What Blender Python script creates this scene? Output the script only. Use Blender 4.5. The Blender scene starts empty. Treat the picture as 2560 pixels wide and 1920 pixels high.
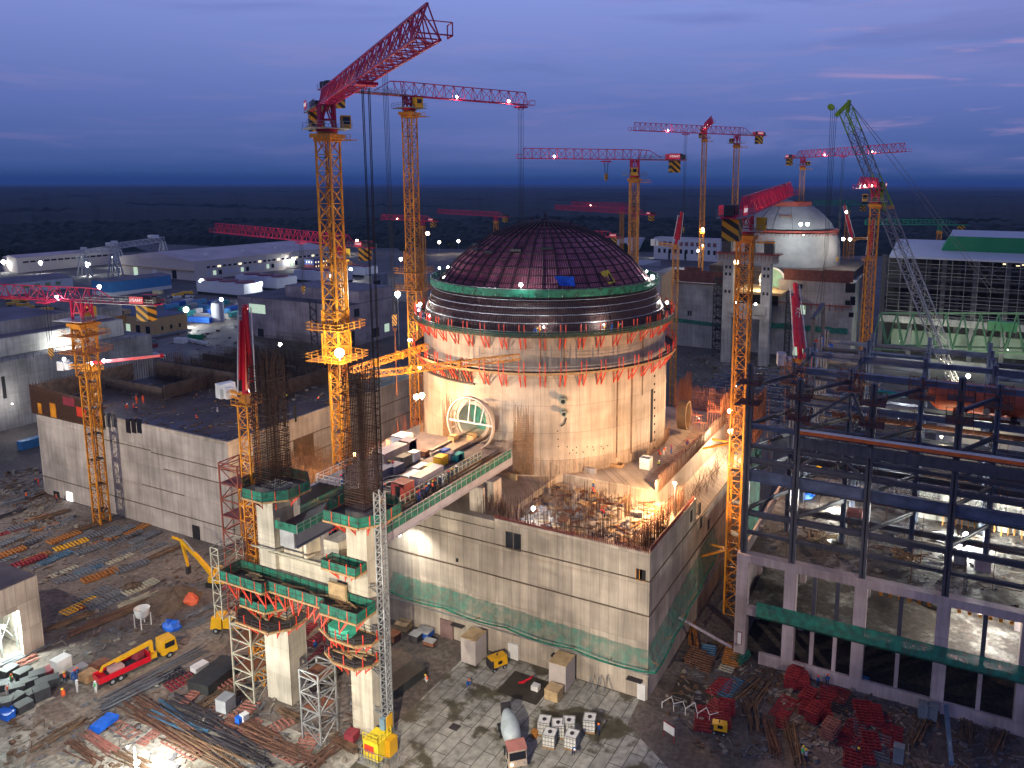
import bpy, math, random
from math import sin, cos, pi, radians as R, hypot, atan2
from mathutils import Vector as V, Matrix
random.seed(7)
SC = bpy.context.scene
COL = SC.collection
# ---------------------------------------------------------------- camera (a shifted lens: the photograph has its verticals straightened)
F, PX, PY, YAW, PIT, ROL, H = 1911.4, 1444.85, 748.82, .454459, .152127, -.0039785, 77.0
_f = V((-sin(YAW)*cos(PIT), cos(YAW)*cos(PIT), -sin(PIT)))
_r = V((cos(YAW), sin(YAW), 0)); _d = _f.cross(_r)
CR = _r*cos(ROL)+_d*sin(ROL); CD = -_r*sin(ROL)+_d*cos(ROL); CF = _f
cd = bpy.data.cameras.new('camera'); cam = bpy.data.objects.new('camera', cd); COL.objects.link(cam)
cam.matrix_world = Matrix(((CR.x, -CD.x, -CF.x, 0), (CR.y, -CD.y, -CF.y, 0), (CR.z, -CD.z, -CF.z, H), (0, 0, 0, 1)))
cd.sensor_width = 36; cd.lens = 36*F/2560; cd.shift_x = -(PX-1280)/2560; cd.shift_y = -(960-PY)/2560
cd.clip_start = 1; cd.clip_end = 60000
SC.camera = cam
# ---------------------------------------------------------------- sky and exposure
SC.view_settings.view_transform = 'Standard'; SC.view_settings.look = 'None'
SC.view_settings.exposure = 0; SC.view_settings.gamma = 1
W = bpy.data.worlds.new('World'); SC.world = W; W.use_nodes = True
nt = W.node_tree; nd = nt.nodes; ln = nt.links
for n in list(nd): nd.remove(n)
def N(t, **k):
    n = nd.new(t)
    for a, b in k.items(): setattr(n, a, b)
    return n
def ramp(n, stops):
    e = n.color_ramp.elements
    while len(e) > 1: e.remove(e[-1])
    e[0].position = stops[0][0]; e[0].color = (*stops[0][1], 1)
    for p, c in stops[1:]:
        q = e.new(p); q.color = (*c, 1)
tc = N('ShaderNodeTexCoord'); sx = N('ShaderNodeSeparateXYZ'); ln.new(tc.outputs['Generated'], sx.inputs[0])
rp = N('ShaderNodeValToRGB'); ln.new(sx.outputs[2], rp.inputs[0])
ramp(rp, [(0, (.012, .034, .12)), (.012, (.028, .062, .19)), (.035, (.048, .084, .24)), (.085, (.080, .117, .315)), (.16, (.128, .170, .41)), (.25, (.185, .235, .535)), (.42, (.10, .13, .30)), (1, (.05, .065, .16))])
def cloud(scale, zs, lo, hi, col, fac, off):
    mp = N('ShaderNodeMapping'); mp.inputs['Scale'].default_value = (scale, scale, scale*zs); mp.inputs['Location'].default_value = off
    ln.new(tc.outputs['Generated'], mp.inputs[0])
    no = N('ShaderNodeTexNoise'); no.inputs['Scale'].default_value = 1; no.inputs['Detail'].default_value = 5; no.inputs['Roughness'].default_value = .55; no.inputs['Distortion'].default_value = .6
    ln.new(mp.outputs[0], no.inputs[0])
    mr = N('ShaderNodeMapRange', interpolation_type='SMOOTHSTEP'); mr.inputs[1].default_value = lo; mr.inputs[2].default_value = hi; mr.inputs[4].default_value = fac
    ln.new(no.outputs[0], mr.inputs[0])
    return mr.outputs[0], col
cur = rp.outputs[0]
for args in ((2.1, 9, .46, .68, (.075, .105, .29), .45, (3.1, 0, 0)), (1.8, 8, .50, .72, (.165, .175, .40), .40, (9.3, 2, 1)), (5.0, 11, .52, .70, (.30, .21, .37), .42, (1.7, 5, 2))):
    f, c = cloud(*args)
    if args[0] > 4:      # pinkish patch low in the east
        ex = N('ShaderNodeVectorMath', operation='DOT_PRODUCT'); ex.inputs[1].default_value = (.10, .99, .06); ln.new(tc.outputs['Generated'], ex.inputs[0])
        m = N('ShaderNodeMapRange', interpolation_type='SMOOTHSTEP'); m.inputs[1].default_value = .93; m.inputs[2].default_value = 1.0; m.inputs[3].default_value = .25; m.inputs[4].default_value = 1.6; ln.new(ex.outputs['Value'], m.inputs[0])
        mm = N('ShaderNodeMath', operation='MULTIPLY'); ln.new(f, mm.inputs[0]); ln.new(m.outputs[0], mm.inputs[1]); f = mm.outputs[0]
    mz = N('ShaderNodeMapRange', interpolation_type='SMOOTHSTEP'); mz.inputs[1].default_value = .004; mz.inputs[2].default_value = .05; ln.new(sx.outputs[2], mz.inputs[0])
    m2 = N('ShaderNodeMath', operation='MULTIPLY', use_clamp=True); ln.new(f, m2.inputs[0]); ln.new(mz.outputs[0], m2.inputs[1])
    mx = N('ShaderNodeMixRGB'); ln.new(m2.outputs[0], mx.inputs[0]); ln.new(cur, mx.inputs[1]); mx.inputs[2].default_value = (*c, 1); cur = mx.outputs[0]
bg = N('ShaderNodeBackground'); ln.new(cur, bg.inputs[0]); bg.inputs[1].default_value = 1.42
sk = N('ShaderNodeTexSky', sky_type='NISHITA'); sk.sun_disc = False; sk.sun_elevation = R(-4); sk.sun_rotation = R(200)
b2 = N('ShaderNodeBackground'); ln.new(sk.outputs[0], b2.inputs[0]); b2.inputs[1].default_value = .05
ad = N('ShaderNodeAddShader'); ln.new(bg.outputs[0], ad.inputs[0]); ln.new(b2.outputs[0], ad.inputs[1])
wo = N('ShaderNodeOutputWorld'); ln.new(ad.outputs[0], wo.inputs[0])
sl = bpy.data.lights.new('sun', 'SUN'); sl.energy = .10; sl.angle = R(30); sl.color = (1, .82, .78)     # last of the afterglow, behind the camera
so = bpy.data.objects.new('sun', sl); COL.objects.link(so); so.rotation_euler = (R(62), 0, R(-20))
# ---------------------------------------------------------------- survey helpers: sight lines of the photograph (2560 px wide) met with a known plane
def ray(x, y): return CR*((x-PX)/F)+CD*((y-PY)/F)+CF
def G(x, y, z=0.0):
    r = ray(x, y); t = (z-H)/r.z; return V((r.x*t, r.y*t, z))
def onX(x, y, X):
    r = ray(x, y); t = X/r.x; return V((X, r.y*t, H+r.z*t))
def onY(x, y, Y):
    r = ray(x, y); t = Y/r.y; return V((r.x*t, Y, H+r.z*t))
def at(x, y, d):
    r = ray(x, y); t = d/hypot(r.x, r.y); return V((r.x*t, r.y*t, H+r.z*t))
def hgt(x, y, X, Y):
    r = ray(x, y); t = (X*r.x+Y*r.y)/(r.x**2+r.y**2); return H+r.z*t
# ---------------------------------------------------------------- mesh builder
class MB:
    def __init__(s): s.v = []; s.f = []
    def add(s, vs, fs):
        o = len(s.v); s.v.extend(vs); s.f.extend([tuple(i+o for i in f) for f in fs]); return s
    def box(s, x0, y0, z0, x1, y1, z1):
        return s.add([(x0, y0, z0), (x1, y0, z0), (x1, y1, z0), (x0, y1, z0), (x0, y0, z1), (x1, y0, z1), (x1, y1, z1), (x0, y1, z1)],
                     [(0, 3, 2, 1), (4, 5, 6, 7), (0, 1, 5, 4), (1, 2, 6, 5), (2, 3, 7, 6), (3, 0, 4, 7)])
    def obox(s, c, sz, a=0, tilt=0):     # box by centre, size, turn about z, tilt about its own x
        hx, hy, hz = sz[0]/2, sz[1]/2, sz[2]/2; M = Matrix.Rotation(a, 3, 'Z') @ Matrix.Rotation(tilt, 3, 'X')
        vs = [tuple(V(c)+M @ V(p)) for p in ((-hx, -hy, -hz), (hx, -hy, -hz), (hx, hy, -hz), (-hx, hy, -hz), (-hx, -hy, hz), (hx, -hy, hz), (hx, hy, hz), (-hx, hy, hz))]
        return s.add(vs, [(0, 3, 2, 1), (4, 5, 6, 7), (0, 1, 5, 4), (1, 2, 6, 5), (2, 3, 7, 6), (3, 0, 4, 7)])
    def bar(s, p, q, w=.12, n=4, w2=None):
        p = V(p); q = V(q); d = q-p
        if d.length < 1e-6: return s
        d.normalize(); u = d.cross(V((0, 0, 1)))
        if u.length < 1e-3: u = V((1, 0, 0))
        u.normalize(); t = d.cross(u); w2 = w if w2 is None else w2; vs = []; rr = w/2*(1.414 if n == 4 else 1); r2 = w2/2*(1.414 if n == 4 else 1)
        for k in range(n):
            a = 2*pi*(k+.5)/n; o = u*cos(a)+t*sin(a); vs.append(tuple(p+o*rr)); vs.append(tuple(q+o*r2))
        fs = [(2*k, 2*((k+1) % n), 2*((k+1) % n)+1, 2*k+1) for k in range(n)]
        fs.append(tuple(2*k for k in range(n))[::-1]); fs.append(tuple(2*k+1 for k in range(n)))
        return s.add(vs, fs)
    def tube(s, p, q, r, n=12): return s.bar(p, q, 2*r, n)
    def poly(s, pts, w=.12, n=4):
        for a, b in zip(pts, pts[1:]): s.bar(a, b, w, n)
        return s
    def lathe(s, prof, n=64, c=(0, 0, 0), a0=0, a1=2*pi, close=True):
        full = abs(a1-a0-2*pi) < 1e-6; m = n if full else n+1; vs = []
        for r, z in prof:
            for k in range(m):
                a = a0+(a1-a0)*k/n; vs.append((c[0]+r*cos(a), c[1]+r*sin(a), c[2]+z))
        fs = []
        for j in range(len(prof)-1):
            for k in range(n):
                k2 = (k+1) % m; fs.append((j*m+k, j*m+k2, (j+1)*m+k2, (j+1)*m+k))
        return s.add(vs, fs)
    def quad(s, *p): return s.add([tuple(x) for x in p], [tuple(range(len(p)))])
    def prism(s, pts, z0, z1):
        n = len(pts); return s.add([(x, y, z0) for x, y in pts]+[(x, y, z1) for x, y in pts],
            [tuple(range(n))[::-1], tuple(range(n, 2*n))]+[(k, (k+1) % n, n+(k+1) % n, n+k) for k in range(n)])
    def ball(s, c, r, n=10, sq=(1, 1, 1)):
        prof = [(sin(pi*k/(n//2)), -cos(pi*k/(n//2))) for k in range(n//2+1)]; o = len(s.v); s.lathe(prof, n)
        for i in range(o, len(s.v)): x, y, z = s.v[i]; s.v[i] = (c[0]+x*r*sq[0], c[1]+y*r*sq[1], c[2]+z*r*sq[2])
        return s
ORG = {}
def setp(o, label=None, cat=None, group=None, kind=None):
    for k, v in (('label', label), ('category', cat), ('group', group), ('kind', kind)):
        if v: o[k] = v
    return o
def thing(name, loc, label, cat, group=None, rz=0):
    o = bpy.data.objects.new(name, None); COL.objects.link(o); o.location = loc; o.rotation_euler.z = rz; o.empty_display_size = .5
    ORG[o.name] = V(loc) if rz == 0 else None
    return setp(o, label, cat, group)
def part(name, mb, m, parent=None, local=False, label=None, smooth=False, org=None):
    o0 = V((0, 0, 0))
    if parent is not None and not local: o0 = ORG.get(parent.name) or V((0, 0, 0))
    if parent is None and org is not None: o0 = V(org)
    vs = mb.v if (o0.length == 0) else [(x-o0.x, y-o0.y, z-o0.z) for x, y, z in mb.v]
    me = bpy.data.meshes.new(name); me.from_pydata(vs, [], mb.f); me.materials.append(m)
    if smooth: me.polygons.foreach_set('use_smooth', [True]*len(me.polygons))
    o = bpy.data.objects.new(name, me); COL.objects.link(o)
    if parent is not None: o.parent = parent; ORG[o.name] = ORG.get(parent.name)
    else: o.location = o0; ORG[o.name] = o0
    if label: o['label'] = label
    return o
def solo(name, mb, m, label, cat, group=None, org=None, smooth=False, kind=None):
    if org is None and mb.v: 
        xs = [v[0] for v in mb.v]; ys = [v[1] for v in mb.v]; zs = [v[2] for v in mb.v]
        org = ((min(xs)+max(xs))/2, (min(ys)+max(ys))/2, min(zs))
    return setp(part(name, mb, m, None, org=org, smooth=smooth), label, cat, group, kind)
def struct(name, mb, m, label=None):
    o = part(name, mb, m); o['kind'] = 'structure'
    if label: o['label'] = label
    return o
def dup(root, loc, rz=0, label=None, group=None, deep=True):
    r = root.copy(); COL.objects.link(r); r.location = loc; r.rotation_euler.z = rz; ORG[r.name] = None
    if label: r['label'] = label
    if group: r['group'] = group
    if deep:
        for ch in list(root.children):
            c = ch.copy(); COL.objects.link(c); c.parent = r
            for g in ch.children:
                d = g.copy(); COL.objects.link(d); d.parent = c
    return r
def text(name, s, size, m, parent, loc, rot, ex=.02, align='CENTER', sc=(1, 1, 1)):
    cu = bpy.data.curves.new(name, 'FONT'); cu.body = s; cu.size = size; cu.extrude = ex; cu.align_x = align; cu.align_y = 'CENTER'
    t = bpy.data.objects.new(name, cu); COL.objects.link(t); bpy.context.view_layer.update()
    me = bpy.data.meshes.new_from_object(t.evaluated_get(bpy.context.evaluated_depsgraph_get())); bpy.data.objects.remove(t)
    me.materials.clear(); me.materials.append(m); o = bpy.data.objects.new(name, me); COL.objects.link(o); o.parent = parent; o.location = loc; o.rotation_euler = rot; o.scale = sc
    return o
# ---------------------------------------------------------------- materials
MATS = {}
def mat(name, col, rough=.7, metal=0, var=.25, scale=.6, emit=None, estr=0, bump=0, dirt=None, alpha=1, spec=.5):
    if name in MATS: return MATS[name]
    m = bpy.data.materials.new(name); m.use_nodes = True; t = m.node_tree; n = t.nodes; l = t.links; b = n['Principled BSDF']
    b.inputs['Roughness'].default_value = rough; b.inputs['Metallic'].default_value = metal; b.inputs['Specular IOR Level'].default_value = spec
    c = tuple(col)
    if var:
        tc = n.new('ShaderNodeTexCoord'); no = n.new('ShaderNodeTexNoise'); no.inputs['Scale'].default_value = scale; no.inputs['Detail'].default_value = 6; no.inputs['Roughness'].default_value = .65
        l.new(tc.outputs['Object'], no.inputs[0]); rr = n.new('ShaderNodeValToRGB'); l.new(no.outputs[0], rr.inputs[0])
        d = dirt or tuple(x*(1-var) for x in c)
        e = rr.color_ramp.elements; e[0].position = .35; e[0].color = (*d, 1); e[1].position = .62; e[1].color = (*[min(1, x*(1+var*.4)) for x in c], 1)
        l.new(rr.outputs[0], b.inputs['Base Color'])
        if bump:
            bp = n.new('ShaderNodeBump'); bp.inputs['Strength'].default_value = bump; l.new(no.outputs[0], bp.inputs['Height']); l.new(bp.outputs[0], b.inputs['Normal'])
    else: b.inputs['Base Color'].default_value = (*c, 1)
    if emit: b.inputs['Emission Color'].default_value = (*emit, 1); b.inputs['Emission Strength'].default_value = estr
    if alpha < 1: b.inputs['Alpha'].default_value = alpha
    MATS[name] = m; return m
def concrete(name, c, bw=2.4, bh=4.6, z0=0, mode='wall', contrast=.16, rust=.35, joint=.45):
    """board-marked concrete: pour joints, panel joints, streaks of rust and water, tie holes"""
    m = bpy.data.materials.new(name); m.use_nodes = True; t = m.node_tree; n = t.nodes; l = t.links; b = n['Principled BSDF']; b.inputs['Roughness'].default_value = .85
    g = n.new('ShaderNodeNewGeometry'); s = n.new('ShaderNodeSeparateXYZ'); l.new(g.outputs['Position'], s.inputs[0])
    def mth(op, a, bb=None, cc=None):
        q = n.new('ShaderNodeMath'); q.operation = op
        for i, x in enumerate((a, bb, cc)):
            if x is None: continue
            if isinstance(x, (int, float)): q.inputs[i].default_value = x
            else: l.new(x, q.inputs[i])
        return q.outputs[0]
    if mode == 'cyl':
        u = mth('MULTIPLY', mth('ARCTAN2', mth('SUBTRACT', s.outputs[1], 142.1), mth('SUBTRACT', s.outputs[0], -77.2)), 26.)
    else: u = mth('ADD', s.outputs[0], s.outputs[1])
    z = mth('ADD', s.outputs[2], -z0)
    cb = n.new('ShaderNodeCombineXYZ'); l.new(u, cb.inputs[0]); l.new(z, cb.inputs[1]); 
    br = n.new('ShaderNodeTexBrick'); br.offset = 0; br.inputs['Scale'].default_value = 1; br.inputs['Brick Width'].default_value = bw; br.inputs['Row Height'].default_value = bh; br.inputs['Mortar Size'].default_value = .055; br.inputs['Mortar Smooth'].default_value = .6; br.inputs['Bias'].default_value = 0
    k = 1-contrast; br.inputs['Color1'].default_value = (*[x*k for x in c], 1); br.inputs['Color2'].default_value = (*[x*(1+contrast*.5) for x in c], 1); br.inputs['Mortar'].default_value = (*[x*(1-joint) for x in c], 1)
    l.new(cb.outputs[0], br.inputs[0])
    # vertical streaks
    mp = n.new('ShaderNodeMapping'); mp.inputs['Scale'].default_value = (1.1, .07, 1); l.new(cb.outputs[0], mp.inputs[0])
    no = n.new('ShaderNodeTexNoise'); no.inputs['Scale'].default_value = 1; no.inputs['Detail'].default_value = 8; no.inputs['Roughness'].default_value = .7; l.new(mp.outputs[0], no.inputs[0])
    r1 = n.new('ShaderNodeMapRange'); r1.inputs[1].default_value = .3; r1.inputs[2].default_value = .7; r1.inputs[3].default_value = .66; r1.inputs[4].default_value = 1.2; l.new(no.outputs[0], r1.inputs[0])
    # blotches and thin horizontal casting marks
    mp2 = n.new('ShaderNodeMapping'); mp2.inputs['Scale'].default_value = (.09, .33, 1); l.new(cb.outputs[0], mp2.inputs[0])
    n2 = n.new('ShaderNodeTexNoise'); n2.inputs['Scale'].default_value = 1.6; n2.inputs['Detail'].default_value = 6; l.new(mp2.outputs[0], n2.inputs[0])
    r2 = n.new('ShaderNodeMapRange'); r2.inputs[1].default_value = .3; r2.inputs[2].default_value = .7; r2.inputs[3].default_value = .9; r2.inputs[4].default_value = 1.08; l.new(n2.outputs[0], r2.inputs[0])
    n3 = n.new('ShaderNodeTexNoise'); n3.inputs['Scale'].default_value = .12; n3.inputs['Detail'].default_value = 5; l.new(g.outputs['Position'], n3.inputs[0])
    r3 = n.new('ShaderNodeMapRange'); r3.inputs[1].default_value = .35; r3.inputs[2].default_value = .65; r3.inputs[3].default_value = .68; r3.inputs[4].default_value = 1.18; l.new(n3.outputs[0], r3.inputs[0])
    pr = mth('MULTIPLY', mth('MULTIPLY', r1.outputs[0], r2.outputs[0]), r3.outputs[0])
    mx = n.new('ShaderNodeMixRGB'); mx.blend_type = 'MULTIPLY'; mx.inputs[0].default_value = 1; l.new(br.outputs[0], mx.inputs[1])
    cc = n.new('ShaderNodeCombineXYZ'); [l.new(pr, cc.inputs[i]) for i in range(3)]; l.new(cc.outputs[0], mx.inputs[2])
    # rust under the pour joints
    fr = mth('FRACT', mth('DIVIDE', z, bh)); e1 = n.new('ShaderNodeMapRange'); e1.inputs[1].default_value = .82; e1.inputs[2].default_value = 1.0; e1.inputs[4].default_value = 1; l.new(fr, e1.inputs[0])
    e2 = n.new('ShaderNodeMapRange'); e2.inputs[1].default_value = .5; e2.inputs[2].default_value = .68; e2.inputs[4].default_value = rust; l.new(n2.outputs[0], e2.inputs[0])
    mr = n.new('ShaderNodeMixRGB'); l.new(mth('MULTIPLY', e1.outputs[0], e2.outputs[0]), mr.inputs[0]); l.new(mx.outputs[0], mr.inputs[1]); mr.inputs[2].default_value = (.16, .075, .025, 1)
    l.new(mr.outputs[0], b.inputs['Base Color'])
    bp = n.new('ShaderNodeBump'); bp.inputs['Strength'].default_value = .25; bp.inputs['Distance'].default_value = .05; l.new(pr, bp.inputs['Height']); l.new(bp.outputs[0], b.inputs['Normal'])
    MATS[name] = m; return m
C_WALL = concrete('concrete_wall', (.44, .375, .30), bw=1.55, joint=.32, contrast=.2)
C_CYL = concrete('concrete_cylinder', (.44, .36, .28), bw=7.2, bh=5.2, mode='cyl', contrast=.10, rust=.25, joint=.35)
C_OLD = concrete('concrete_grey', (.30, .285, .28), bw=3.2, bh=5.5, contrast=.12)
C_PIL = concrete('concrete_pillar', (.50, .46, .37), bw=9, bh=4.4, contrast=.06, joint=.2, rust=.2)
C_FRAME = concrete('concrete_frame', (.38, .31, .31), bw=6, bh=6, contrast=.06, joint=.15, rust=.25)
YEL = mat('yellow_paint', (.62, .25, .012), .45, var=.35, scale=.5, dirt=(.40, .13, .01))
YEL2 = mat('truck_yellow', (.72, .38, .01), .4, var=.15)
RED = mat('crane_red', (.62, .012, .075), .42, var=.2, scale=.4)
RED2 = mat('boom_red', (.60, .008, .02), .3, var=.15, spec=.7)
ORG_ = mat('bracket_red', (.62, .045, .015), .5, var=.2)
BLK = mat('black_rubber', (.012, .012, .013), .7, var=.2)
DRK = mat('dark_steel', (.045, .040, .045), .55, .3, var=.3)
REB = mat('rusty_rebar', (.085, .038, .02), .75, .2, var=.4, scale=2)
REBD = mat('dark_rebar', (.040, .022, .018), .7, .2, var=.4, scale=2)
RUST = mat('rusty_steel', (.17, .062, .030), .8, var=.4, scale=1.5)
MAG = mat('primer_steel', (.22, .022, .035), .65, var=.3, scale=.8)
STEEL = mat('painted_grey_steel', (.085, .085, .10), .45, .2, var=.25, scale=.4)
BSTEEL = mat('blue_grey_steel', (.10, .125, .19), .45, .1, var=.35, scale=.5)
GALV = mat('galvanised_steel', (.34, .35, .35), .45, .5, var=.25, scale=1)
PALE = mat('pale_scaffold', (.40, .38, .29), .6, .1, var=.25, scale=1)
WOOD = mat('timber', (.36, .22, .10), .75, var=.35, scale=2)
PLY = mat('plywood', (.42, .30, .16), .7, var=.3, scale=1)
WHT = mat('white_paint', (.66, .66, .64), .5, var=.12)
GREY = mat('grey_paint', (.30, .31, .32), .6, var=.2)
BLUE = mat('blue_paint', (.012, .075, .36), .5, var=.2)
LBLUE = mat('light_blue_paint', (.05, .22, .45), .5, var=.2)
TEAL = mat('teal_paint', (.01, .23, .24), .5, var=.2)
GRN = mat('green_paint', (.006, .20, .075), .5, var=.2)
LIME = mat('lime_paint', (.20, .36, .01), .45, var=.2)
GJIB = mat('crane_green', (.02, .26, .13), .5, var=.2)
TGRN = mat('truss_green', (.10, .25, .13), .55, var=.25)
TAN = mat('tan_render', (.52, .34, .15), .8, var=.12)
BEIGE = mat('beige_render', (.58, .50, .44), .8, var=.12)
LGREY = mat('light_grey_cladding', (.46, .48, .56), .6, var=.08)
ROOF = mat('grey_roof', (.20, .17, .19), .8, var=.3, scale=.1)
WROOF = mat('pale_roof', (.58, .48, .47), .7, var=.2, scale=.05)
DGL = mat('dark_glass', (.012, .014, .02), .15, var=0)
HOLE = mat('dark_opening', (.012, .011, .012), .9, var=0)
WLIT = mat('lit_window', (.6, .55, .4), .4, var=0, emit=(1, .85, .5), estr=1.6)
WCOOL = mat('lit_opening', (.5, .55, .45), .6, var=.3, emit=(.75, 1, .72), estr=.55)
CORAL = mat('coral_tank', (.50, .10, .045), .55, var=.25)
DOME = mat('dome_maroon', (.30, .055, .09), .55, var=.35, scale=.5)
LGT = {}
def lamp_mat(c, s):
    k = 'lamp_glass_%d' % len(LGT)
    if (c, s) not in LGT: LGT[(c, s)] = mat(k, (1, 1, 1), .3, var=0, emit=c, estr=s)
    return LGT[(c, s)]
def netmat(name, c, dens=.62):
    m = bpy.data.materials.new(name); m.use_nodes = True; t = m.node_tree; n = t.nodes; l = t.links; b = n['Principled BSDF']
    tc = n.new('ShaderNodeTexCoord'); no = n.new('ShaderNodeTexNoise'); no.inputs['Scale'].default_value = .9; no.inputs['Detail'].default_value = 5; l.new(tc.outputs['Object'], no.inputs[0])
    mr = n.new('ShaderNodeMapRange'); mr.inputs[1].default_value = .3; mr.inputs[2].default_value = .7; mr.inputs[3].default_value = dens-.22; mr.inputs[4].default_value = min(1, dens+.22); l.new(no.outputs[0], mr.inputs[0]); l.new(mr.outputs[0], b.inputs['Alpha'])
    rr = n.new('ShaderNodeValToRGB'); l.new(no.outputs[0], rr.inputs[0]); rr.color_ramp.elements[0].position = .35; rr.color_ramp.elements[0].color = (*[x*.55 for x in c], 1); rr.color_ramp.elements[1].position = .65; rr.color_ramp.elements[1].color = (*c, 1)
    l.new(rr.outputs[0], b.inputs['Base Color']); b.inputs['Roughness'].default_value = .7
    MATS[name] = m; return m
NET = netmat('green_safety_net', (.005, .17, .105), .93)
NETF = netmat('sheer_green_net', (.012, .22, .15), .36)
def stripemat(name, c1, c2, w, ax=(1, 0, 1)):
    m = bpy.data.materials.new(name); m.use_nodes = True; t = m.node_tree; n = t.nodes; l = t.links; b = n['Principled BSDF']
    tc = n.new('ShaderNodeTexCoord'); dt = n.new('ShaderNodeVectorMath'); dt.operation = 'DOT_PRODUCT'; dt.inputs[1].default_value = ax; l.new(tc.outputs['Object'], dt.inputs[0])
    a = n.new('ShaderNodeMath'); a.operation = 'DIVIDE'; a.inputs[1].default_value = w; l.new(dt.outputs['Value'], a.inputs[0]); f = n.new('ShaderNodeMath'); f.operation = 'FRACT'; l.new(a.outputs[0], f.inputs[0])
    g = n.new('ShaderNodeMath'); g.operation = 'GREATER_THAN'; g.inputs[1].default_value = .5; l.new(f.outputs[0], g.inputs[0])
    mx = n.new('ShaderNodeMixRGB'); l.new(g.outputs[0], mx.inputs[0]); mx.inputs[1].default_value = (*c1, 1); mx.inputs[2].default_value = (*c2, 1); l.new(mx.outputs[0], b.inputs['Base Color']); b.inputs['Roughness'].default_value = .6
    MATS[name] = m; return m
STRIPE = stripemat('hazard_stripes', (.02, .018, .02), (.60, .30, .01), 1.7, (.6, .6, 1))
# floodlights: housing on an arm or pole, glowing lens, its own light
NL = [0]
def flood(p, w, col=(1, .95, .85), aim=None, size=.5, label='bright floodlight', name='floodlight', es=30, cone=None, group=None, base=None, cat='floodlight', on=None, holder=None):
    p = V(p); t = thing(name, (p.x, p.y, base if base is not None else p.z-size), label, cat, group)
    aim = V(aim) if aim is not None else p+V((0, 0, -10)); d = (aim-p).normalized()
    tocam = (V((0, 0, H))-p).normalized(); dl = d if cone else (d*.35+tocam).normalized()
    h = MB(); h.tube(p-dl*size*.5, p+dl*size*.1, size*.62, 10); h.bar(p-V((0, 0, size*1.1)), p-dl*size*.4, size*.25)
    part('lamp_housing', h, GREY, t)
    g = MB(); g.ball(p+dl*size*.24, size*.62, 10); part('lamp_lens', g, lamp_mat(col, es), t, smooth=True)
    if base is not None:
        q = MB(); q.bar((p.x, p.y, base), (p.x, p.y, p.z-size*.4), .28, 8, .16); part('pole', q, GALV, t)
    if w:
        L = bpy.data.lights.new('lamp_light', 'SPOT' if cone else 'POINT'); L.energy = w; L.color = col; L.shadow_soft_size = .35
        if cone: L.spot_size = R(cone); L.spot_blend = .6
        o = bpy.data.objects.new('lamp_light', L); COL.objects.link(o); o.parent = t; q0 = V(t.location); o.location = p+d*size*1.0+V((0, 0, size*.2))-q0
        if cone: o.rotation_euler = (aim-p).to_track_quat('-Z', 'Y').to_euler()
    return t

AUTO = {}
def auto(o, base, key=None):
    AUTO.setdefault(base, []).append((o, key)); o['label'] = base; return o
# ================================================================ GROUND AND SETTING
def groundmat(name, c1, c2, c3, s=.05, wet=.5, rough=.8):
    m = bpy.data.materials.new(name); m.use_nodes = True; t = m.node_tree; n = t.nodes; l = t.links; b = n['Principled BSDF']
    g = n.new('ShaderNodeNewGeometry'); a = n.new('ShaderNodeTexNoise'); a.inputs['Scale'].default_value = s; a.inputs['Detail'].default_value = 9; a.inputs['Roughness'].default_value = .68; l.new(g.outputs['Position'], a.inputs[0])
    r = n.new('ShaderNodeValToRGB'); l.new(a.outputs[0], r.inputs[0]); e = r.color_ramp.elements; e[0].position = .36; e[0].color = (*c1, 1); e[1].position = .50; e[1].color = (*c2, 1); q = e.new(.66); q.color = (*c3, 1)
    f = n.new('ShaderNodeTexNoise'); f.inputs['Scale'].default_value = 1.4; f.inputs['Detail'].default_value = 8; l.new(g.outputs['Position'], f.inputs[0])
    fr = n.new('ShaderNodeMapRange'); fr.inputs[1].default_value = .3; fr.inputs[2].default_value = .7; fr.inputs[3].default_value = .55; fr.inputs[4].default_value = 1.35; l.new(f.outputs[0], fr.inputs[0])
    cc = n.new('ShaderNodeCombineXYZ'); [l.new(fr.outputs[0], cc.inputs[i]) for i in range(3)]
    mx = n.new('ShaderNodeMixRGB'); mx.blend_type = 'MULTIPLY'; mx.inputs[0].default_value = 1; l.new(r.outputs[0], mx.inputs[1]); l.new(cc.outputs[0], mx.inputs[2]); l.new(mx.outputs[0], b.inputs['Base Color'])
    w = n.new('ShaderNodeMapRange'); w.inputs[1].default_value = .38; w.inputs[2].default_value = .46; w.inputs[3].default_value = wet; w.inputs[4].default_value = rough; l.new(a.outputs[0], w.inputs[0]); l.new(w.outputs[0], b.inputs['Roughness'])
    bp = n.new('ShaderNodeBump'); bp.inputs['Strength'].default_value = .5; bp.inputs['Distance'].default_value = .3; l.new(f.outputs[0], bp.inputs['Height']); l.new(bp.outputs[0], b.inputs['Normal'])
    return m
MUD = groundmat('mud_ground', (.045, .036, .032), (.125, .10, .085), (.21, .175, .145), .045)
YARD = groundmat('yard_dirt', (.05, .042, .038), (.10, .085, .08), (.16, .14, .13), .02)
FIELD = groundmat('countryside', (.005, .010, .007), (.008, .016, .010), (.016, .022, .014), .006)
g = MB(); g.quad((-14000, -2500, -.5), (14000, -2500, -.5), (14000, 34000, -.5), (-14000, 34000, -.5)); struct('ground', g, FIELD)
def sheet(name, pts, z, m):
    g = MB(); g.add([(x, y, z) for x, y in pts], [tuple(range(len(pts)))]); return struct(name, g, m)
sheet('site_dirt', [(-1000, -200), (600, -200), (600, 1000), (-300, 1050), (-1000, 760)], -.008, YARD)
sheet('yard_mud', [(-262, 20), (60, 20), (60, 104), (-262, 104)], 0, MUD)
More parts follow.
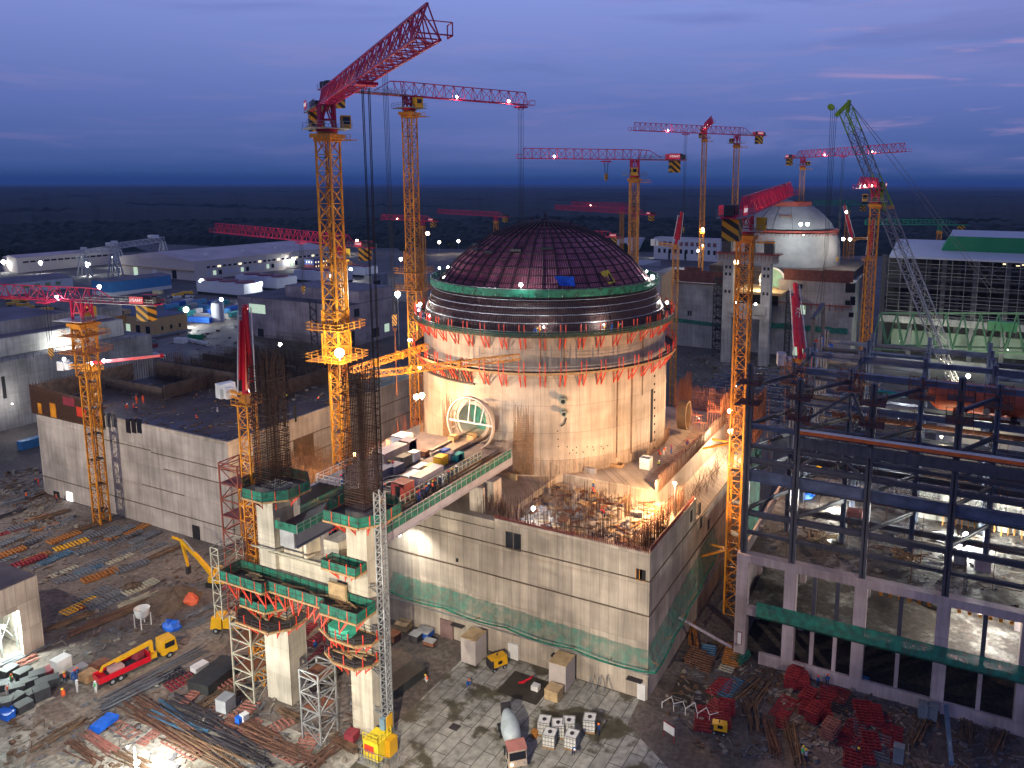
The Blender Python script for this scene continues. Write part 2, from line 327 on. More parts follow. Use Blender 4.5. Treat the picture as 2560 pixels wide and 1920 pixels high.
# concrete slab paving in front of the building
m = bpy.data.materials.new('slab_paving'); m.use_nodes = True; t = m.node_tree; n = t.nodes; l = t.links; b = n['Principled BSDF']
gg = n.new('ShaderNodeNewGeometry'); mp = n.new('ShaderNodeMapping'); mp.inputs['Rotation'].default_value = (0, 0, R(1)); l.new(gg.outputs['Position'], mp.inputs[0])
br = n.new('ShaderNodeTexBrick'); br.offset = .5; br.inputs['Scale'].default_value = 1; br.inputs['Brick Width'].default_value = 6; br.inputs['Row Height'].default_value = 2.0; br.inputs['Mortar Size'].default_value = .06; br.inputs['Mortar Smooth'].default_value = .4
br.inputs['Color1'].default_value = (.27, .265, .235, 1); br.inputs['Color2'].default_value = (.36, .35, .31, 1); br.inputs['Mortar'].default_value = (.035, .033, .028, 1)
mp.inputs['Rotation'].default_value = (0, 0, R(91)); l.new(mp.outputs[0], br.inputs[0])
a = n.new('ShaderNodeTexNoise'); a.inputs['Scale'].default_value = .16; a.inputs['Detail'].default_value = 8; a.inputs['Roughness'].default_value = .6; l.new(gg.outputs['Position'], a.inputs[0])
r1 = n.new('ShaderNodeMapRange'); r1.interpolation_type = 'SMOOTHSTEP'; r1.inputs[1].default_value = .50; r1.inputs[2].default_value = .58; l.new(a.outputs[0], r1.inputs[0])
mx = n.new('ShaderNodeMixRGB'); l.new(r1.outputs[0], mx.inputs[0]); l.new(br.outputs[0], mx.inputs[1]); mx.inputs[2].default_value = (.075, .068, .045, 1)
f = n.new('ShaderNodeTexNoise'); f.inputs['Scale'].default_value = .9; f.inputs['Detail'].default_value = 9; l.new(gg.outputs['Position'], f.inputs[0])
fr = n.new('ShaderNodeMapRange'); fr.inputs[1].default_value = .3; fr.inputs[2].default_value = .7; fr.inputs[3].default_value = .6; fr.inputs[4].default_value = 1.2; l.new(f.outputs[0], fr.inputs[0])
m2 = n.new('ShaderNodeMixRGB'); m2.blend_type = 'MULTIPLY'; m2.inputs[0].default_value = 1; l.new(mx.outputs[0], m2.inputs[1]); cc = n.new('ShaderNodeCombineXYZ'); [l.new(fr.outputs[0], cc.inputs[i]) for i in range(3)]; l.new(cc.outputs[0], m2.inputs[2]); l.new(m2.outputs[0], b.inputs['Base Color'])
rr = n.new('ShaderNodeMapRange'); rr.inputs[3].default_value = .85; rr.inputs[4].default_value = .28; l.new(r1.outputs[0], rr.inputs[0]); l.new(rr.outputs[0], b.inputs['Roughness'])
SLAB = m
sheet('slab_paving', [(-67, 50), (-24, 50), (-24, 84), (-37, 92.5), (-37.5, 98.4), (-67, 98.4)], .006, SLAB)
CPAD = groundmat('worn_concrete', (.10, .085, .06), (.33, .31, .26), (.44, .42, .37), .09)
sheet('work_pad', [(-150, 30), (-67, 30), (-67, 71), (-88, 70), (-100, 62), (-128, 58), (-150, 57)], .006, CPAD)
sheet('haul_road', [tuple(G(*p).xy) for p in ((90, 1770), (330, 1640), (600, 1500), (690, 1450), (560, 1620), (330, 1800), (60, 1919))], .011, groundmat('road_mud', (.11, .088, .066), (.19, .155, .12), (.25, .21, .165), .06))
sheet('access_road', [tuple(G(*p).xy) for p in ((350, 860), (560, 810), (740, 905), (700, 935), (560, 930), (420, 925))], .006, groundmat('pale_road', (.12, .11, .10), (.2, .18, .16), (.26, .24, .22), .03))
# forest canopy to the horizon: one rolling mass of crowns
def forest():
    import mathutils.noise as mn
    bm = MB(); na, nr = 420, 260; vs = []
    for j in range(nr+1):
        d = 430*(9000/430)**(j/nr)
        for i in range(na+1):
            az = R(-66+i*100/na); x = d*sin(az); y = d*cos(az)
            s = 14 if d < 1500 else 14*d/1500
            h = mn.noise(V((x/s, y/s, 0)))*5+mn.noise(V((x/(s*.45), y/(s*.45), 7)))*4+10+mn.noise(V((x/260, y/260, 3)))*5
            lim = 900+60*sin(az*5)
            k = min(1, max(0, (d-lim)/30)); c = mn.noise(V((x/420, y/170, 11)))
            if c > .33: k *= max(.05, 1-(c-.33)*14)
            vs.append((x, y, -.6+h*k))
    w = na+1; fs = [(j*w+i, j*w+i+1, (j+1)*w+i+1, (j+1)*w+i) for j in range(nr) for i in range(na)]
    bm.add(vs, fs); m = groundmat('forest_canopy', (.003, .007, .004), (.008, .015, .008), (.020, .030, .016), .035, .9, .95)
    solo('forest', bm, m, 'dark unbroken forest stretching to the horizon beyond the site', 'forest', kind='stuff', org=(0, 430, 0))
forest()
# nearer trees along the site edge
def treecrown(r, h, seed, n=90):
    rnd = random.Random(seed); b = MB()
    for k in range(n):
        a = rnd.uniform(0, 2*pi); u = rnd.uniform(-1, 1); q = rnd.uniform(.55, 1.05); rr = r*q*math.sqrt(1-u*u)
        c = V((rr*cos(a), rr*sin(a), h+r*.8*u*q)); s = r*rnd.uniform(.13, .30)
        n1 = V((rnd.gauss(0, 1), rnd.gauss(0, 1), rnd.gauss(0, 1)+.5)).normalized(); t1 = n1.orthogonal().normalized(); t2 = n1.cross(t1)
        pts = [c+t1*s*cos(x)*rnd.uniform(.6, 1.2)+t2*s*sin(x)*rnd.uniform(.6, 1.2) for x in (0, 1.05, 2.1, 3.14, 4.2, 5.2)]; b.quad(*pts)
    return b
LEAF = mat('foliage', (.035, .055, .025), .9, var=.5, scale=.8)
TP = []
for k in range(3):
    t = thing('tree', (0, 0, 0), 'dark leafy tree', 'tree')
    part('crown', treecrown(4.2, 8, 50+k, 130), LEAF, t, True); tr = MB(); tr.bar((0, 0, 0), (0.2, .1, 5), .5, 7, .3); tr.bar((.2, .1, 4.6), (1.6, .4, 8), .25, 5, .1); tr.bar((.1, 0, 4), (-1.4, .6, 8), .22, 5, .1); part('trunk', tr, WOOD, t, True); TP.append(t)
rt = random.Random(5)
used = [0, 0, 0]
trees = [(60, 655), (25, 660), (95, 648), (1, 650), (700, 612), (735, 604), (765, 600), (796, 596), (1010, 628), (1530, 655), (1560, 640), (1545, 610), (720, 622), (1240, 600), (1130, 615)]
for i, (px, py) in enumerate(trees):
    p = G(px, py+14); k = i % 3; s = rt.uniform(.9, 1.5)
    lb = 'dark tree at the forest edge behind the %s' % ('left sheds' if px < 200 else 'long pale warehouse' if px < 900 else 'maroon dome')
    o = TP[k] if not used[k] else dup(TP[k], p); used[k] = 1; o.location = p; o.scale = (s, s, s*rt.uniform(.8, 1.1)); o.rotation_euler.z = rt.uniform(0, 6); o['label'] = lb; o['group'] = 'trees at the forest edge, '+('left' if px < 200 else 'middle' if px < 900 else 'right')
# ================================================================ REACTOR CONTAINMENT
CX, CY = -77.2, 142.1
def cyl(x, y, rad):      # where a sight line meets the drum
    r = ray(x, y); a = r.x**2+r.y**2; bq = -2*(r.x*CX+r.y*CY); c = CX**2+CY**2-rad**2; t = (-bq-math.sqrt(bq*bq-4*a*c))/(2*a); return V((r.x*t, r.y*t, H+r.z*t))
HX, HZ, HR = -77.7, 33.2, 3.2
rb = thing('containment_building', (CX, CY, 0), 'round board-marked concrete reactor building lit orange under a maroon dome', 'reactor building')
b = MB(); n = 240; zs = [0, 10, 20, 23.5, 26, 28]+[28.6+.4*k for k in range(24)]+[39, 41, 43, 46, 49.6]; Rr = 26.0
vs = []
for z in zs:
    rad = 26.0 if z < 43 else 25.6
    for k in range(n): a = 2*pi*k/n; vs.append((CX+rad*cos(a), CY+rad*sin(a), z))
fs = []
for j in range(len(zs)-1):
    for k in range(n):
        k2 = (k+1) % n; q = (j*n+k, j*n+k2, (j+1)*n+k2, (j+1)*n+k); mx_ = sum(vs[i][0] for i in q)/4; my = sum(vs[i][1] for i in q)/4; mz_ = sum(vs[i][2] for i in q)/4
        if my < CY and hypot(mx_-HX, mz_-HZ) < HR+.15: continue
        fs.append(q)
b.add(vs, fs); part('wall', b, C_CYL, rb, smooth=True)
# hatch sleeve, inner room
b = MB()
def ringY(b, x, z, r0, r1, y0, y1, n=48, a0=0, a1=2*pi):
    o = len(b.v); vs = []
    for k in range(n+1):
        a = a0+(a1-a0)*k/n
        for r, y in ((r0, y0), (r1, y0), (r1, y1), (r0, y1)): vs.append((x+r*cos(a), y, z+r*sin(a)))
    fs = []
    for k in range(n):
        for j in range(4): fs.append((4*k+j, 4*k+(j+1) % 4, 4*k+4+(j+1) % 4, 4*k+4+j))
    b.add(vs, fs)
ringY(b, HX, HZ, 3.1, 3.75, 114.6, 118.5); hs = part('hatch_sleeve', b, mat('hatch_paint', (.42, .36, .30), .5, var=.15), rb, smooth=False)
b = MB(); ringY(b, HX, HZ, 3.2, 3.4, 118.4, 128); b.add([(HX+3.3*cos(a*pi/12), 128, HZ+3.3*sin(a*pi/12)) for a in range(24)], [tuple(range(24))])
part('hatch_tunnel', b, mat('green_liner', (.20, .42, .33), .5, var=.3, scale=.4), rb)
b = MB()
for k in range(9): b.bar((HX-2.5+k*.62, 121, HZ-2.8), (HX-2+k*.55, 121+k % 3, HZ+2.6), .07)
for k in range(5): b.bar((HX-2.8, 121.5, HZ-1.8+k*.9), (HX+2.8, 121.5, HZ-2+k*.95), .07)
part('tunnel_scaffold', b, YEL, rb)
hr = thing('hatch_frame_ring', (-75.6, 111, 29), 'great white steel ring with spokes standing before the round hatch', 'steel ring')
b = MB(); ringY(b, -75.6, 34.0, 4.72, 4.95, 110.5, 111.2, 64); part('outer_ring', b, mat('ring_paint', (.55, .45, .36), .5, var=.15), hr)
b = MB(); ringY(b, -76.6, 33.6, 4.1, 4.25, 113.4, 113.8, 64); part('inner_ring', b, mat('ring_paint2', (.45, .36, .28), .5, var=.2), hr)
b = MB(); b.bar((-80.3, 110.9, 34.1), (-70.9, 110.9, 34.1), .26)
for k, (x0, x1) in enumerate(((-76.2, -75.6), (-74.9, -74.3), (-73.6, -72.6))): b.bar((x0, 110.9, 34.1), (x1, 110.9, 34+math.sqrt(max(.1, 4.7**2-(x1+75.6)**2))), .15)
for a in (20, 60, 110, 160, 200, 250, 290, 335): b.bar((-75.6+4.8*cos(R(a)), 111, 34+4.8*sin(R(a))), (-76.6+4.15*cos(R(a)), 113.5, 33.6+4.15*sin(R(a))), .13)
part('spokes', b, WHT, hr)
b = MB(); [b.box(x-.5, 110.2, 27.0, x+.5, 111.4, 29.6) for x in (-78.6, -72.8)]; part('foot', b, TAN, hr)
# grooves, tendon holes, pipes on the drum
def plate(p, w, h, th, m, name, parent, rad=26.0, lab=None):
    a = atan2(p.y-CY, p.x-CX); bb = MB(); bb.obox((CX+(rad+th/2-.05)*cos(a), CY+(rad+th/2-.05)*sin(a), p.z), (th, w, h), a); return part(name, bb, m, parent, label=lab)
for px, w, zt, zb in ((1542, .32, 43, 25), (1578, .36, 43, 25), (1604, .2, 48, 36), (1410, .2, 49, 43.5), (1352, .15, 49, 44)):
    p = cyl(px, 1080, 26); p.z = (zt+zb)/2; plate(p, w, zt-zb, .12, mat('rust_groove', (.14, .085, .05), .9, var=.5), 'joint_groove', rb)
p = cyl(1628, 1080, 26); p.z = 31; plate(p, .9, 11, .3, HOLE, 'recess', rb, rad=25.83)
for k in range(14):
    p = cyl(1636, 900+k*20, 26); a = atan2(p.y-CY, p.x-CX); b = MB(); b.tube((CX+25.9*cos(a), CY+25.9*sin(a), p.z), (CX+26.08*cos(a), CY+26.08*sin(a), p.z), .26, 8); part('tendon_hole', b, HOLE, rb)
for px, py, r in ((1413, 998, .65), (1415, 1029, .55)):
    p = cyl(px-6, py, 26); a = atan2(p.y-CY, p.x-CX)-.12; b = MB(); q = V((cos(a), sin(a), 0)); b.tube(p-q*.5, p+q*1.5, r*.8, 14); b.tube(p+q*1.4, p+q*1.6, r, 14); b.tube(p+q*.0, p+q*.12, r*1.3, 14); pp = part('penetration_pipe', b, mat('pipe_green', (.22, .25, .2), .5, var=.2), rb)
    b = MB(); b.tube(p+q*1.6, p+q*1.63, r*.6, 12); part('pipe_mouth', b, HOLE, pp)
b = MB(); p = cyl(1415, 1015, 26.1); 
b.poly([cyl(1416, 1045, 26.2), cyl(1411, 1060, 26.25), cyl(1402, 1066, 26.2)], .18); part('cable', b, BLK, rb)
for px, py in [(1396, 1116), (1418, 1117), (1441, 1118), (1482, 1117), (1503, 1116), (1519, 1114), (1432, 1125), (1424, 1133), (1458, 1130), (1441, 1132), (1468, 1117), (1484, 1125), (1508, 1121), (1395, 1098), (1394, 1078)]:
    p = cyl(px, py, 26); a = atan2(p.y-CY, p.x-CX); b = MB(); b.tube((CX+25.9*cos(a), CY+25.9*sin(a), p.z), (CX+26.05*cos(a), CY+26.05*sin(a), p.z), .13, 6); part('anchor_hole', b, HOLE, rb)
# upper drum with its reinforcement
prof = [(25.3, 49.6), (25.2, 50.6), (24.5, 52.3), (23.6, 54.6), (22.6, 56.6), (21.6, 57.6)]
b = MB(); b.lathe([(r-.15, z) for r, z in prof], 160, (CX, CY, 0)); part('upper_shell', b, mat('shell_dark', (.055, .018, .024), .55, var=.4), rb, smooth=True)
b = MB(); rnd = random.Random(3)
def pr(z):
    for (r0, z0), (r1, z1) in zip(prof, prof[1:]):
        if z0 <= z <= z1: return r0+(r1-r0)*(z-z0)/(z1-z0)
    return prof[-1][0]
for k in range(420):
    a = 2*pi*k/420; da = rnd.uniform(-.004, .004); pts = [(CX+(pr(z)+.08)*cos(a+da), CY+(pr(z)+.08)*sin(a+da), z) for z in (49.7, 51.5, 53.5, 55.5, 57.5)]
    b.poly(pts, .09, 3)
for k in range(9):
    z = 50.1+k*.83; r = pr(z)+.12; b.poly([(CX+r*cos(2*pi*i/96), CY+r*sin(2*pi*i/96), z) for i in range(97)], .07, 3)
part('rebar_mat', b, mat('shell_rebar', (.13, .08, .06), .65, .15, var=.4, scale=1), rb)
for z in (51.6, 53.0, 54.3, 55.6):
    r = pr(z)+.26; b = MB(); b.poly([(CX+r*cos(2*pi*i/120), CY+r*sin(2*pi*i/120), z+.03*sin(i*2.7)) for i in range(121)], .14, 6); part('tendon_duct', b, mat('bright_duct', (.50, .53, .57), .45, .35, var=.25, scale=1), rb)
# dome
dp = [(21.5, 57.3), (20.3, 58.6), (18.3, 61), (15.1, 63.6), (11.2, 66.1), (7.6, 67.6), (4, 68.6), (1.5, 69.0), (0.02, 69.1)]
dm = part('dome', MB().lathe(dp, 112, (CX, CY, 0)), DOME, rb, smooth=True)
def dr(z):
    for (r0, z0), (r1, z1) in zip(dp, dp[1:]):
        if z0 <= z <= z1: return r0+(r1-r0)*(z-z0)/(z1-z0)
b = MB()
for k in range(46):
    a = 2*pi*k/46; b.poly([(CX+(r+.2)*cos(a), CY+(r+.2)*sin(a), z+.15) for r, z in dp[:-1]], .30, 4)
for z in (58.2, 59.6, 60.9, 62.2, 63.3, 64.3, 65.2, 66.1, 66.9, 67.6, 68.2, 68.7): r = dr(z)+.12; b.poly([(CX+r*cos(2*pi*i/108), CY+r*sin(2*pi*i/108), z+.1) for i in range(109)], .20, 4)
part('dome_rib', b, mat('rib_dark', (.05, .018, .02), .6, var=.3), dm)
b = MB()
for k in range(46*6):
    a = 2*pi*(k+.5)/(46*6); nn = 6 if k % 2 else 5; b.poly([(CX+(r+.07)*cos(a), CY+(r+.07)*sin(a), z+.05) for r, z in dp[:nn]], .17, 3)
part('dome_rebar', b, mat('dome_rebar_paint', (.50, .20, .26), .6, 0, var=.4, scale=.5), dm)
b = MB(); b.ball((CX, CY, 69.2), 1.3, 10, (1, 1, .5)); b.bar((CX, CY, 69), (CX, CY, 70.6), .3); part('crown_cap', b, DRK, dm)
b = MB()
for k in range(240):
    a = 2*pi*k/240; zz = rnd.choice((66.5, 67.4, 68.2, 68.8)); r = dr(zz); b.bar((CX+r*cos(a), CY+r*sin(a), zz), (CX+(r+.5)*cos(a), CY+(r+.5)*sin(a), zz+rnd.uniform(.5, 1.1)), .07, 3)
part('dome_starter_bars', b, REBD, dm)
for a, z in ((-122, 63.4), (-104, 63.2), (-135, 64), (-83, 63.8), (-60, 64.2)):
    r = dr(z)+.3; b = MB(); b.obox((CX+r*cos(R(a)), CY+r*sin(R(a)), z+.2), (1.1, 2.3, .5), R(a)); part('anchor_box', b, DRK, dm)
# ring platforms
def platform(z, rin, rout, nb, net, label, miss=(), brz=2.7, railz=1.3, col=ORG_, up=2.2):
    t = thing('ring_platform', (CX, CY, z), label, 'work platform')
    part('deck', MB().lathe([(rin, z-.12), (rout, z-.12), (rout, z), (rin, z), (rin, z-.12)], 120, (CX, CY, 0)), mat('deck_dark', (.05, .04, .035), .8, var=.4), t)
    part('toe_board', MB().lathe([(rout+.02, z-.25), (rout+.06, z-.25), (rout+.06, z+.2), (rout+.02, z+.2)], 120, (CX, CY, 0)), WOOD, t)
    if net: part('net', MB().lathe([(rout+.1, z-.2), (rout+.14, z+railz)], 120, (CX, CY, 0)), net, t)
    rl = MB()
    for h in (railz*.55, railz): rl.poly([(CX+rout*cos(2*pi*i/120), CY+rout*sin(2*pi*i/120), z+h) for i in range(121)], .07, 4)
    part('guard_rail', rl, GALV, t)
    for k in range(nb):
        a = 2*pi*k/nb
        if any(lo < math.degrees(a) < hi for lo, hi in miss): continue
        for da in (-.017, .017):
            b = MB(); c_, s_ = cos(a+da), sin(a+da); P = lambda r, zz: (CX+r*c_, CY+r*s_, zz)
            b.bar(P(rout, z+up), P(rout, z-.3), .13); b.bar(P(rin+.1, z-.3), P(rout, z-.3), .13); b.bar(P(rout-.1, z-.3), P(rin+.15, z-brz), .15); b.bar(P(rin+.15, z-.3), P(rin+.12, z-brz-.2), .13)
            part('bracket', b, col, t)
    return t
platform(49.6, 25.7, 27.4, 46, netmat('dark_net', (.006, .055, .04), .7), 'upper ring work platform with dark net and red brackets around the drum', brz=2.6, railz=.9)
platform(42.9, 26.05, 27.9, 46, None, 'lower ring work platform with red brackets, no net, around the drum', brz=2.8)
gp = thing('ring_platform', (CX, CY, 56.6), 'highest ring platform wrapped in green netting at the foot of the dome', 'work platform')
part('deck', MB().lathe([(22.3, 56.4), (23.9, 56.4), (23.9, 56.6), (22.3, 56.6), (22.3, 56.4)], 120, (CX, CY, 0)), DRK, gp)
part('net', MB().lathe([(24.0, 56.2), (24.15, 57.6)], 120, (CX, CY, 0)), NET, gp)
rl = MB(); [rl.poly([(CX+24*cos(2*pi*i/120), CY+24*sin(2*pi*i/120), h) for i in range(121)], .08, 4) for h in (57.2, 57.7)]
for i in range(60): a = 2*pi*i/60; rl.bar((CX+24*cos(a), CY+24*sin(a), 56.3), (CX+24*cos(a), CY+24*sin(a), 57.9), .08)
part('guard_rail', rl, GALV, gp)
b = MB()
for i in range(60): a = 2*pi*i/60; b.bar((CX+23.9*cos(a), CY+23.9*sin(a), 56.4), (CX+22.9*cos(a), CY+22.9*sin(a), 55.4), .1)
part('struts', b, DRK, gp)
b = MB()      # dark formwork under the hatch side of the lower platform
for i in range(26):
    a = R(-133+i*1.6)
    for da in (-.006, .006): b.bar((CX+26.2*cos(a), CY+26.2*sin(a), 39.9), (CX+27*cos(a+da*2), CY+27*sin(a+da*2), 42.3), .13)
b.poly([(CX+26.5*cos(R(-133+i*1.6)), CY+26.5*sin(R(-133+i*1.6)), 39.8) for i in range(27)], .3)
solo('formwork_rail', b, DRK, 'dark bracket rail under the lower ring platform above the hatch', 'formwork')
# tarpaulins on the dome
def tarp(pts, m, label, name='tarpaulin', sag=.35, n=6):
    P = [V(p) for p in pts]; b = MB(); vs = []; nrm = (P[1]-P[0]).cross(P[3]-P[0]).normalized(); rr = random.Random(label)
    for j in range(n+1):
        for i in range(n+1):
            u, v = i/n, j/n; p = (P[0]*(1-u)+P[1]*u)*(1-v)+(P[3]*(1-u)+P[2]*u)*v
            e = sin(pi*u)*sin(pi*v); p = p+nrm*(e*sag*1.6+rr.uniform(-.12, .12)*sag*2)+V((0, 0, -e*sag*.5)); vs.append(tuple(p))
    w = n+1; b.add(vs, [(j*w+i, j*w+i+1, (j+1)*w+i+1, (j+1)*w+i) for j in range(n) for i in range(n)]); b.add([(x, y, z-.05) for x, y, z in vs], [((j+1)*w+i, (j+1)*w+i+1, j*w+i+1, j*w+i) for j in range(n) for i in range(n)])
    return solo(name, b, m, label, 'tarpaulin')
TB = mat('tarp_blue', (.01, .12, .62), .5, var=.3, scale=1); TY = mat('tarp_yellow', (.75, .60, .03), .5, var=.2, scale=1)
def dk(px, py, off=1.5):
    for i in range(60):
        rad = 24-i*.25; p = cyl(px, py, rad)
        if p.z > 57 and dr(min(69, p.z)) >= rad-.3: break
    return p+V((0, -off, 0))
tarp([dk(1395, 688), dk(1443, 689), dk(1447, 713), dk(1408, 711)], TB, 'bright blue tarpaulin spread on the foot of the maroon dome')
tarp([dk(1508, 678), dk(1528, 672), dk(1546, 702), dk(1531, 708)], TY, 'crumpled yellow tarpaulin hanging on the foot of the maroon dome')
# starter bars around the foot of the drum
b = MB(); rnd = random.Random(11)
for k in range(340):
    a = R(-170+k*.56); rr_ = 26.5+rnd.uniform(0, .5); z1 = 23.5+rnd.uniform(1.6, 3.3); b.bar((CX+rr_*cos(a), CY+rr_*sin(a), 23.4), (CX+rr_*cos(a)+rnd.uniform(-.2, .2), CY+rr_*sin(a), z1), .07, 3)
for side in (-104, -82.5):
    for k in range(42): a = R(side-6+k*.17 if side < -100 else side+8+k*.2); b.bar((CX+26.6*cos(a), CY+26.6*sin(a), 23.4), (CX+26.6*cos(a), CY+26.6*sin(a), rnd.uniform(30, 37)), .07, 3)
for k in range(24): b.poly([(CX+26.62*cos(R(-74+i)), CY+26.62*sin(R(-74+i)), 24.5+k*.42) for i in range(8)], .06, 3)
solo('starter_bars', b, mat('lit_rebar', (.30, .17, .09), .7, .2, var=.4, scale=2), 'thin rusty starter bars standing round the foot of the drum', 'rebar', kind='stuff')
# ================================================================ BUILDING UNDER THE DRUM
mb = thing('auxiliary_building', (-60, 98.6, 0), 'pale board-marked concrete building with flat roof in front of the drum', 'building')
b = MB(); b.box(-86, 98.6, 0, -36.3, 121, 21.6); part('front_block', b, C_WALL, mb)
b = MB(); b.box(-63, 98.6, 21.6, -36.3, 99.1, 23.5); b.box(-36.8, 99.1, 21.6, -36.3, 121, 23.5); part('parapet', b, C_WALL, mb)
b = MB(); b.box(-104, 121, 0, -43.5, 170, 23.4); b.box(-43.5, 121, 0, -36.3, 170, 18.7); part('rear_block', b, C_WALL, mb)
b = MB(); b.box(-43.9, 121.02, 23.4, -43.5, 166, 25.2); part('upstand_wall', b, C_WALL, mb)
b = MB(); b.box(-86, 98.9, 21.6, -63, 121, 22.9); part('raised_slab', b, C_WALL, mb)
b = MB()
for z in (4.3, 13.7, 19.2): b.box(-86, 98.45, z-.12, -36.15, 98.6, z+.02); b.box(-36.3, 98.6, z-.12, -36.15, 165, z+.02)
part('ledge', b, mat('ledge_dark', (.10, .07, .045), .9, var=.5, scale=1.5), mb)
b = MB(); b.box(-86, 98.25, 4.28, -36.0, 98.6, 4.42); b.box(-36.3, 98.4, 4.28, -35.95, 165, 4.42); part('flashing', b, GALV, mb)
for px, py, w, h in ((1274, 1350, 1.25, 2.8), (1294, 1355, 1.25, 2.8), (1143, 1400, .5, .6), (1598, 1436, .9, 1.7), (1607, 1438, .9, 1.7)):
    p = onY(px, py, 98.6); b = MB(); b.box(p.x-w/2, 98.52, p.z-h/2, p.x+w/2, 98.75, p.z+h/2); o = part('window', b, DGL if w > 1 else HOLE, mb)
    if w > .6: b = MB(); b.box(p.x-w/2-.06, 98.5, p.z-h/2-.1, p.x+w/2+.06, 98.56, p.z-h/2); b.box(p.x-w/2-.08, 98.5, p.z-h/2-.1, p.x-w/2, 98.56, p.z+h/2); part('frame', b, YEL if w < 1 else DRK, o)
for px, py, w, h in ((1285, 1633, 1.9, 2.7), (1605, 1720, 1.3, 2.6), (1118, 1560, 2.6, 3.2)):
    p = onY(px, py, 98.6); b = MB(); b.box(p.x-w/2, 98.3, .02, p.x+w/2, 98.7, h); part('door', b, WHT if w < 2.4 else mat('rusty_door', (.18, .11, .10), .7), mb)
for px, py in ((1728, 1290), (1752, 1307), (1771, 1311), (1749, 1272)):
    p = onX(px, py, -36.3); b = MB(); b.box(-36.5, p.y-.5, p.z-1, -36.22, p.y+.5, p.z+1); part('window', b, HOLE, mb)
b = MB(); b.box(-86, 97.2, 3.0, -86.1, 97.3, 3.1); 
for px in (1150, 1400, 1590): p = onY(px, 1640, 98.6); b.box(p.x-1.2, 97.6, 3.1, p.x+1.2, 98.55, 3.22)
part('canopy', b, DRK, mb)
# red edge rail and roof rebar
b = MB()
for i in range(90): x = -63+i*.3; b.box(x-.06, 98.75, 23.5, x+.04, 98.85, 24.2)
b.box(-63, 98.78, 23.5, -49, 98.84, 23.8)
for i in range(70): y = 99.2+i*.3; b.box(-36.5, y-.09, 23.5, -36.4, y+.09, 24.3)
solo('edge_form', b, mat('red_form', (.12, .025, .02), .7, var=.4, scale=2), 'dark red edge formwork along the roof rim of the pale building', 'formwork')
b = MB(); rnd = random.Random(21)
for k in range(1100):
    m_ = k % 5
    if m_ == 0: x, y = rnd.uniform(-68, -37), 100.2+rnd.uniform(0, .5)
    elif m_ == 1: x, y = -38.2-rnd.uniform(0, .6), rnd.uniform(100, 121)
    elif m_ == 2: x, y = rnd.choice((-62, -56, -51, -46))+rnd.uniform(-.4, .4), rnd.uniform(100, 116)
    elif m_ == 3: x, y = rnd.uniform(-67, -60), rnd.uniform(100, 104)
    else: x, y = rnd.uniform(-62, -38.5), rnd.choice((104, 108.5, 112, 116))+rnd.uniform(-.3, .3)
    b.bar((x, y, 21.5), (x+rnd.uniform(-.1, .1), y, 21.6+rnd.uniform(2, 4.6)), .06, 3)
solo('roof_rebar', b, REB, 'thicket of upright rusty bars on the roof before the drum', 'rebar', kind='stuff')
b = MB()
for k in range(260): y = 121+k*.17; b.bar((-43.2, y, 23.2), (-43.2+rnd.uniform(-.1, .1), y, 25.4+rnd.uniform(.3, 1.2)), .06, 3); 
for k in range(200): y = 121+k*.22; b.bar((-39.5+rnd.uniform(-1.5, 1.5), y, 18.7), (-39.5+rnd.uniform(-1.5, 1.5), y, 18.7+rnd.uniform(1.5, 4)), .06, 3)
solo('ledge_rebar', b, REB, 'rusty bars bristling on the right ledge and long inner wall beside the drum', 'rebar', kind='stuff')
b = MB()
for k in range(7): b.bar((-41.5+k*.35, 100, 22.4), (-41.0+k*.35, 122, 22.6), .12)
solo('rebar_bundle', b, RUST, 'long bundle of bars lying along the right rim of the roof', 'rebar')
b = MB()
for k in range(30): b.bar((-47+k*.05, 127+k*.9, 23.6), (-43.9, 127+k*.9+.2, 23.7), .1); b.bar((-47-k*.03, 126+k, 23.6), (-45, 126+k, 23.62), .08)
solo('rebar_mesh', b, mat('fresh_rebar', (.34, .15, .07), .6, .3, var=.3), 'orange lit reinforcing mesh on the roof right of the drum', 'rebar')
# rubble of boards, plates and little walls on the roof
rnd = random.Random(31); RM = [PLY, WOOD, C_OLD, RUST, MAG, WHT]
kinds = [('timber_board', 'timber board', 'timber'), ('formwork_plate', 'formwork plate', 'formwork'), ('concrete_block', 'concrete block', 'block')]
roofbits = []
for k in range(120):
    x = rnd.uniform(-66, -40); y = rnd.uniform(100.8, 119); kk = rnd.random()
    if hypot(x-CX, y-CY) < 27.5: continue
    b = MB(); a = rnd.uniform(0, pi); nm = kinds[0] if kk < .45 else kinds[1] if kk < .8 else kinds[2]
    if kk < .45: b.obox((x, y, 21.75), (rnd.uniform(1.5, 4), .3, .12), a); b.obox((x+.3, y+.2, 21.9), (rnd.uniform(1, 3), .25, .1), a+.2)
    elif kk < .8: b.obox((x, y, 21.72), (rnd.uniform(1, 2.4), rnd.uniform(.8, 1.6), .14), a, rnd.uniform(-.1, .25))
    else: b.obox((x, y, 22.0), (rnd.uniform(.5, 1.6), rnd.uniform(.3, .8), rnd.uniform(.5, 1.1)), rnd.choice((0, pi/2)))
    m_ = rnd.choice((PLY, WOOD, RUST)) if kk < .8 else C_OLD
    solo(nm[0], b, m_, '%s %s lying among the litter on the lit roof before the drum' % ('rusty' if m_ is RUST else 'pale' if m_ is PLY else 'brown' if m_ is WOOD else 'small grey', nm[1]), nm[2], 'litter on the lit roof: %s %s' % (m_.name, nm[1]))
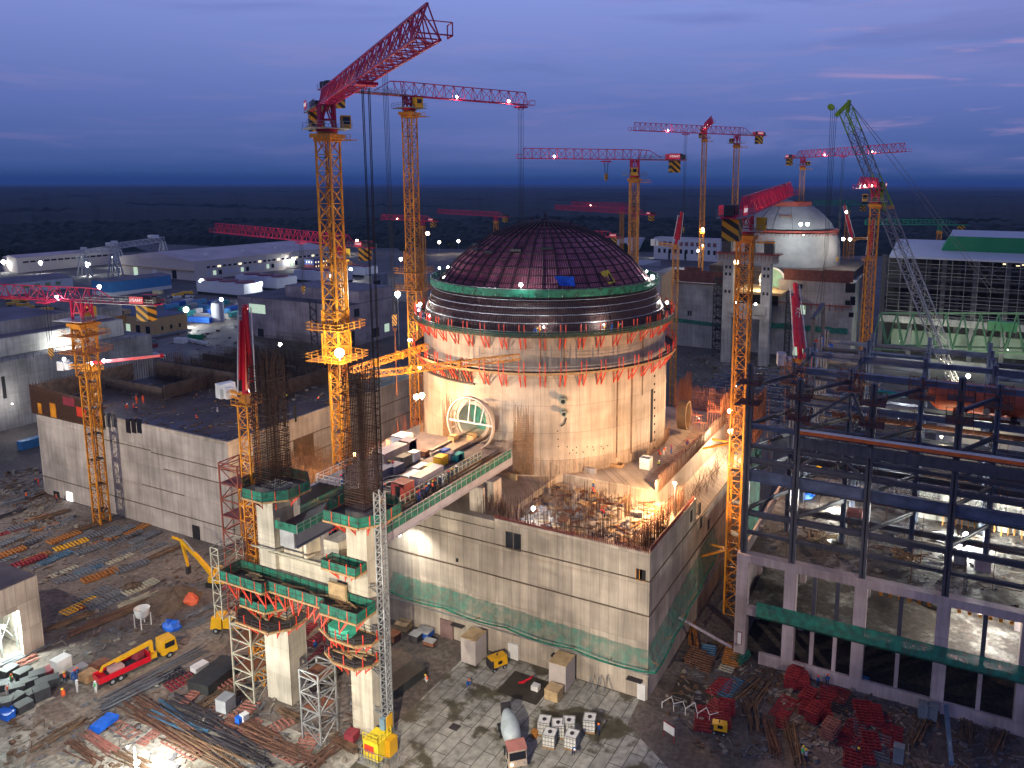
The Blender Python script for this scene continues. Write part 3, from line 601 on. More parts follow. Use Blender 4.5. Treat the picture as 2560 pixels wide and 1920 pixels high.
for px, py, w, d_, h, lb in ((1476, 1205, 2.4, .5, 2.8, 'short stub wall of grey concrete on the lit roof'), (1615, 1170, 2.0, 1.8, 2.2, 'open pale plywood box beside two crouching workers at the drum'), (1280, 1215, 2, .5, 2.4, 'small leaning panel near the left lamp on the roof'), (1496, 1190, 1.2, .4, 2.8, 'dark green panel standing behind the stub wall on the roof'), (1540, 1165, 2.8, 1.6, .6, 'low timber box of offcuts near the drum foot'), (1585, 1190, 2.2, 2.2, .8, 'square concrete upstand with an opening on the roof')):
    p = G(px, py, 21.6 if py > 1185 else 23.5); b = MB(); b.box(p.x-w/2, p.y-d_/2, p.z, p.x+w/2, p.y+d_/2, p.z+h); 
    if 'box' in lb or 'upstand' in lb: b = MB(); [b.box(*q) for q in ((p.x-w/2, p.y-d_/2, p.z, p.x+w/2, p.y-d_/2+.12, p.z+h), (p.x-w/2, p.y+d_/2-.12, p.z, p.x+w/2, p.y+d_/2, p.z+h), (p.x-w/2, p.y-d_/2+.12, p.z, p.x-w/2+.12, p.y+d_/2-.12, p.z+h), (p.x+w/2-.12, p.y-d_/2+.12, p.z, p.x+w/2, p.y+d_/2-.12, p.z+h))]
    solo('roof_box' if 'box' in lb else 'wall_stub' if 'stub' in lb else 'upstand' if 'upstand' in lb else 'panel', b, {'short': C_OLD, 'open': WHT, 'small': PLY, 'dark': GRN, 'low': WOOD, 'square': C_WALL}[lb.split()[0]], lb, 'box' if 'box' in lb else 'wall' if 'wall of' in lb else 'panel' if 'panel' in lb else 'concrete upstand')
# safety net hung round the pale building
def hung(pts_top, pts_bot, m, b=None):
    b = b or MB(); n_ = len(pts_top); b.add([tuple(p) for p in pts_top]+[tuple(p) for p in pts_bot], [(i, i+1, n_+i+1, n_+i) for i in range(n_-1)]); return b
tp = []; bt = []
for i in range(41):
    x = -84+i*(47.9/40); s = abs(sin(i*pi/10))
    tp.append((x, 98.5, 9.3-i*.028-.1*s+.08*sin(i*2.1))); bt.append((x, 96.8-.3*s, 6.7-i*.02-.25*s))
for i in range(22):
    y = 98.6+i*1.6; s = abs(sin(i*pi/5)); tp.append((-36.2, y, 8.6+i*.25)); bt.append((-34.6, y-1.0 if i else 97.2, 5.9+i*.2-.5*s))
sn = thing('safety_net', (-60, 97, 6), 'green safety net slung low round the pale building on poles', 'safety net')
part('net', hung(tp, bt, NETF), NETF, sn)
b = MB(); b.poly(bt, .28, 6); part('gathered_edge', b, NET, sn)
b = MB()
for i in range(0, 41, 5): b.bar((tp[i][0], 98.5, 5.5), bt[i], .09)
for i in range(42, 62, 4): b.bar((-36.3, tp[i][1], 5.5), bt[i], .09)
part('outrigger', b, YEL, sn)
# ================================================================ LEFT BUILDING
lb = thing('left_building', (-165, 104, 0), 'broad grey concrete building left of the bridge, its dark roof deck wet', 'building')
b = MB(); b.box(-198.6, 104.3, 0, -131.3, 170, 23.0); part('wall', b, concrete('concrete_left', (.45, .40, .35), bw=2.6, bh=4.7, contrast=.12, joint=.25), lb)
b = MB(); b.box(-172, 104.3, 23.0, -131.3, 104.8, 23.7); b.box(-131.8, 104.8, 23, -131.3, 168, 23.7); part('parapet', b, C_WALL, lb)
DECK = groundmat('wet_deck', (.022, .017, .018), (.045, .030, .026), (.085, .060, .05), .06, .35, .6)
b = MB(); b.quad((-198, 104.8, 23.05), (-131.9, 104.8, 23.05), (-131.9, 169.5, 23.05), (-198, 169.5, 23.05)); part('roof_deck', b, DECK, lb)
b = MB()
for z, xa, xb in ((4.6, -198.7, -131.15), (9.4, -160, -146), (14.4, -152, -131.15), (18.0, -178, -156), (17.6, -156, -131.15)): b.box(xa, 104.15, z-.1, xb, 104.3, z+.02)
for z in (4.6, 9.4, 14.2, 18.8): b.box(-131.3, 104.3, z-.1, -131.15, 168, z+.02)
part('ledge', b, mat('ledge_dark', (.1, .07, .05)), lb)
for px in (257, 270.5, 284.5, 320.5, 334.5, 348): p = onY(px, 1048 if px < 300 else 1062, 104.3); b = MB(); b.box(p.x-.75, 104.2, p.z-1.9, p.x+.75, 104.5, p.z+1.5); part('window', b, DGL if px > 300 else mat('grey_recess', (.1, .1, .1)), lb)
for px, py in ((143, 1243), (491, 1330), (175, 1245)): p = onY(px, py, 104.3); b = MB(); b.box(p.x-1.1, 104.15, p.z-1.6, p.x+1.1, 104.5, p.z+1.5); part('door', b, HOLE if px > 180 or px < 150 else lamp_mat((1, 1, 1), 2.5), lb)
for px, py, w, h in ((738, 1033, .5, 4), (711, 1045, .5, 4), (760, 1130, 6, 7.5), (700, 1175, .8, 2.4), (700, 1160, .8, 1.2), (716, 1160, .8, 1.4), (716, 1150, .8, 1), (716, 1172, .8, 1.2)):
    p = onX(px, py, -131.3); b = MB(); b.box(-131.5, p.y-w/2, p.z-h/2, -131.2, p.y+w/2, p.z+h/2); part('opening', b, HOLE if w < 5 else mat('brown_recess', (.12, .075, .04)), lb)
fm = thing('formwork_wall', (-185, 104, 21), 'tall rusty reinforcement wall with orange and red form panels on the left corner', 'formwork')
b = MB()
for k in range(60): x = -199.4+k*.47; b.bar((x, 103.9, 20.5), (x, 103.9, 27.9-k*.03), .13)
for k in range(24): b.bar((-199.6, 103.85, 20.8+k*.3), (-171.5, 103.85, 20.6+k*.27), .12)
for k in range(60): y = 104+k*.7; b.bar((-199.5, y, 21), (-199.5, y, 28), .12)
part('bars', b, REB, fm); b = MB(); b.box(-199.3, 104.0, 21, -171.6, 104.25, 26.6); b.box(-199.3, 104.3, 21, -199.0, 130, 27.6); part('panel', b, mat('form_brown', (.11, .075, .055), .8, var=.5, scale=.8), fm)
for x0, x1, z0, z1, m_ in ((-191.5, -189.2, 20.8, 24.3, YEL), (-186, -181.5, 24.6, 26.6, MAG), (-181, -177.5, 22.5, 24.8, ORG_), (-176, -175, 21, 24, YEL), (-196.5, -195, 21, 23.6, YEL), (-175, -172.5, 23.5, 25, RUST)): b = MB(); b.box(x0, 103.7, z0, x1, 103.8, z1); part('panel_board', b, m_, fm)
b = MB(); rnd = random.Random(41)
def rebwall(b, p, q, z0, h, step=.35, w=.08, jit=.5, rows=4, rnd=rnd):
    p = V(p); q = V(q); L = (q-p).length; n_ = max(2, int(L/step))
    for k in range(n_+1): c = p+(q-p)*(k/n_); b.bar((c.x, c.y, z0), (c.x+rnd.uniform(-.08, .08), c.y, z0+h-rnd.uniform(0, jit)), w, 3)
    for k in range(rows): zz = z0+h*.85*(k+1)/(rows+1); b.bar((p.x, p.y, zz), (q.x, q.y, zz), w, 3)
for y in (133, 137, 141, 146, 149, 152, 155, 158, 161, 164, 169, 173, 178): rebwall(b, (-197, y), (-150+rnd.uniform(-6, 10), y), 22.9, rnd.uniform(3.5, 7), .38, .1)
for x in (-196, -190, -186, -180, -174, -168, -163, -157, -152): rebwall(b, (x, 132), (x, 169), 22.9, rnd.uniform(3, 5.5), .45)
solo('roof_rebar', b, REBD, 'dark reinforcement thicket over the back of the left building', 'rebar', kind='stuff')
b = MB(); [b.box(*q) for q in ((-197, 135, 23.05, -150, 135.5, 27.5), (-174.2, 121, 23.05, -173.8, 135, 26.5), (-197, 120.6, 23.05, -174.2, 121, 26), (-197, 150, 23.05, -160, 150.5, 26.5), (-150.4, 135.5, 23.05, -150, 158, 26.8))]; solo('wall_formwork', b, mat('dark_form', (.045, .03, .028), .8, var=.5, scale=.6), 'dark wall formwork standing on the left building roof', 'formwork')
# middle block between left building and bridge
mid = thing('middle_block', (-108, 104.5, 0), 'lower concrete block between the left building and the bridge pillars', 'building')
b = MB(); b.box(-131.2, 104.6, 0, -86.1, 124, 14.6); part('wall', b, C_WALL, mid)
for px in (712, 721): p = onY(px, 1282, 104.6); b = MB(); b.box(p.x-.5, 104.5, p.z-1.2, p.x+.5, 104.8, p.z+1.2); part('window', b, HOLE, mid)
b = MB(); 
for y in (105.5, 108, 110.5, 113, 115.5, 118, 120.5): rebwall(b, (-129, y), (-100, y), 14.6, rnd.uniform(2.6, 5.0), .3, rows=3)
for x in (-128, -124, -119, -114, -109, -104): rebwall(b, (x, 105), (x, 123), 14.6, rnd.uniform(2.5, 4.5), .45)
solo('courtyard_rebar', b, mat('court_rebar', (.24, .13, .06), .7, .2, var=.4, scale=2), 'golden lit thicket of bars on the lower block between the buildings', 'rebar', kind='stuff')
b = MB(); [b.box(*q) for q in ((-131.2, 124, 0, -104, 168, 9), (-112, 124, 9, -104, 135, 19), (-112, 146, 9, -104, 168, 22))]; solo('courtyard_block', b, C_WALL, 'low concrete floor and inner walls of the courtyard left of the drum', 'building')
b = MB(); 
for k in range(90): y = 126+k*.3; b.bar((-104.3-rnd.uniform(0, 2), y, 19), (-104.3-rnd.uniform(0, 2), y, 23+rnd.uniform(0, 4)), .07, 3)
for k in range(24): b.bar((-106, 122+k*.5, 18.9), (-110+rnd.uniform(-1, 1), 123+k*.5, 20.5), .09, 3)
for k in range(12): b.bar((-114+k*.4, 121, 14.5), (-113+k*.4, 124+k*.1, 21), .08, 3)
solo('wall_rebar', b, mat('pink_rebar', (.42, .12, .06), .6, .2, var=.3), 'reddish bars rising from the inner walls left of the drum', 'rebar', kind='stuff')
# ================================================================ TRANSPORT TRESTLE: two pillars, cross beam, bridge deck
def cage(x0, y0, x1, y1, z0, z1, m, label, nbar=11, step=.85, w=.09):
    b = MB(); rnd = random.Random(label)
    for i in range(nbar):
        u = i/(nbar-1)
        for (x, y) in ((x0+(x1-x0)*u, y0), (x0+(x1-x0)*u, y1), (x0, y0+(y1-y0)*u), (x1, y0+(y1-y0)*u), (x0+(x1-x0)*u, (y0+y1)/2)):
            b.bar((x, y, z0), (x, y, z1+rnd.uniform(-.2, 1.8)), w, 3)
    k = 0; z = z0+.3
    while z < z1:
        ww = w*1.6 if k % 3 == 0 else w*.9; b.poly([(x0, y0, z), (x1, y0, z), (x1, y1, z), (x0, y1, z), (x0, y0, z)], ww, 3); 
        if k % 2 == 0: b.bar((x0, y0, z), (x1, y1, z), w, 3)
        z += step*(.45 if z < z0+(z1-z0)*.45 else 1); k += 1
    return solo('reinforcement_cage', b, m, label, 'rebar cage', org=((x0+x1)/2, (y0+y1)/2, z0))
tr = thing('trestle', (-77.5, 76, 0), 'tall pale concrete trestle of two pillars and a cross beam', 'trestle')
b = MB(); b.box(-88, 74, 0, -83.1, 77.4, 14.6); b.box(-88, 74, 14.6, -84.7, 77.8, 33.2); part('pillar', b, C_PIL, tr)
b = MB(); b.box(-71.3, 74, 0, -67.5, 77.5, 12.8); b.box(-71, 74, 12.8, -67.5, 77.5, 33.2); part('pillar', b, C_PIL, tr)
b = MB(); b.box(-84.7, 74.6, 20.6, -71.2, 77.2, 23.6); part('cross_beam', b, C_PIL, tr)
b = MB(); b.box(-84.2, 75.2, 23.6, -80.6, 78, 27.2); b.box(-80, 74.9, 23.6, -79.5, 77.6, 26); b.box(-76.2, 75, 23.6, -73.5, 78, 27.4); part('bearing_block', b, C_PIL, tr)
b = MB(); b.bar((-88.5, 73.2, 24.6), (-68, 73.2, 24.9), .28, 8); b.bar((-86, 73.9, 23.8), (-70, 73.9, 24.0), .16); part('pipe', b, PALE, tr)
cage(-88, 74.1, -84.7, 77.8, 33.3, 51.5, REBD, 'dark reinforcement cage rising from the left trestle pillar', 13)
cage(-71.2, 74.1, -67.6, 77.6, 33.3, 51.4, mat('cage_rust', (.06, .028, .02), .7, .2, var=.4), 'dark reinforcement cage rising from the right trestle pillar', 13)
def workdeck(pts, z, label, m=NET, h=1.4, brk=True, board=WOOD, bz=1.8, inner=None, step=2.7, dm=None):
    """closed polygon platform with net, rails and red brackets under the outer edge"""
    cx = sum(p[0] for p in pts)/len(pts); cy = sum(p[1] for p in pts)/len(pts)
    t = thing('work_platform', (cx, cy, z), label, 'work platform'); n = len(pts)
    b = MB(); b.prism(pts, z-.15, z); part('deck', b, dm or mat('deck_dark', (.05, .04, .035), .8, var=.4), t)
    b = MB(); nb = MB(); rl = MB()
    for i in range(n):
        p, q = pts[i], pts[(i+1) % n]; b.bar((*p, z-.05), (*q, z-.05), .28)
        nb.quad((*p, z-.1), (*q, z-.1), (q[0], q[1], z+h), (p[0], p[1], z+h)); rl.bar((*p, z+h), (*q, z+h), .07); rl.bar((*p, z+h*.5), (*q, z+h*.5), .06)
        L = hypot(q[0]-p[0], q[1]-p[1]); k_ = max(1, int(L/1.5))
        for k in range(k_): u = k/k_; x, y = p[0]+(q[0]-p[0])*u, p[1]+(q[1]-p[1])*u; rl.bar((x, y, z-.3), (x, y, z+h+.1), .08)
    part('edge_board', b, board, t); 
    if m: part('net', nb, m, t)
    part('guard_rail', rl, DRK, t)
    if brk:
        for i in range(n):
            p, q = pts[i], pts[(i+1) % n]; L = hypot(q[0]-p[0], q[1]-p[1]); k_ = max(1, round(L/step))
            if p[1] > cy+1 and q[1] > cy+1: continue
            for k in range(k_):
                u = (k+.5)/k_; x, y = p[0]+(q[0]-p[0])*u, p[1]+(q[1]-p[1])*u; dx, dy = cx-x, cy-y; dl = hypot(dx, dy); s = min(1.7, dl*.6)/dl
                bb = MB(); bb.bar((x, y, z-.2), (x+dx*s, y+dy*s, z-bz), .12); bb.bar((x+dx*s, y+dy*s, z-.2), (x+dx*s, y+dy*s, z-bz-.2), .11); bb.bar((x, y, z-.2), (x, y, z+1.5), .11); bb.bar((x+dx*s, y+dy*s, z-bz), (x, y, z+.3), .1)
                part('bracket', bb, ORG_, t)
    return t
workdeck([(-90.8, 74), (-87.8, 71.6), (-83.9, 71.6), (-81.4, 74), (-81.4, 78), (-84, 80.2), (-88.5, 80.2), (-90.8, 78)], 32.6, 'octagonal work platform with torn green net round the left cage', h=1.5)
workdeck([(-74, 74), (-72.6, 71.6), (-66.6, 71.6), (-64.8, 74), (-64.8, 78), (-66.8, 79.5), (-72.5, 79.5), (-74, 78)], 32.4, 'work platform with timber edge and green net round the right cage', h=1.5)
workdeck([(-91.8, 70.2), (-83.4, 70.2), (-83.2, 71.2), (-72.8, 71.2), (-72.6, 70.2), (-66.2, 70.2), (-66.2, 73.8), (-91.8, 73.8)], 19.8, 'long stepped work platform with green net across both trestle pillars', h=1.5, bz=2.2)
workdeck([(-91, 72.6), (-88.5, 70.6), (-83.5, 70.6), (-82, 72.6), (-82, 74), (-91, 74)], 16.6, 'small green netted platform on the left pillar under the long platform', h=1.2)
workdeck([(-91.6, 72.4), (-89, 70.2), (-82.6, 70.2), (-80.6, 72.4), (-80.6, 76.5), (-82.9, 76.5), (-82.9, 73.8), (-91.6, 73.8)], 14.0, 'lowest work platform on the left pillar, no net', m=None, h=1.1)
workdeck([(-74.5, 71.8), (-71.5, 70.6), (-67.2, 70.6), (-65.4, 72), (-65.4, 74), (-74.5, 74)], 16.2, 'work platform on the right pillar carrying a green covered bin', m=None, h=1.0)
workdeck([(-73.5, 71.6), (-70.8, 70.4), (-67.2, 70.4), (-65.6, 72), (-65.6, 74), (-73.5, 74)], 13.0, 'lowest work platform on the right pillar, littered with boards', m=None, h=.9)
workdeck([(-73.6, 71.8), (-67.6, 71.8), (-67.6, 73.9), (-73.6, 73.9)], 25.3, 'green netted balcony crowded with workers on the right pillar', h=1.2, bz=1.2)
b = MB(); b.prism([(-72.6, 71.5), (-71.6, 71), (-69.6, 71), (-69, 71.6), (-69, 73), (-72.6, 73)], 16.2, 17.5); solo('covered_bin', b, mat('mint_cover', (.05, .42, .27)), 'mint green covered bin on the right pillar platform', 'bin')
b = MB(); b.box(-73.9, 73.2, 20, -70.9, 73.6, 22.5); solo('hung_panel', b, PLY, 'cream form panel hung on the cross beam near the right pillar', 'formwork')
rnd = random.Random(77)
for k, (x, y, z) in enumerate(((-87, 72.4, 20.2), (-80.5, 72.6, 20.2), (-76, 72.3, 20.2), (-70, 72.4, 20.2), (-86, 72.4, 14.3), (-70, 72.2, 13.3), (-68.6, 72.6, 13.3))):
    b = MB(); 
    for j in range(5): b.obox((x+rnd.uniform(-1, 1), y+rnd.uniform(-.5, .5), z+.08*j), (rnd.uniform(1.5, 3), .25, .1), rnd.uniform(-.4, .4))
    solo('board_pile', b, WOOD if k % 2 else PLY, '%s board pile lying on the %s' % ('brown' if k % 2 else 'pale', ('long stepped platform, left end', 'long stepped platform, left of centre', 'long stepped platform, right of centre', 'long stepped platform, right end', 'lowest left pillar platform', 'lowest right pillar platform, left side', 'lowest right pillar platform, right side')[k]), 'boards')
# bridge
br_ = thing('transport_bridge', (-77.6, 90, 27), 'heavy transport bridge running from the pillars to the round hatch', 'bridge')
b = MB(); b.box(-68.2, 77.6, 27.3, -67.6, 112, 29.6); b.box(-68.7, 77.6, 27.3, -67.5, 112, 27.5); part('side_girder', b, mat('girder_lilac', (.36, .33, .35), .6, var=.25, scale=.3), br_)
b = MB(); b.box(-80.4, 71.6, 27.3, -78.1, 112, 29.6); b.box(-80.7, 71.6, 27.15, -77.6, 112, 27.3); part('middle_girder', b, mat('girder_slate', (.11, .115, .15), .5, var=.2, scale=.3), br_)
b = MB(); b.box(-88.4, 82, 27.3, -87.8, 112, 29.6); part('left_girder', b, mat('girder_slate', (.11, .115, .15)), br_)
b = MB(); b.box(-88.4, 86, 29.5, -70.2, 113, 29.75); b.box(-82, 82, 29.5, -70.2, 86, 29.75); part('deck', b, mat('bridge_deck', (.12, .10, .10), .7, var=.4, scale=.4), br_)
b = MB(); b.box(-70.2, 77.6, 28.9, -67.6, 112, 29.1); part('walkway', b, WOOD, br_)
b = MB(); b.box(-81.4, 71.4, 29.6, -77.4, 86, 29.75); part('narrow_walkway', b, DRK, br_)
b = MB(); b.box(-77.5, 74.0, 23.8, -78.2, 74.2, 29.5) if 0 else b.box(-80.6, 71.4, 27.1, -78.0, 71.6, 29.6); part('end_plate', b, GREY, br_)
def railing(b, p, q, h=1.1, st=1.2, w=.07):
    p = V(p); q = V(q); L = (q-p).length; k_ = max(1, int(L/st))
    for k in range(k_+1): c = p+(q-p)*(k/k_); b.bar(c-V((0, 0, .3)), c+V((0, 0, h)), w)
    for f in (.5, 1): b.bar(p+V((0, 0, h*f)), q+V((0, 0, h*f)), w)
b = MB(); railing(b, (-67.55, 78, 29.1), (-67.55, 111.5, 29.1), 1.3, 1.35, .09); part('outer_rail', b, GALV, br_)
b = MB(); b.quad((-67.52, 78, 28.7), (-67.52, 111.5, 28.7), (-67.52, 111.5, 30.2), (-67.52, 78, 30.2)); part('outer_net', b, NET, br_)
b = MB(); railing(b, (-70.2, 84.4, 29.8), (-70.2, 106, 29.8), 1.5, 1.1, .09); railing(b, (-76.5, 85.5, 29.8), (-70.2, 84.4, 29.8), 1.1, 1.1); part('inner_rail', b, PALE, br_)
b = MB(); b.box(-70.3, 84.4, 29.4, -70.1, 106, 29.8); part('toe_board', b, WOOD, br_)
b = MB(); b.quad((-70.25, 84.4, 29.7), (-70.25, 106, 29.7), (-70.25, 106, 30.8), (-70.25, 84.4, 30.8)); part('inner_net', b, NETF, br_)
b = MB(); b.quad((-77.35, 71.4, 29.5), (-77.35, 86, 29.5), (-77.35, 86, 30.9), (-77.35, 71.4, 30.9)); b.quad((-81.4, 71.35, 29.5), (-77.35, 71.35, 29.5), (-77.35, 71.35, 30.7), (-81.4, 71.35, 30.7)); b.quad((-81.45, 76, 29.5), (-81.45, 86, 29.5), (-81.45, 86, 30.9), (-81.45, 76, 30.9)); part('narrow_net', b, NET, br_)
b = MB(); railing(b, (-77.3, 71.4, 29.7), (-77.3, 86, 29.7)); railing(b, (-81.5, 76, 29.7), (-81.5, 86, 29.7)); part('narrow_rail', b, GALV, br_)
b = MB(); b.box(-82.1, 85.6, 28.2, -76.2, 86.1, 30.2); part('end_parapet', b, WHT, br_)
b = MB(); railing(b, (-82, 86, 29.8), (-76, 86, 29.8), 1.2); railing(b, (-88, 86, 29.8), (-82, 86, 29.8), 1.2); railing(b, (-88.3, 86, 29.8), (-88.3, 104, 29.8), 1.1, 1.6); part('deck_rail', b, WHT, br_)
for q in ((-68.3, 103.5, 23, -66.2, 106, 27.2), (-69, 100.5, 22.9, -66.4, 101.2, 27.2)): part('support', MB().box(*q), C_WALL, br_)
b = MB()       # rails leading into the hatch
for x in (-79.6, -76.2): b.box(x, 104, 30.2, x+.5, 118, 30.6)
b.box(-79.6, 107, 29.9, -75.7, 118, 30.2); part('track', b, mat('track_steel', (.30, .24, .2), .5, .3), br_)
# octagonal railing pit
oc = [(-75.2+2.4*cos(R(22.5+45*k)), 89.5+2.4*sin(R(22.5+45*k))) for k in range(9)]
pt = thing('railed_opening', (-75.2, 89.5, 29.8), 'octagonal opening in the bridge deck inside a pale railing', 'railed opening')
b = MB(); [railing(b, (*oc[k], 29.8), (*oc[k+1], 29.8), 1.1, 1) for k in range(8)]; part('railing', b, GALV, pt)
b = MB(); b.prism(oc[:8], 29.76, 29.8); part('hole', b, HOLE, pt)
b = MB(); [b.bar((*oc[k], 29.9), (*oc[k+1], 29.9), .3) for k in range(8)]; part('kerb', b, PALE, pt)
# machines and containers on the bridge deck (sight lines met with the deck)
def deckbox(px, py, w, d, h, m, name, label, cat, z=29.75, rz=0, extras=None, chamfer=False):
    p = G(px, py, z); t = thing(name, (p.x, p.y, z), label, cat, rz=rz)
    b = MB(); b.box(-w/2, -d/2, .12, w/2, d/2, h); part('body', b, m, t, True)
    b = MB(); 
    for s in (-1, 1): b.box(s*w/2-.06, -d/2-.03, .02, s*w/2+.06, d/2+.03, .14)
    for s in (-1, 1): b.box(-w/2, s*d/2-.03, h-.12, w/2, s*d/2+.03, h+.03)
    part('frame', b, DRK, t, True)
    if extras == 'door': b = MB(); b.box(-.45, -d/2-.05, .2, .45, -d/2-.02, h*.85); part('door', b, HOLE, t, True)
    if extras == 'vent': b = MB(); [b.box(-w/2-.04, -d*.35+k*.2, .4, -w/2-.01, -d*.35+k*.2+.1, h*.8) for k in range(int(d*.7/.2))]; part('louvre', b, DRK, t, True)
    if extras == 'drum': b = MB(); b.tube((-w/2, 0, h*.5), (w/2, 0, h*.5), h*.45, 14); part('drum', b, BLUE, t, True)
    return t
deckbox(1008, 1245, 2.4, 2.4, 2.7, mat('container_red', (.42, .045, .035), .55, var=.25), 'container', 'square dull red container beside the bridge rail', 'container', extras='door')
deckbox(1068, 1205, 2.0, 6.2, 1.9, mat('lilac_grey', (.24, .22, .27), .5, var=.2), 'generator', 'long lilac grey generator housing along the bridge rail', 'generator', extras='vent')
deckbox(1075, 1180, 1.2, 1.8, 1.3, YEL2, 'machine', 'small yellow machine next to the long lilac housing', 'machine')
deckbox(1102, 1163, 1.6, 2.1, 1.7, YEL2, 'machine', 'larger yellow machine nearer the hatch on the bridge', 'machine', extras='vent')
deckbox(1028, 1190, 1.4, 3.4, .5, LGREY, 'panel_stack', 'pale flat panel stack on the bridge deck, nearer the pillar', 'panels')
deckbox(1050, 1170, 1.4, 3.0, .5, LGREY, 'panel_stack', 'pale flat panel stack on the bridge deck, nearer the hatch', 'panels')
deckbox(1035, 1152, 1.5, 1.7, 1.7, WHT, 'tank', 'square white caged tank in the middle of the bridge deck', 'tank', extras='vent')
deckbox(1010, 1165, 1.7, 2.4, 1.9, mat('olive_box', (.14, .13, .10)), 'machine', 'dark olive box machine behind the white caged tank', 'machine')
deckbox(1020, 1130, 2.2, 2.2, 2.3, mat('plum_box', (.13, .11, .15), .5), 'machine', 'plum coloured rounded machine at the far left of the deck', 'machine', extras='drum')
deckbox(1006, 1118, 2.6, 3.0, 2.4, WHT, 'container', 'white cabin container at the back of the bridge deck', 'container')
deckbox(977, 1155, 2.4, 6.2, 2.5, mat('silver_box', (.40, .36, .34), .35, .3), 'container', 'long silver container with open dark side on the bridge', 'container', extras='vent')
deckbox(960, 1192, 1.8, 2.6, 1.6, mat('slate_box', (.12, .12, .16)), 'skip', 'low slate skip next to the right cage on the bridge', 'skip')
deckbox(988, 1182, 1.8, 2.6, 1.5, mat('slate_box', (.12, .12, .16)), 'skip', 'low slate skip with blue bags in it on the bridge', 'skip')
deckbox(1112, 1142, 1.1, 1.5, 1.4, BLUE, 'barrel_box', 'dark blue box near the hatch end of the bridge', 'box')
deckbox(1145, 1150, 1.1, 2.2, 1.2, TEAL, 'compressor', 'turquoise compressor by the rail at the hatch end', 'compressor', extras='drum')
deckbox(1125, 1152, 1.2, 1.5, 1.5, mat('slate_box', (.12, .12, .16)), 'machine', 'slate box between the yellow machine and turquoise compressor', 'machine')
deckbox(1060, 1140, 1.5, 1.2, 1.0, RUST, 'bin', 'rusty bin behind the pale panels on the bridge deck', 'bin')
deckbox(1133, 1108, 1.4, 1.4, 1.6, TAN, 'roller', 'tan roller support before the hatch, left one', 'support')
deckbox(1180, 1105, 1.4, 1.4, 1.6, TAN, 'roller', 'tan roller support before the hatch, right one', 'support')
# ================================================================ SCAFFOLD TOWERS, STAIR TOWER, HOIST
def scaffold(x0, y0, z0, x1, y1, z1, m, label, lift=2.2, w=.13, decks=True, name='scaffold_tower', dm=None, stairs=False, brace=True):
    t = thing(name, ((x0+x1)/2, (y0+y1)/2, z0), label, 'scaffold'); b = MB(); C4 = [(x0, y0), (x1, y0), (x1, y1), (x0, y1)]
    for x, y in C4: b.bar((x, y, z0), (x, y, z1), w*1.3)
    z = z0; k = 0
    while z < z1-.1:
        zt = min(z1, z+lift)
        for i in range(4):
            p, q = C4[i], C4[(i+1) % 4]; b.bar((*p, zt), (*q, zt), w)
            if brace: b.bar((*p, z) if (i+k) % 2 else (*q, z), (*q, zt) if (i+k) % 2 else (*p, zt), w*.8)
        z = zt; k += 1
    part('frame', b, m, t)
    if decks:
        b = MB(); z = z0+lift*2
        while z < z1-.1: b.box(x0+.1, y0+.1, z-.08, x1-.1, y1-.1, z); z += lift*2
        part('decks', b, dm or RUST, t)
    if stairs:
        b = MB(); z = z0; s = 0
        while z+lift <= z1+.1:
            a, c = (x0+.3, x1-.3) if s % 2 else (x1-.3, x0+.3)
            for yy in (y0+.35, y0+1.0): b.bar((a, yy, z), (c, yy, z+lift), .09)
            for q in range(8): u = q/8; b.box(a+(c-a)*u-.12, y0+.35, z+lift*u, a+(c-a)*u+.12, y0+1.0, z+lift*u+.04)
            z += lift; s += 1
        part('stairs', b, GALV, t)
    return t
scaffold(-92.4, 71.8, 0, -88.3, 75.2, 13.2, PALE, 'cream lattice scaffold tower close against the left pillar', 2.4, .17)
scaffold(-76.6, 69.8, 0, -73.2, 73, 10.6, GALV, 'open grey stair tower standing between the pillars', 2.4, .16, stairs=True)
scaffold(-98.2, 76.2, 0, -94.2, 80, 34.5, mat('red_oxide', (.22, .05, .03), .7, var=.3), 'tall red oxide scaffold left of the left pillar', 2.6, .15, dm=mat('oxide_deck', (.12, .035, .03)))
scaffold(-94.1, 76.2, 0, -90.3, 80, 31, YEL, 'yellow lattice scaffold between red scaffold and left pillar', 2.6, .15)
scaffold(-93.5, 70.2, 13.5, -91.9, 74.5, 24.5, PALE, 'small cream scaffold bay at the left end of the long platform', 2.0, .1, decks=False)
scaffold(-73.4, 77.9, 12, -71.3, 80.5, 31.5, RUST, 'rusty scaffold bay behind the right pillar', 2.2, .12)
# hoist mast and its yellow cage
hm = thing('passenger_hoist', (-64.6, 73.6, 0), 'rack hoist mast with a yellow cage at its foot by the right pillar', 'hoist')
b = MB(); x0, x1, y0, y1 = -65.3, -64.3, 73.3, 74.3
for x, y in ((x0, y0), (x1, y0), (x1, y1), (x0, y1)): b.bar((x, y, 0), (x, y, 37), .14)
for k in range(36):
    z = k*1.03; C4 = [(x0, y0), (x1, y0), (x1, y1), (x0, y1)]
    for i in range(4): p, q = C4[i], C4[(i+1) % 4]; b.bar((*p, z), (*q, z), .09); b.bar((*p, z), (*q, z+1.03), .08)
part('mast', b, GALV, hm); b = MB(); b.bar((-65.5, 73.8, 0), (-65.5, 73.8, 36), .2); part('rack', b, BLK, hm)
for z in (4.6, 10.6, 16.8, 22.8): b = MB(); b.bar((-67.5, 74.2, z), (-65.2, 73.4, z), .12); b.bar((-67.5, 75.6, z), (-65.2, 74.2, z), .12); b.bar((-67.4, 74.2, z+.5), (-65.2, 73.4, z+.05), .1); b.bar((-67.4, 74.2, z+.5), (-65.2, 74.2, z+.2), .08); part('wall_tie', b, GALV, hm)
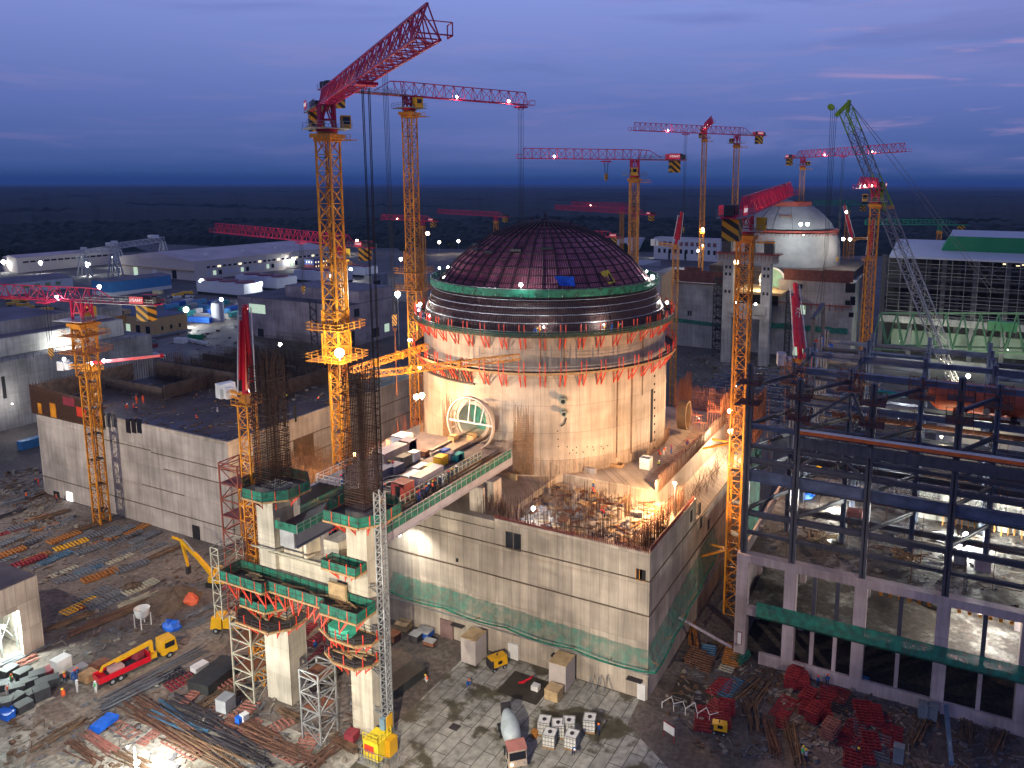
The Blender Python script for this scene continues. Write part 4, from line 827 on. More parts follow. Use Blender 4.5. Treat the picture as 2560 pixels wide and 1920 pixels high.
b = MB(); b.box(-66.2, 70.4, .5, -63.6, 73, 3.2); cg = part('cage', b, mat('hoist_yellow', (.72, .55, .02), .5, var=.15), hm)
b = MB(); b.box(-66.0, 70.35, 1.5, -64.4, 70.39, 2.6); part('red_panel', b, ORG_, cg); railing(bb := MB(), (-66.2, 70.4, 3.2), (-63.6, 70.4, 3.2), 1.0, .6); railing(bb, (-63.6, 70.4, 3.2), (-63.6, 73, 3.2), 1.0, .6); part('roof_rail', bb, mat('hoist_yellow', (0, 0, 0)), cg)
b = MB(); b.box(-63.5, 71.6, .6, -62.7, 73.2, 3.0); b.box(-64.2, 72.8, 3.2, -64.1, 74, 5.4); part('door', b, YEL2, hm)
b = MB(); b.box(-65.2, 72.6, 3.4, -64.4, 73.2, 5.0); part('motor', b, mat('motor_blue', (.16, .27, .34)), hm)
b = MB(); [railing(b, p, q, 1.9, .5, .05) for p, q in (((-66.6, 69.9, .3), (-63.2, 69.9, .3)), ((-66.6, 69.9, .3), (-66.6, 73, .3)), ((-63.2, 69.9, .3), (-61.4, 69.9, .3)), ((-61.4, 69.9, .3), (-61.4, 72.2, .3)))]; b.box(-66.8, 69.7, 0, -61.2, 73.4, .12); part('fence', b, GALV, hm)
# ================================================================ STEEL HALL ON THE RIGHT
FR = concrete('concrete_pinkish', (.44, .36, .35), bw=7, bh=6, contrast=.06, joint=.12, rust=.3)
hall = thing('turbine_hall_base', (5, 115, 0), 'two storey concrete frame carrying the steel skeleton on the right', 'concrete frame')
XS = [-26.6, -19.0, -8.6, 2.7, 13.4, 24.2]; YS = [115, 128, 141, 154, 167]
for x in XS:
    b = MB(); b.box(x-.9, 115, 0, x+.9, 116.8, 18.0); part('column', b, FR, hall)
b = MB(); b.box(XS[0]-.9, 115.05, 16.9, 30, 116.6, 18.2); part('edge_beam', b, FR, hall)
b = MB(); b.box(XS[0], 115.1, 7.9, 30, 116.5, 9.0); part('edge_beam', b, FR, hall)
b = MB(); b.box(XS[0]+3.2, 114.9, 0, 30, 115.4, 2.0); part('plinth', b, FR, hall)
for i, x in enumerate(XS[:-1]):
    d = XS[i+1]-x
    for f in ((.35, .68) if i == 1 else (.5,) if i > 1 else ()):
        for z0, z1 in ((2, 8), (9, 17)): b = MB(); b.box(x+d*f-.28, 115.3, z0, x+d*f+.28, 116.2, z1); part('mullion_column', b, FR if z0 < 5 else STEEL, hall)
FLR = groundmat('hall_floor', (.035, .03, .027), (.085, .07, .06), (.42, .41, .38), .11, .35, .8)
b = MB(); b.box(-26, 115.5, 17.6, 34, 170, 18.0); part('upper_floor', b, FLR, hall)
b = MB(); b.box(-26, 115.5, 8.4, 34, 170, 8.9); part('lower_floor', b, FLR, hall)
b = MB(); b.box(-27.4, 116.8, 0, -26.9, 170, 17.8); part('side_wall', b, FR, hall)
b = MB(); b.box(-8, 150, 9, 34, 150.5, 17.6); b.box(-26.9, 138, .1, 34, 138.5, 8.4); part('inner_wall', b, FR, hall)
for x in XS:
    for y in YS[1:4]: b = MB(); b.box(x-.5, y-.5, 0, x+.5, y+.5, 17.6); part('inner_column', b, FR, hall)
stl = thing('steel_skeleton', (0, 125, 18), 'dark grey steel skeleton of the hall rising above the concrete frame', 'steel frame')
def icol(x, y, z0, z1, w=.95, m=STEEL, name='column'):
    b = MB(); b.box(x-w/2, y-w/2, z0, x+w/2, y-w/2+.12, z1); b.box(x-w/2, y+w/2-.12, z0, x+w/2, y+w/2, z1); b.box(x-.08, y-w/2, z0, x+.08, y+w/2, z1); b.box(x-w/2, y-.3, z0, x+w/2, y+.3, z1); part(name, b, m, stl)
tops = {0: 49.3, 1: 47.8, 2: 48.3, 3: 50.5, 4: 50.5, 5: 50}
for i, x in enumerate(XS): icol(x, 115.8, 18, tops[i])
XB = [-22, -13, -2.5, 8, 18.5, 29]
for x in XB: icol(x, 127, 18, 47.5, .8, BSTEEL)
for x in XB: icol(x, 141, 18, 47.4, .9, BSTEEL)
def beam(p, q, h=.9, w=.5, m=STEEL, name='beam'):
    p = V(p); q = V(q); d = (q-p); a = atan2(d.y, d.x); b = MB(); c = (p+q)/2; L = d.length
    b.obox((c.x, c.y, c.z+h/2), (L, w, .12), a); b.obox((c.x, c.y, c.z-h/2), (L, w, .12), a); b.obox(c, (L, .12, h), a); part(name, b, m, stl)
for z, m_, i0, h in ((31.3, BSTEEL, 0, 1.6), (25.0, STEEL, 0, .7), (39.4, BSTEEL, 0, .6), (33.8, STEEL, 0, .7), (36.2, STEEL, 0, .5), (21.8, STEEL, 0, .35)): 
    for i in range(i0, 5): beam((XS[i]+.4, 115.8, z), (XS[i+1]-.4, 115.8, z), h, .7, m_)
b = MB(); b.box(-18.6, 114.9, 37.2, 30, 115.2, 38.9); [b.box(-18+k*1.6, 114.84, 37.2, -17.9+k*1.6, 114.9, 38.9) for k in range(30)]; part('crane_girder', b, STEEL, stl)
b = MB(); b.box(-18.6, 114.7, 39.9, 30, 115.3, 40.2); part('white_beam', b, WHT, stl); b = MB(); b.box(-18.6, 114.62, 39.5, 30, 114.72, 40.0); part('orange_rail', b, mat('orange_paint', (.65, .13, .02)), stl)
b = MB(); 
for x0, x1, z0, z1 in ((-18.6, -14, 34, 37.6), (-14, -9.6, 37.6, 34), (-18.6, -11.5, 41, 46.5), (-11.5, -8.9, 46.5, 40.5)): b.bar((x0, 115.8, z0), (x1, 115.8, z1), .4)
part('diagonal_brace', b, STEEL, stl)
for y, zs_ in ((127, (22, 26, 31, 36.5, 41, 46.5)), (141, (26, 32, 38.1, 43.3, 46.3))):
    for z in zs_:
        for i in range(5): beam((XB[i]+.35, y, z), (XB[i+1]-.35, y, z), .8, .6, BSTEEL if z > 35 else STEEL)
rs = random.Random(12)
for y, x_ in ((134, 0), (148, 0), (155, 0), (163, 1)):
    for i in range(5):
        if y > 140: icol(XB[i], y, 18, 47, .8, BSTEEL)
        for z in (24, 30.5, 35, 40.2, 44.5):
            if rs.random() < .72: beam((XB[i]+.4, y, z), (XB[i+1]-.4, y, z), rs.uniform(.5, 1.0), .5, BSTEEL if rs.random() < .5 else STEEL)
b = MB()
for k in range(70): x = rs.uniform(-25, 30); y = rs.choice((118, 121, 124, 130, 137, 144)); z = rs.choice((18, 24, 30, 36)); b.bar((x, y, z), (x, y, z+rs.uniform(5, 9)), .1, 3)
for k in range(60): x = rs.uniform(-25, 22); y = rs.choice((118, 121, 124, 130, 137, 144)); z = rs.uniform(20, 46); b.bar((x, y, z), (x+rs.uniform(3, 9), y, z), .1, 3)
part('scaffold_poles', b, RUST, stl)['kind'] = 'stuff'
for k in range(16):
    x = -24+rs.uniform(0, 46); y = rs.choice((121, 130, 137, 144)); z = rs.choice((25, 31, 35.6, 40.8)); b = MB(); b.box(x, y, z, x+rs.uniform(3, 7), y+rs.uniform(1.2, 3), z+.15); part('plank_deck', b, (DRK, RUST, WOOD)[k % 3], stl)
for k in range(5): z = 34+k*2.2; y = 137+k*1.5; b = MB(); b.tube((-20+k*3, y, z), (10+k*4, y, z), .35+.1*(k % 3), 10); part('process_pipe', b, (BSTEEL, RUST, GALV, TEAL, CORAL)[k], stl)
for i in range(6):
    for z in (25.4, 31.5, 35.6, 39.5, 45.6): beam((XS[i], 116.2, z), (XB[i], 126.6, z), .5, .35); beam((XB[i], 127.4, z), (XB[i], 140.6, z), .5, .35)
# green enclosing net on the left flank, scaffold sleeves at column heads
b = MB(); b.quad((-27.3, 116, 18), (-27.3, 129, 18), (-27.3, 129, 33), (-27.3, 116, 33)); solo('side_net', b, NET, 'green net curtain on the left flank of the steel hall', 'safety net')
b = MB(); b.quad((-24, 114.2, 8.6), (30, 114.2, 8.6), (30, 115, 10.6), (-24, 115, 10.6)); b.quad((-24, 114.2, 8.6), (30, 114.2, 8.6), (30, 114.9, 7.9), (-24, 114.9, 7.9)); solo('edge_net', b, NET, 'long dark green net along the first floor edge of the concrete frame', 'safety net')
nsl = 0
for i, x in enumerate(XS):
    for z in (tops[i]-6.2, tops[i]-3):
        t = thing('column_platform', (x, 115.8, z), 'rusty scaffold sleeve round the %s front steel column, %s' % (('first', 'second', 'third', 'fourth', 'fifth', 'sixth')[i], 'lower one' if z < tops[i]-5 else 'upper one'), 'scaffold platform', 'scaffold sleeves on the front columns')
        b = MB(); b.box(x-1.7, 114.2, z, x+1.7, 117.4, z+.12); part('deck', b, mat('sleeve_rust', (.10, .035, .03), .8, var=.4), t)
        b = MB(); [railing(b, p, q, 1.1, .8) for p, q in (((x-1.7, 114.2, z+.3), (x+1.7, 114.2, z+.3)), ((x-1.7, 117.4, z+.3), (x+1.7, 117.4, z+.3)), ((x-1.7, 114.2, z+.3), (x-1.7, 117.4, z+.3)), ((x+1.7, 114.2, z+.3), (x+1.7, 117.4, z+.3)))]; part('rail', b, RUST, t)
for i, x in enumerate(XB):
    z = 46.4; b = MB(); b.box(x-1.9, 125.4, z-2.3, x+1.9, 128.6, z-2.2); [b.bar((x+sx*1.9, 127+sy*1.6, z-2.6), (x+sx*1.9, 127+sy*1.6, z+1), .1) for sx in (-1, 1) for sy in (-1, 1)]; [b.bar((x-1.9, 127+sy*1.6, z+hh), (x+1.9, 127+sy*1.6, z+hh), .1) for sy in (-1, 1) for hh in (-1.2, -.4, .6)]
    for k in range(9): b.bar((x+rnd.uniform(-2, 2), 127+rnd.uniform(-1.6, 1.6), z-2), (x+rnd.uniform(-2, 2), 127+rnd.uniform(-1.6, 1.6), z+.8), .09)
    solo('column_platform', b, RUST, 'tangled rusty scaffold at the head of the %s inner steel column' % ('first', 'second', 'third', 'fourth', 'fifth', 'sixth')[i], 'scaffold platform')
# coral tank
ct = thing('coral_tank', tuple(onY(2400, 1075, 133)), 'long coral red pressure vessel with a dome lying in the steel frame', 'pressure vessel')
p0 = onY(2345, 1060, 133); x0 = p0.x; x1 = x0+24; z = 43.4; r = 2.35; ct.location = (x0+8, 133, z); ORG[ct.name] = V(ct.location)
b = MB(); prof_ = [(0.01, -1.9), (1.1, -1.6), (1.9, -.9), (2.35, 0), (2.35, 22), (1.9, 23), (.01, 24)]; vs = []; b.lathe(prof_, 28); b.v = [(x0+zz, 133+yy, z+xx) for xx, yy, zz in b.v]; part('shell', b, CORAL, ct, smooth=True)
b = MB(); b.tube((x0+14.2, 133, z+1.5), (x0+14.2, 133, z+4.6), 1.7, 20); b.ball((x0+14.2, 133, z+4.6), 1.7, 14, (1, 1, .5)); dd = part('steam_dome', b, CORAL, ct, smooth=False)
b = MB(); b.tube((x0+14.2, 131.5, z+3.3), (x0+14.2, 131.1, z+3.3), .3, 12); part('nozzle', b, HOLE, dd)
b = MB(); b.tube((x0+6.6, 131, z-1.2), (x0+6.6, 130.2, z-1.2), .5, 14); part('manhole', b, PALE, ct)
b = MB(); [b.box(x0+a, 131, z-3.6, x0+a+.8, 135, z-2) for a in (2, 10, 18)]; part('saddle', b, DRK, ct)
b = MB(); [b.tube((x0+a, 133, z), (x0+a+.15, 133, z), 2.4, 24) for a in (4.5, 9.5, 15, 19.5)]; part('band', b, mat('band_coral', (.36, .07, .035)), ct)
# white fence line and equipment inside the hall
def whitefence(pa, pb, label, n_):
    t = thing('edge_fence', tuple(pa), label, 'fence'); pa = V(pa); pb = V(pb); b = MB()
    for k in range(n_+1): c = pa+(pb-pa)*(k/n_); b.bar(c, c+V((0, 0, 1.5)), .16); 
    for k in range(n_): c = pa+(pb-pa)*(k/n_); e = pa+(pb-pa)*((k+1)/n_); b.bar(c+V((0, 0, .3)), e+V((0, 0, 1.3)), .08); b.bar(c+V((0, 0, 1.3)), e+V((0, 0, .3)), .08); b.bar(c+V((0, 0, 1.3)), e+V((0, 0, 1.3)), .08); b.bar(c+V((0, 0, .3)), e+V((0, 0, .3)), .08)
    part('panels', b, WHT, t); b = MB(); b.bar(pa-V((0, .3, .1)), pb-V((0, .3, .1)), .35); part('kick_board', b, YEL2, t); b = MB()
    for k in range(n_*2): c = pa+(pb-pa)*(k/(n_*2)); b.bar(c-V((0, .2, .3)), c-V((0, .2, 1.4)), .16)
    part('hangers', b, PALE, t)
whitefence(G(2213, 1228, 24.5), G(2352, 1258, 24.5), 'white lattice edge fence with yellow board, left run', 12)
whitefence(G(2383, 1262, 24.5), G(2560, 1300, 24.5), 'white lattice edge fence with yellow board, right run', 15)
whitefence(G(2247, 1325, 20.5), G(2295, 1335, 20.5), 'short white lattice fence low in the hall', 4)
b = MB(); b.box(-2, 143, 18, 34, 150, 23.6); [b.box(-2+k*1.2, 142.9, 18, -1.9+k*1.2, 143, 23.6) for k in range(30)]; solo('machine_foundation', b, concrete('concrete_pale', (.44, .43, .38), bw=4, bh=3), 'pale concrete machine foundation inside the hall under the white fence', 'foundation')
b = MB(); 
for k in range(26): x = 2+k*1.0; b.bar((x, 141.5+.5*(k % 3), 18), (x+rnd.uniform(-.1, .1), 141.5+.5*(k % 3), 18+rnd.uniform(2, 4)), .2)
solo('steel_props', b, mat('orange_props', (.55, .22, .05), .6, var=.4), 'row of orange steel props beside the brightest hall lamp', 'props')
for j, (px, py, w, d_, h, m_, lb, nm, ct_) in enumerate(((2000, 1240, 3.6, 2.4, 1.6, TB, 'crumpled blue sheet over a pile on the upper hall floor, left', 'covered_pile', 'covered pile'), (2095, 1160, 4, 1.5, .8, ORG_, 'orange and pink timber bundle on the hall floor', 'timber_bundle', 'timber bundle'), (2045, 1167, 1.6, 1.6, 1.0, YEL2, 'small yellow machine near the orange bundle on the hall floor', 'machine', 'machine'), (2400, 1408, 1.8, 1.6, 1.6, C_OLD, 'grey open box on the floor, left of a pair', 'box', 'box'), (2455, 1425, 2.2, 1.8, 2, mat('mauve', (.35, .27, .3)), 'mauve cube on the floor, right of a pair', 'crate', 'crate'), (2135, 1305, 2.6, 2, 2.2, mat('pink_frame', (.4, .18, .16)), 'reddish steel rack near the left bay of the hall', 'rack', 'rack'), (2050, 1350, 4, 3, .5, PLY, 'flat pale board heap on the upper hall floor, left', 'board_heap', 'boards'), (2270, 1400, 4.5, 2.5, .8, WOOD, 'splayed timber heap on the upper hall floor edge', 'timber_heap', 'timber'))):
    p = G(px, py, 18); b = MB(); rr = random.Random(j+5)
    if 'pile' in nm: 
        b.ball((p.x, p.y, 18.2), 1.6, 12, (1.5, 1, .7)); [b.obox((p.x+rr.uniform(-2, 2), p.y+rr.uniform(-1, 1), 18.5), (1.5, 1, .3), rr.uniform(0, 3), .3) for _ in range(5)]
    elif 'heap' in nm or 'bundle' in nm: [b.bar((p.x+rr.uniform(-w/2, w/2), p.y-d_/2, 18+rr.uniform(.05, h)), (p.x+rr.uniform(-w/2, w/2)*1.3, p.y+d_/2+rr.uniform(0, 1), 18.1+rr.uniform(0, h)), .16) for _ in range(22)]
    else: 
        b.box(p.x-w/2, p.y-d_/2, 18.1, p.x+w/2, p.y+d_/2, 18+h); [b.box(p.x+s*w*.4-.1, p.y-d_/2, 18, p.x+s*w*.4+.1, p.y+d_/2, 18.1) for s in (-1, 1)]; b.box(p.x-w*.3, p.y-d_*.3, 18+h, p.x+w*.3, p.y+d_*.3, 18.08+h)
    solo(nm, b, m_, lb, ct_)
# floor-edge clutter and props seen through the openings
for j in range(26):
    x = -6+j*1.35; b = MB(); b.bar((x, 118.5, 15), (x, 118.5, 17.6), .12); b.box(x-.25, 118.3, 14.6, x+.25, 118.7, 15.1); b.bar((x, 118.5, 16), (x+.5, 118.5, 17.4), .08)
    solo('ceiling_prop', b, YEL, 'small orange prop hanging under the first floor beam', 'prop', 'props under the first floor beam')
b = MB(); b.bar((-36.2, 112.5, 6.0), (-27.2, 112.5, 3.2), .5, 10); solo('pipe', b, mat('pipe_mauve', (.26, .22, .25)), 'mauve pipe spanning the gap between the two buildings', 'pipe')
sg = thing('sign_board', (-27.6, 114.9, 4), 'small white notice board on the left concrete column', 'sign'); b = MB(); b.box(-26.9, 114.86, 2.6, -26.3, 114.94, 4.6); part('board', b, WHT, sg); b = MB(); b.box(-27, 114.9, 2.5, -26.2, 114.98, 4.7); part('frame', b, MAG, sg)
# upright steel portal hanging over the hall with its tarpaulin bundle
po = thing('steel_portal', (-20, 150, 44), 'slate steel portal hanging from the crawler crane behind the hall', 'steel portal')
P = [at(2028, 925, 244), at(2033, 798, 244), at(2058, 762, 256), at(2056, 890, 256)]
b = MB(); b.bar(P[0], P[1], 1.25); b.bar(P[3], P[2], 1.25); part('leg', b, STEEL, po); b = MB(); b.bar(P[1], P[2], 1.25); part('lintel', b, STEEL, po); b = MB(); b.bar(P[2], at(2066, 640, 258), .08); b.bar(P[1], at(2064, 640, 258), .08); part('sling', b, BLK, po)
def bundle(px, py, r, d, m, label, sq=(1, 1, 1.2)):
    p = at(px, py, d); b = MB(); b.ball(p, r, 12, sq); rr = random.Random(label); b.v = [(x+rr.uniform(-.2, .2), y+rr.uniform(-.2, .2), z+rr.uniform(-.25, .25)) for x, y, z in b.v]; solo('wrapped_bundle', b, m, label, 'wrapped bundle')
bundle(2018, 915, 2.9, 240, mat('tarp_red', (.75, .05, .03), .5, var=.3, scale=1), 'scarlet cloth bundle on the head of the steel frame', (.9, .8, 1.5)); bundle(2034, 905, 2.7, 241, TB, 'navy blue cloth bundle right of the scarlet one', (.9, .8, 1.7)); bundle(2058, 870, 3.0, 250, mat('tarp_royal', (.01, .07, .42), .5, var=.4, scale=1), 'royal blue cloth bundle higher on the portal leg', (1.1, .9, 1.1)); bundle(2040, 870, 2.1, 249, mat('tarp_orange', (.7, .12, .04), .5, var=.3), 'small orange cloth bundle between the blue ones', (1, .8, 1.3))
# workshop frames between drum and hall (blue steel trusses)
tf = thing('truss_stack', (-25, 215, 0), 'stack of dark blue roof trusses lying behind the drum', 'steel trusses'); b = MB()
for k in range(9):
    y = 188+k*5.5; z = 14+.4*k
    for zz in (z, z+3): b.bar((-62, y, zz), (-14, y, zz), .45)
    for j in range(16): b.bar((-62+j*3, y, z), (-60.5+j*3, y, z+3), .22); b.bar((-60.5+j*3, y, z+3), (-59+j*3, y, z), .22)
    if k < 8: [b.bar((-60+j*7, y, z+3), (-57+j*7, y+5.5, z+3.4), .2) for j in range(7)]
for x in (-58, -44, -30, -16): [b.bar((x, y, 0), (x, y, 15), .6) for y in (188, 210, 232)]
part('truss', b, BSTEEL, tf)
rw = thing('reinforcement_wall', (-42, 170, 18), 'orange lit reinforcement walls at the far right corner behind the drum', 'reinforcement wall'); b = MB()
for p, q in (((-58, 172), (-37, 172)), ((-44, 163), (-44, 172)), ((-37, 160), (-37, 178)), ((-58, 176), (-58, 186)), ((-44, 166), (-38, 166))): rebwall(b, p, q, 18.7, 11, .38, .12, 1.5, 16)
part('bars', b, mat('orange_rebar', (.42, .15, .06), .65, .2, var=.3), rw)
b = MB(); b.box(-104, 170, 0, -36.4, 186, 18.6); part('slab', b, C_WALL, rw)
b = MB(); b.lathe([(4.3, 0), (4.3, 4), (3.7, 4), (3.7, 0)], 28); b.v = [(-50.2+z*.5, 153+x*.5, 27.6+y*.75) for x, y, z in b.v]; b2_ = b; solo('round_sleeve', b, mat('sleeve_brown', (.12, .07, .035), .6, var=.3), 'dark round steel sleeve set in the drum wall on the right', 'sleeve')
for x, y, h in ((-52, 158, 5), (-50, 159, 4), (-46, 160, 6), (-48, 156, 3), (-54, 162, 5)):
    b = MB(); [b.bar((x+k*.5, y+.2*k, 23.4), (x+.5*k+.1, y+.2*k, 23.4+h-k*.3), .12, 3) for k in range(6)]; b.bar((x, y, 23.4+h*.6), (x+3, y+1, 23.4+h*.6), .12); solo('bar_bundle', b, mat('pink_rebar', (0, 0, 0)), 'reddish upright bar bundle at the back right of the drum', 'rebar', 'upright bar bundles behind the drum')
# ================================================================ TOWER CRANES
def lattice(b, p, q, w, h=None, step=None, cw=.16, lw=.09, tri=False):
    """box or triangular lattice girder from p to q (q may be level or sloping), bottom chords at +-w/2, top at h"""
    p = V(p); q = V(q); d = q-p; L = d.length; d.normalize(); s = d.cross(V((0, 0, 1)))
    if s.length < .01: s = V((1, 0, 0))
    s.normalize(); u = s.cross(d); h = h or w; n = max(2, int(L/(step or w))); ch = [(-w/2, 0), (w/2, 0)]+([(0, h)] if tri else [(w/2, h), (-w/2, h)])
    P = lambda c, k: p+d*(L*k/n)+s*c[0]+u*c[1]
    for c in ch: b.bar(P(c, 0), P(c, n), cw)
    m = len(ch)
    for k in range(n):
        for i in range(m):
            a, c = ch[i], ch[(i+1) % m]; b.bar(P(a, k), P(c, k), lw)
            if k % 2: b.bar(P(a, k), P(c, k+1), lw)
            else: b.bar(P(c, k), P(a, k+1), lw)
    for i in range(m): b.bar(P(ch[i], n), P(ch[(i+1) % m], n), lw)
def mast(b, x, y, z0, z1, w, rot, cw=.24, lw=.11, xb=True):
    C4 = [(x+w/2*1.414*cos(rot+pi/4+k*pi/2), y+w/2*1.414*sin(rot+pi/4+k*pi/2)) for k in range(4)]
    for c in C4: b.bar((*c, z0), (*c, z1), cw)
    n = max(2, int((z1-z0)/(w*.95)))
    for k in range(n):
        a, e = z0+(z1-z0)*k/n, z0+(z1-z0)*(k+1)/n
        for i in range(4):
            p, q = C4[i], C4[(i+1) % 4]; b.bar((*p, a), (*q, a), lw)
            if xb: b.bar((*p, a), (*q, e), lw); b.bar((*q, a), (*p, e), lw)
            else: b.bar((*p, a) if k % 2 else (*q, a), (*q, e) if k % 2 else (*p, e), lw)
def crane(label, x, y, z0, zc, zj, w, tip, Lc=15, hj=2.1, wj=1.8, tz=0, sign=True, wlow=None, zlow=None, detail=2, jm=None, hook=None, cabside=1, sway=0, ladder=True, fine=1.0, group=None, lamps=(), rot=None):
    t = thing('tower_crane', (x, y, z0), label, 'tower crane', group); jm = jm or RED
    dx, dy = tip[0]-x, tip[1]-y; L = hypot(dx, dy); az = atan2(dy, dx); D = V((cos(az), sin(az), 0)); S = V((-sin(az), cos(az), 0)); O = V((x, y, 0)); rot = .0 if rot is None else rot
    b = MB(); cw = .25*fine; lw = .095*fine
    if wlow: mast(b, x, y, z0, zlow, wlow, rot, cw*1.2, lw*1.2, False); mast(b, x, y, zlow, zc, w, rot, cw, lw)
    else: mast(b, x, y, z0, zc, w, rot, cw, lw, detail > 1)
    part('mast', b, YEL, t)
    b = MB(); b.obox((x, y, zc+.3), (w*1.5, w*1.5, .7), rot); b.obox((x, y, zc-.3), (w*1.2, w*1.2, .6), rot); b.tube((x, y, zc+.6), (x, y, zc+1.1), w*.6, 14); cl = part('collar', b, YEL, t)
    if detail > 1:
        b = MB(); b.box(x+w*.7, y-.8, zc-.5, x+w*2.1, y-.7, zc-.35); b.box(x+w*.7, y+.7, zc-.5, x+w*2.1, y+.8, zc-.35); railing(b, (x+w*.7, y-.8, zc-.4), (x+w*2.1, y-.8, zc-.4), .8, .9); part('jack_platform', b, YEL, t)
        b = MB(); b.bar((x, y, z0), (x, y, zc), .1); [b.obox((x, y, z0+k*6+3), (w*.8, w*.8, .08), rot) for k in range(int((zc-z0)/6))]; part('ladder', b, DRK, t)
    b = MB(); ht = zj-zc-1
    b.tube((x, y, zc+1.0), (x, y, zc+1.5), w*.65, 16)
    C4 = [O+D*(sx*w*.42)+S*(sy*w*.42) for sx, sy in ((-1, -1), (1, -1), (1, 1), (-1, 1))]
    for k in range(4):
        p, q = C4[k], C4[(k+1) % 4]; b.bar(p+V((0, 0, zc+1.4)), p+V((0, 0, zj+.2)), w*.13); b.bar(p+V((0, 0, zc+1.6)), (p+q)/2+V((0, 0, zj)), w*.08); b.bar(q+V((0, 0, zc+1.6)), (p+q)/2+V((0, 0, zj)), w*.08); b.bar(p+V((0, 0, zc+1.0+ht*.45)), q+V((0, 0, zc+1.0+ht*.45)), w*.08)
    part('slewing_tower', b, jm, t)
    T = V((tip[0], tip[1], zj+tz)); R0 = V((x, y, zj))
    b = MB(); lattice(b, R0-D*w*.5, R0+(T-R0)*.985, wj, hj, hj*.8, .20*fine, .10*fine, True); b.bar(R0-D*w*.5+V((0, 0, hj)), R0-D*(w*.5+3.2)+V((0, 0, hj*.95)), .22*fine); b.bar(R0-D*(w*.5+3.2)+V((0, 0, hj*.95)), R0-D*(w*.5+7)+V((0, 0, .5)), .16*fine)
    for s in (-1, 1): [b.bar(R0-D*(w*.5+k*1.6)+S*s*wj*.4, R0-D*(w*.5+k*1.6+.8)+V((0, 0, hj*(.95 if k < 2 else .6))), .1*fine) for k in range(3)]
    jb = part('jib', b, jm, t)
    if detail > 1:
        b = MB(); e = T-D*.2; up = V((0, 0, 1.1)); a_, c_ = e+S*wj*.7, e-S*wj*.7; f_, g_ = a_+D*1.6, c_+D*1.6; b.poly([a_, f_, g_, c_], .12); b.poly([a_+up, f_+up, g_+up, c_+up], .08); [b.bar(q, q+up, .08) for q in (a_, f_, g_, c_)]; part('tip_basket', b, jm, jb)
    b = MB(); E = R0-D*Lc
    for s in (-1, 1): b.bar(R0+S*s*wj*.45, E+S*s*wj*.45, .34*fine)
    [b.bar(R0-D*(Lc*k/8)+S*wj*.45, R0-D*(Lc*k/8)-S*wj*.45, .15) for k in range(9)]
    cj = part('counter_jib', b, jm, t)
    b = MB(); c = E+D*3.4+V((0, 0, -1.9)); b.obox(c, (2.9, wj*1.15, 3.4), az); part('counterweight', b, STRIPE, cj)
    b = MB(); b.obox(E+D*3.0+V((0, 0, 1.1)), (3.6, wj*.7, 1.5), az); b.obox(E+D*.9+V((0, 0, .9)), (1.4, wj*.6, 1.3), az); part('winch', b, DRK, cj)
    if detail > 1:
        b = MB(); [railing(b, R0-D*(w*.6)+S*s*wj*.75+V((0, 0, .1)), E+S*s*wj*.75+V((0, 0, .1)), 1.0, 1.6, .06) for s in (-1, 1)]; b.obox((R0+E)/2-V((0, 0, .05)), (Lc, wj*1.6, .08), az); part('walkway', b, GALV, cj)
    if sign:
        for s in (-1, 1):
            c = E+D*4+S*s*(wj*.85)+V((0, 0, 1.0)); b = MB(); b.obox(c, (3.4, .08, 1.5), az); sg = part('sign_board', b, mat('sign_red', (.5, .01, .03), .5, var=0, emit=(.8, .05, .09), estr=.25), cj)
            text('sign_lettering', '\u2216\u2216\u2216SANY' if False else '///SANY', .95, mat('sign_white', (.8, .8, .8), .5, var=0, emit=(1, 1, 1), estr=.5), sg, tuple(c-V((x, y, z0))+S*s*.06), (pi/2, 0, az+(pi if s > 0 else 0)), .01)
    if detail > 1:
        c = O+S*(-cabside)*w*1.05+D*w*.4+V((0, 0, zc+2.6)); b = MB(); b.obox(c, (1.9, 1.5, 2.2), az); cb = part('cab', b, YEL2 if detail > 1 else YEL, t)
        b = MB(); b.obox(c+D*.97+V((0, 0, .25)), (.05, 1.2, 1.2), az); [b.obox(c+S*s*.77+V((0, 0, .3)), (1.1, .05, .9), az) for s in (-1, 1)]; part('window', b, DGL, cb)
        b = MB(); b.obox((x, y, zc+1.5), (w*2.4, w*2.6, .1), az); [railing(b, O+D*sx*w*1.2+S*(-w*1.3)+V((0, 0, zc+1.6)), O+D*sx*w*1.2+S*w*1.3+V((0, 0, zc+1.6)), 1, 1.2, .06) for sx in (-1, 1)]; part('platform', b, GALV, t)
    if hook:      # hook = (distance along jib, drop)
        hp = R0+(T-R0)*(hook[0]/L); b = MB(); b.obox(hp-V((0, 0, .6)), (2.6, wj*1.2, .35), az); [b.bar(hp+D*sx*1.2+V((0, 0, -.6)), hp+D*sx*.3+V((0, 0, -1.3)), .12) for sx in (-1, 1)]; tr_ = part('trolley', b, jm, jb)
        b = MB(); [b.bar(hp+D*ox+S*oy-V((0, 0, 1)), hp+D*ox*.6+S*oy*.6-V((0, 0, hook[1])), .07*fine) for ox in (-.5, .5) for oy in (-.4, .4)]; part('hoist_rope', b, BLK, tr_)
        h0 = hp-V((0, 0, hook[1])); b = MB(); b.obox(h0-V((0, 0, .9)), (1.0, .5, 1.7), az+.5); b.bar(h0-V((0, 0, 1.7)), h0-V((0, 0, 2.5)), .25); part('hook_block', b, stripemat('hook_stripes', (.03, .02, .02), (.62, .30, .02), .8, (1, 1, 1)) if 'hook_stripes' not in MATS else MATS['hook_stripes'], tr_)
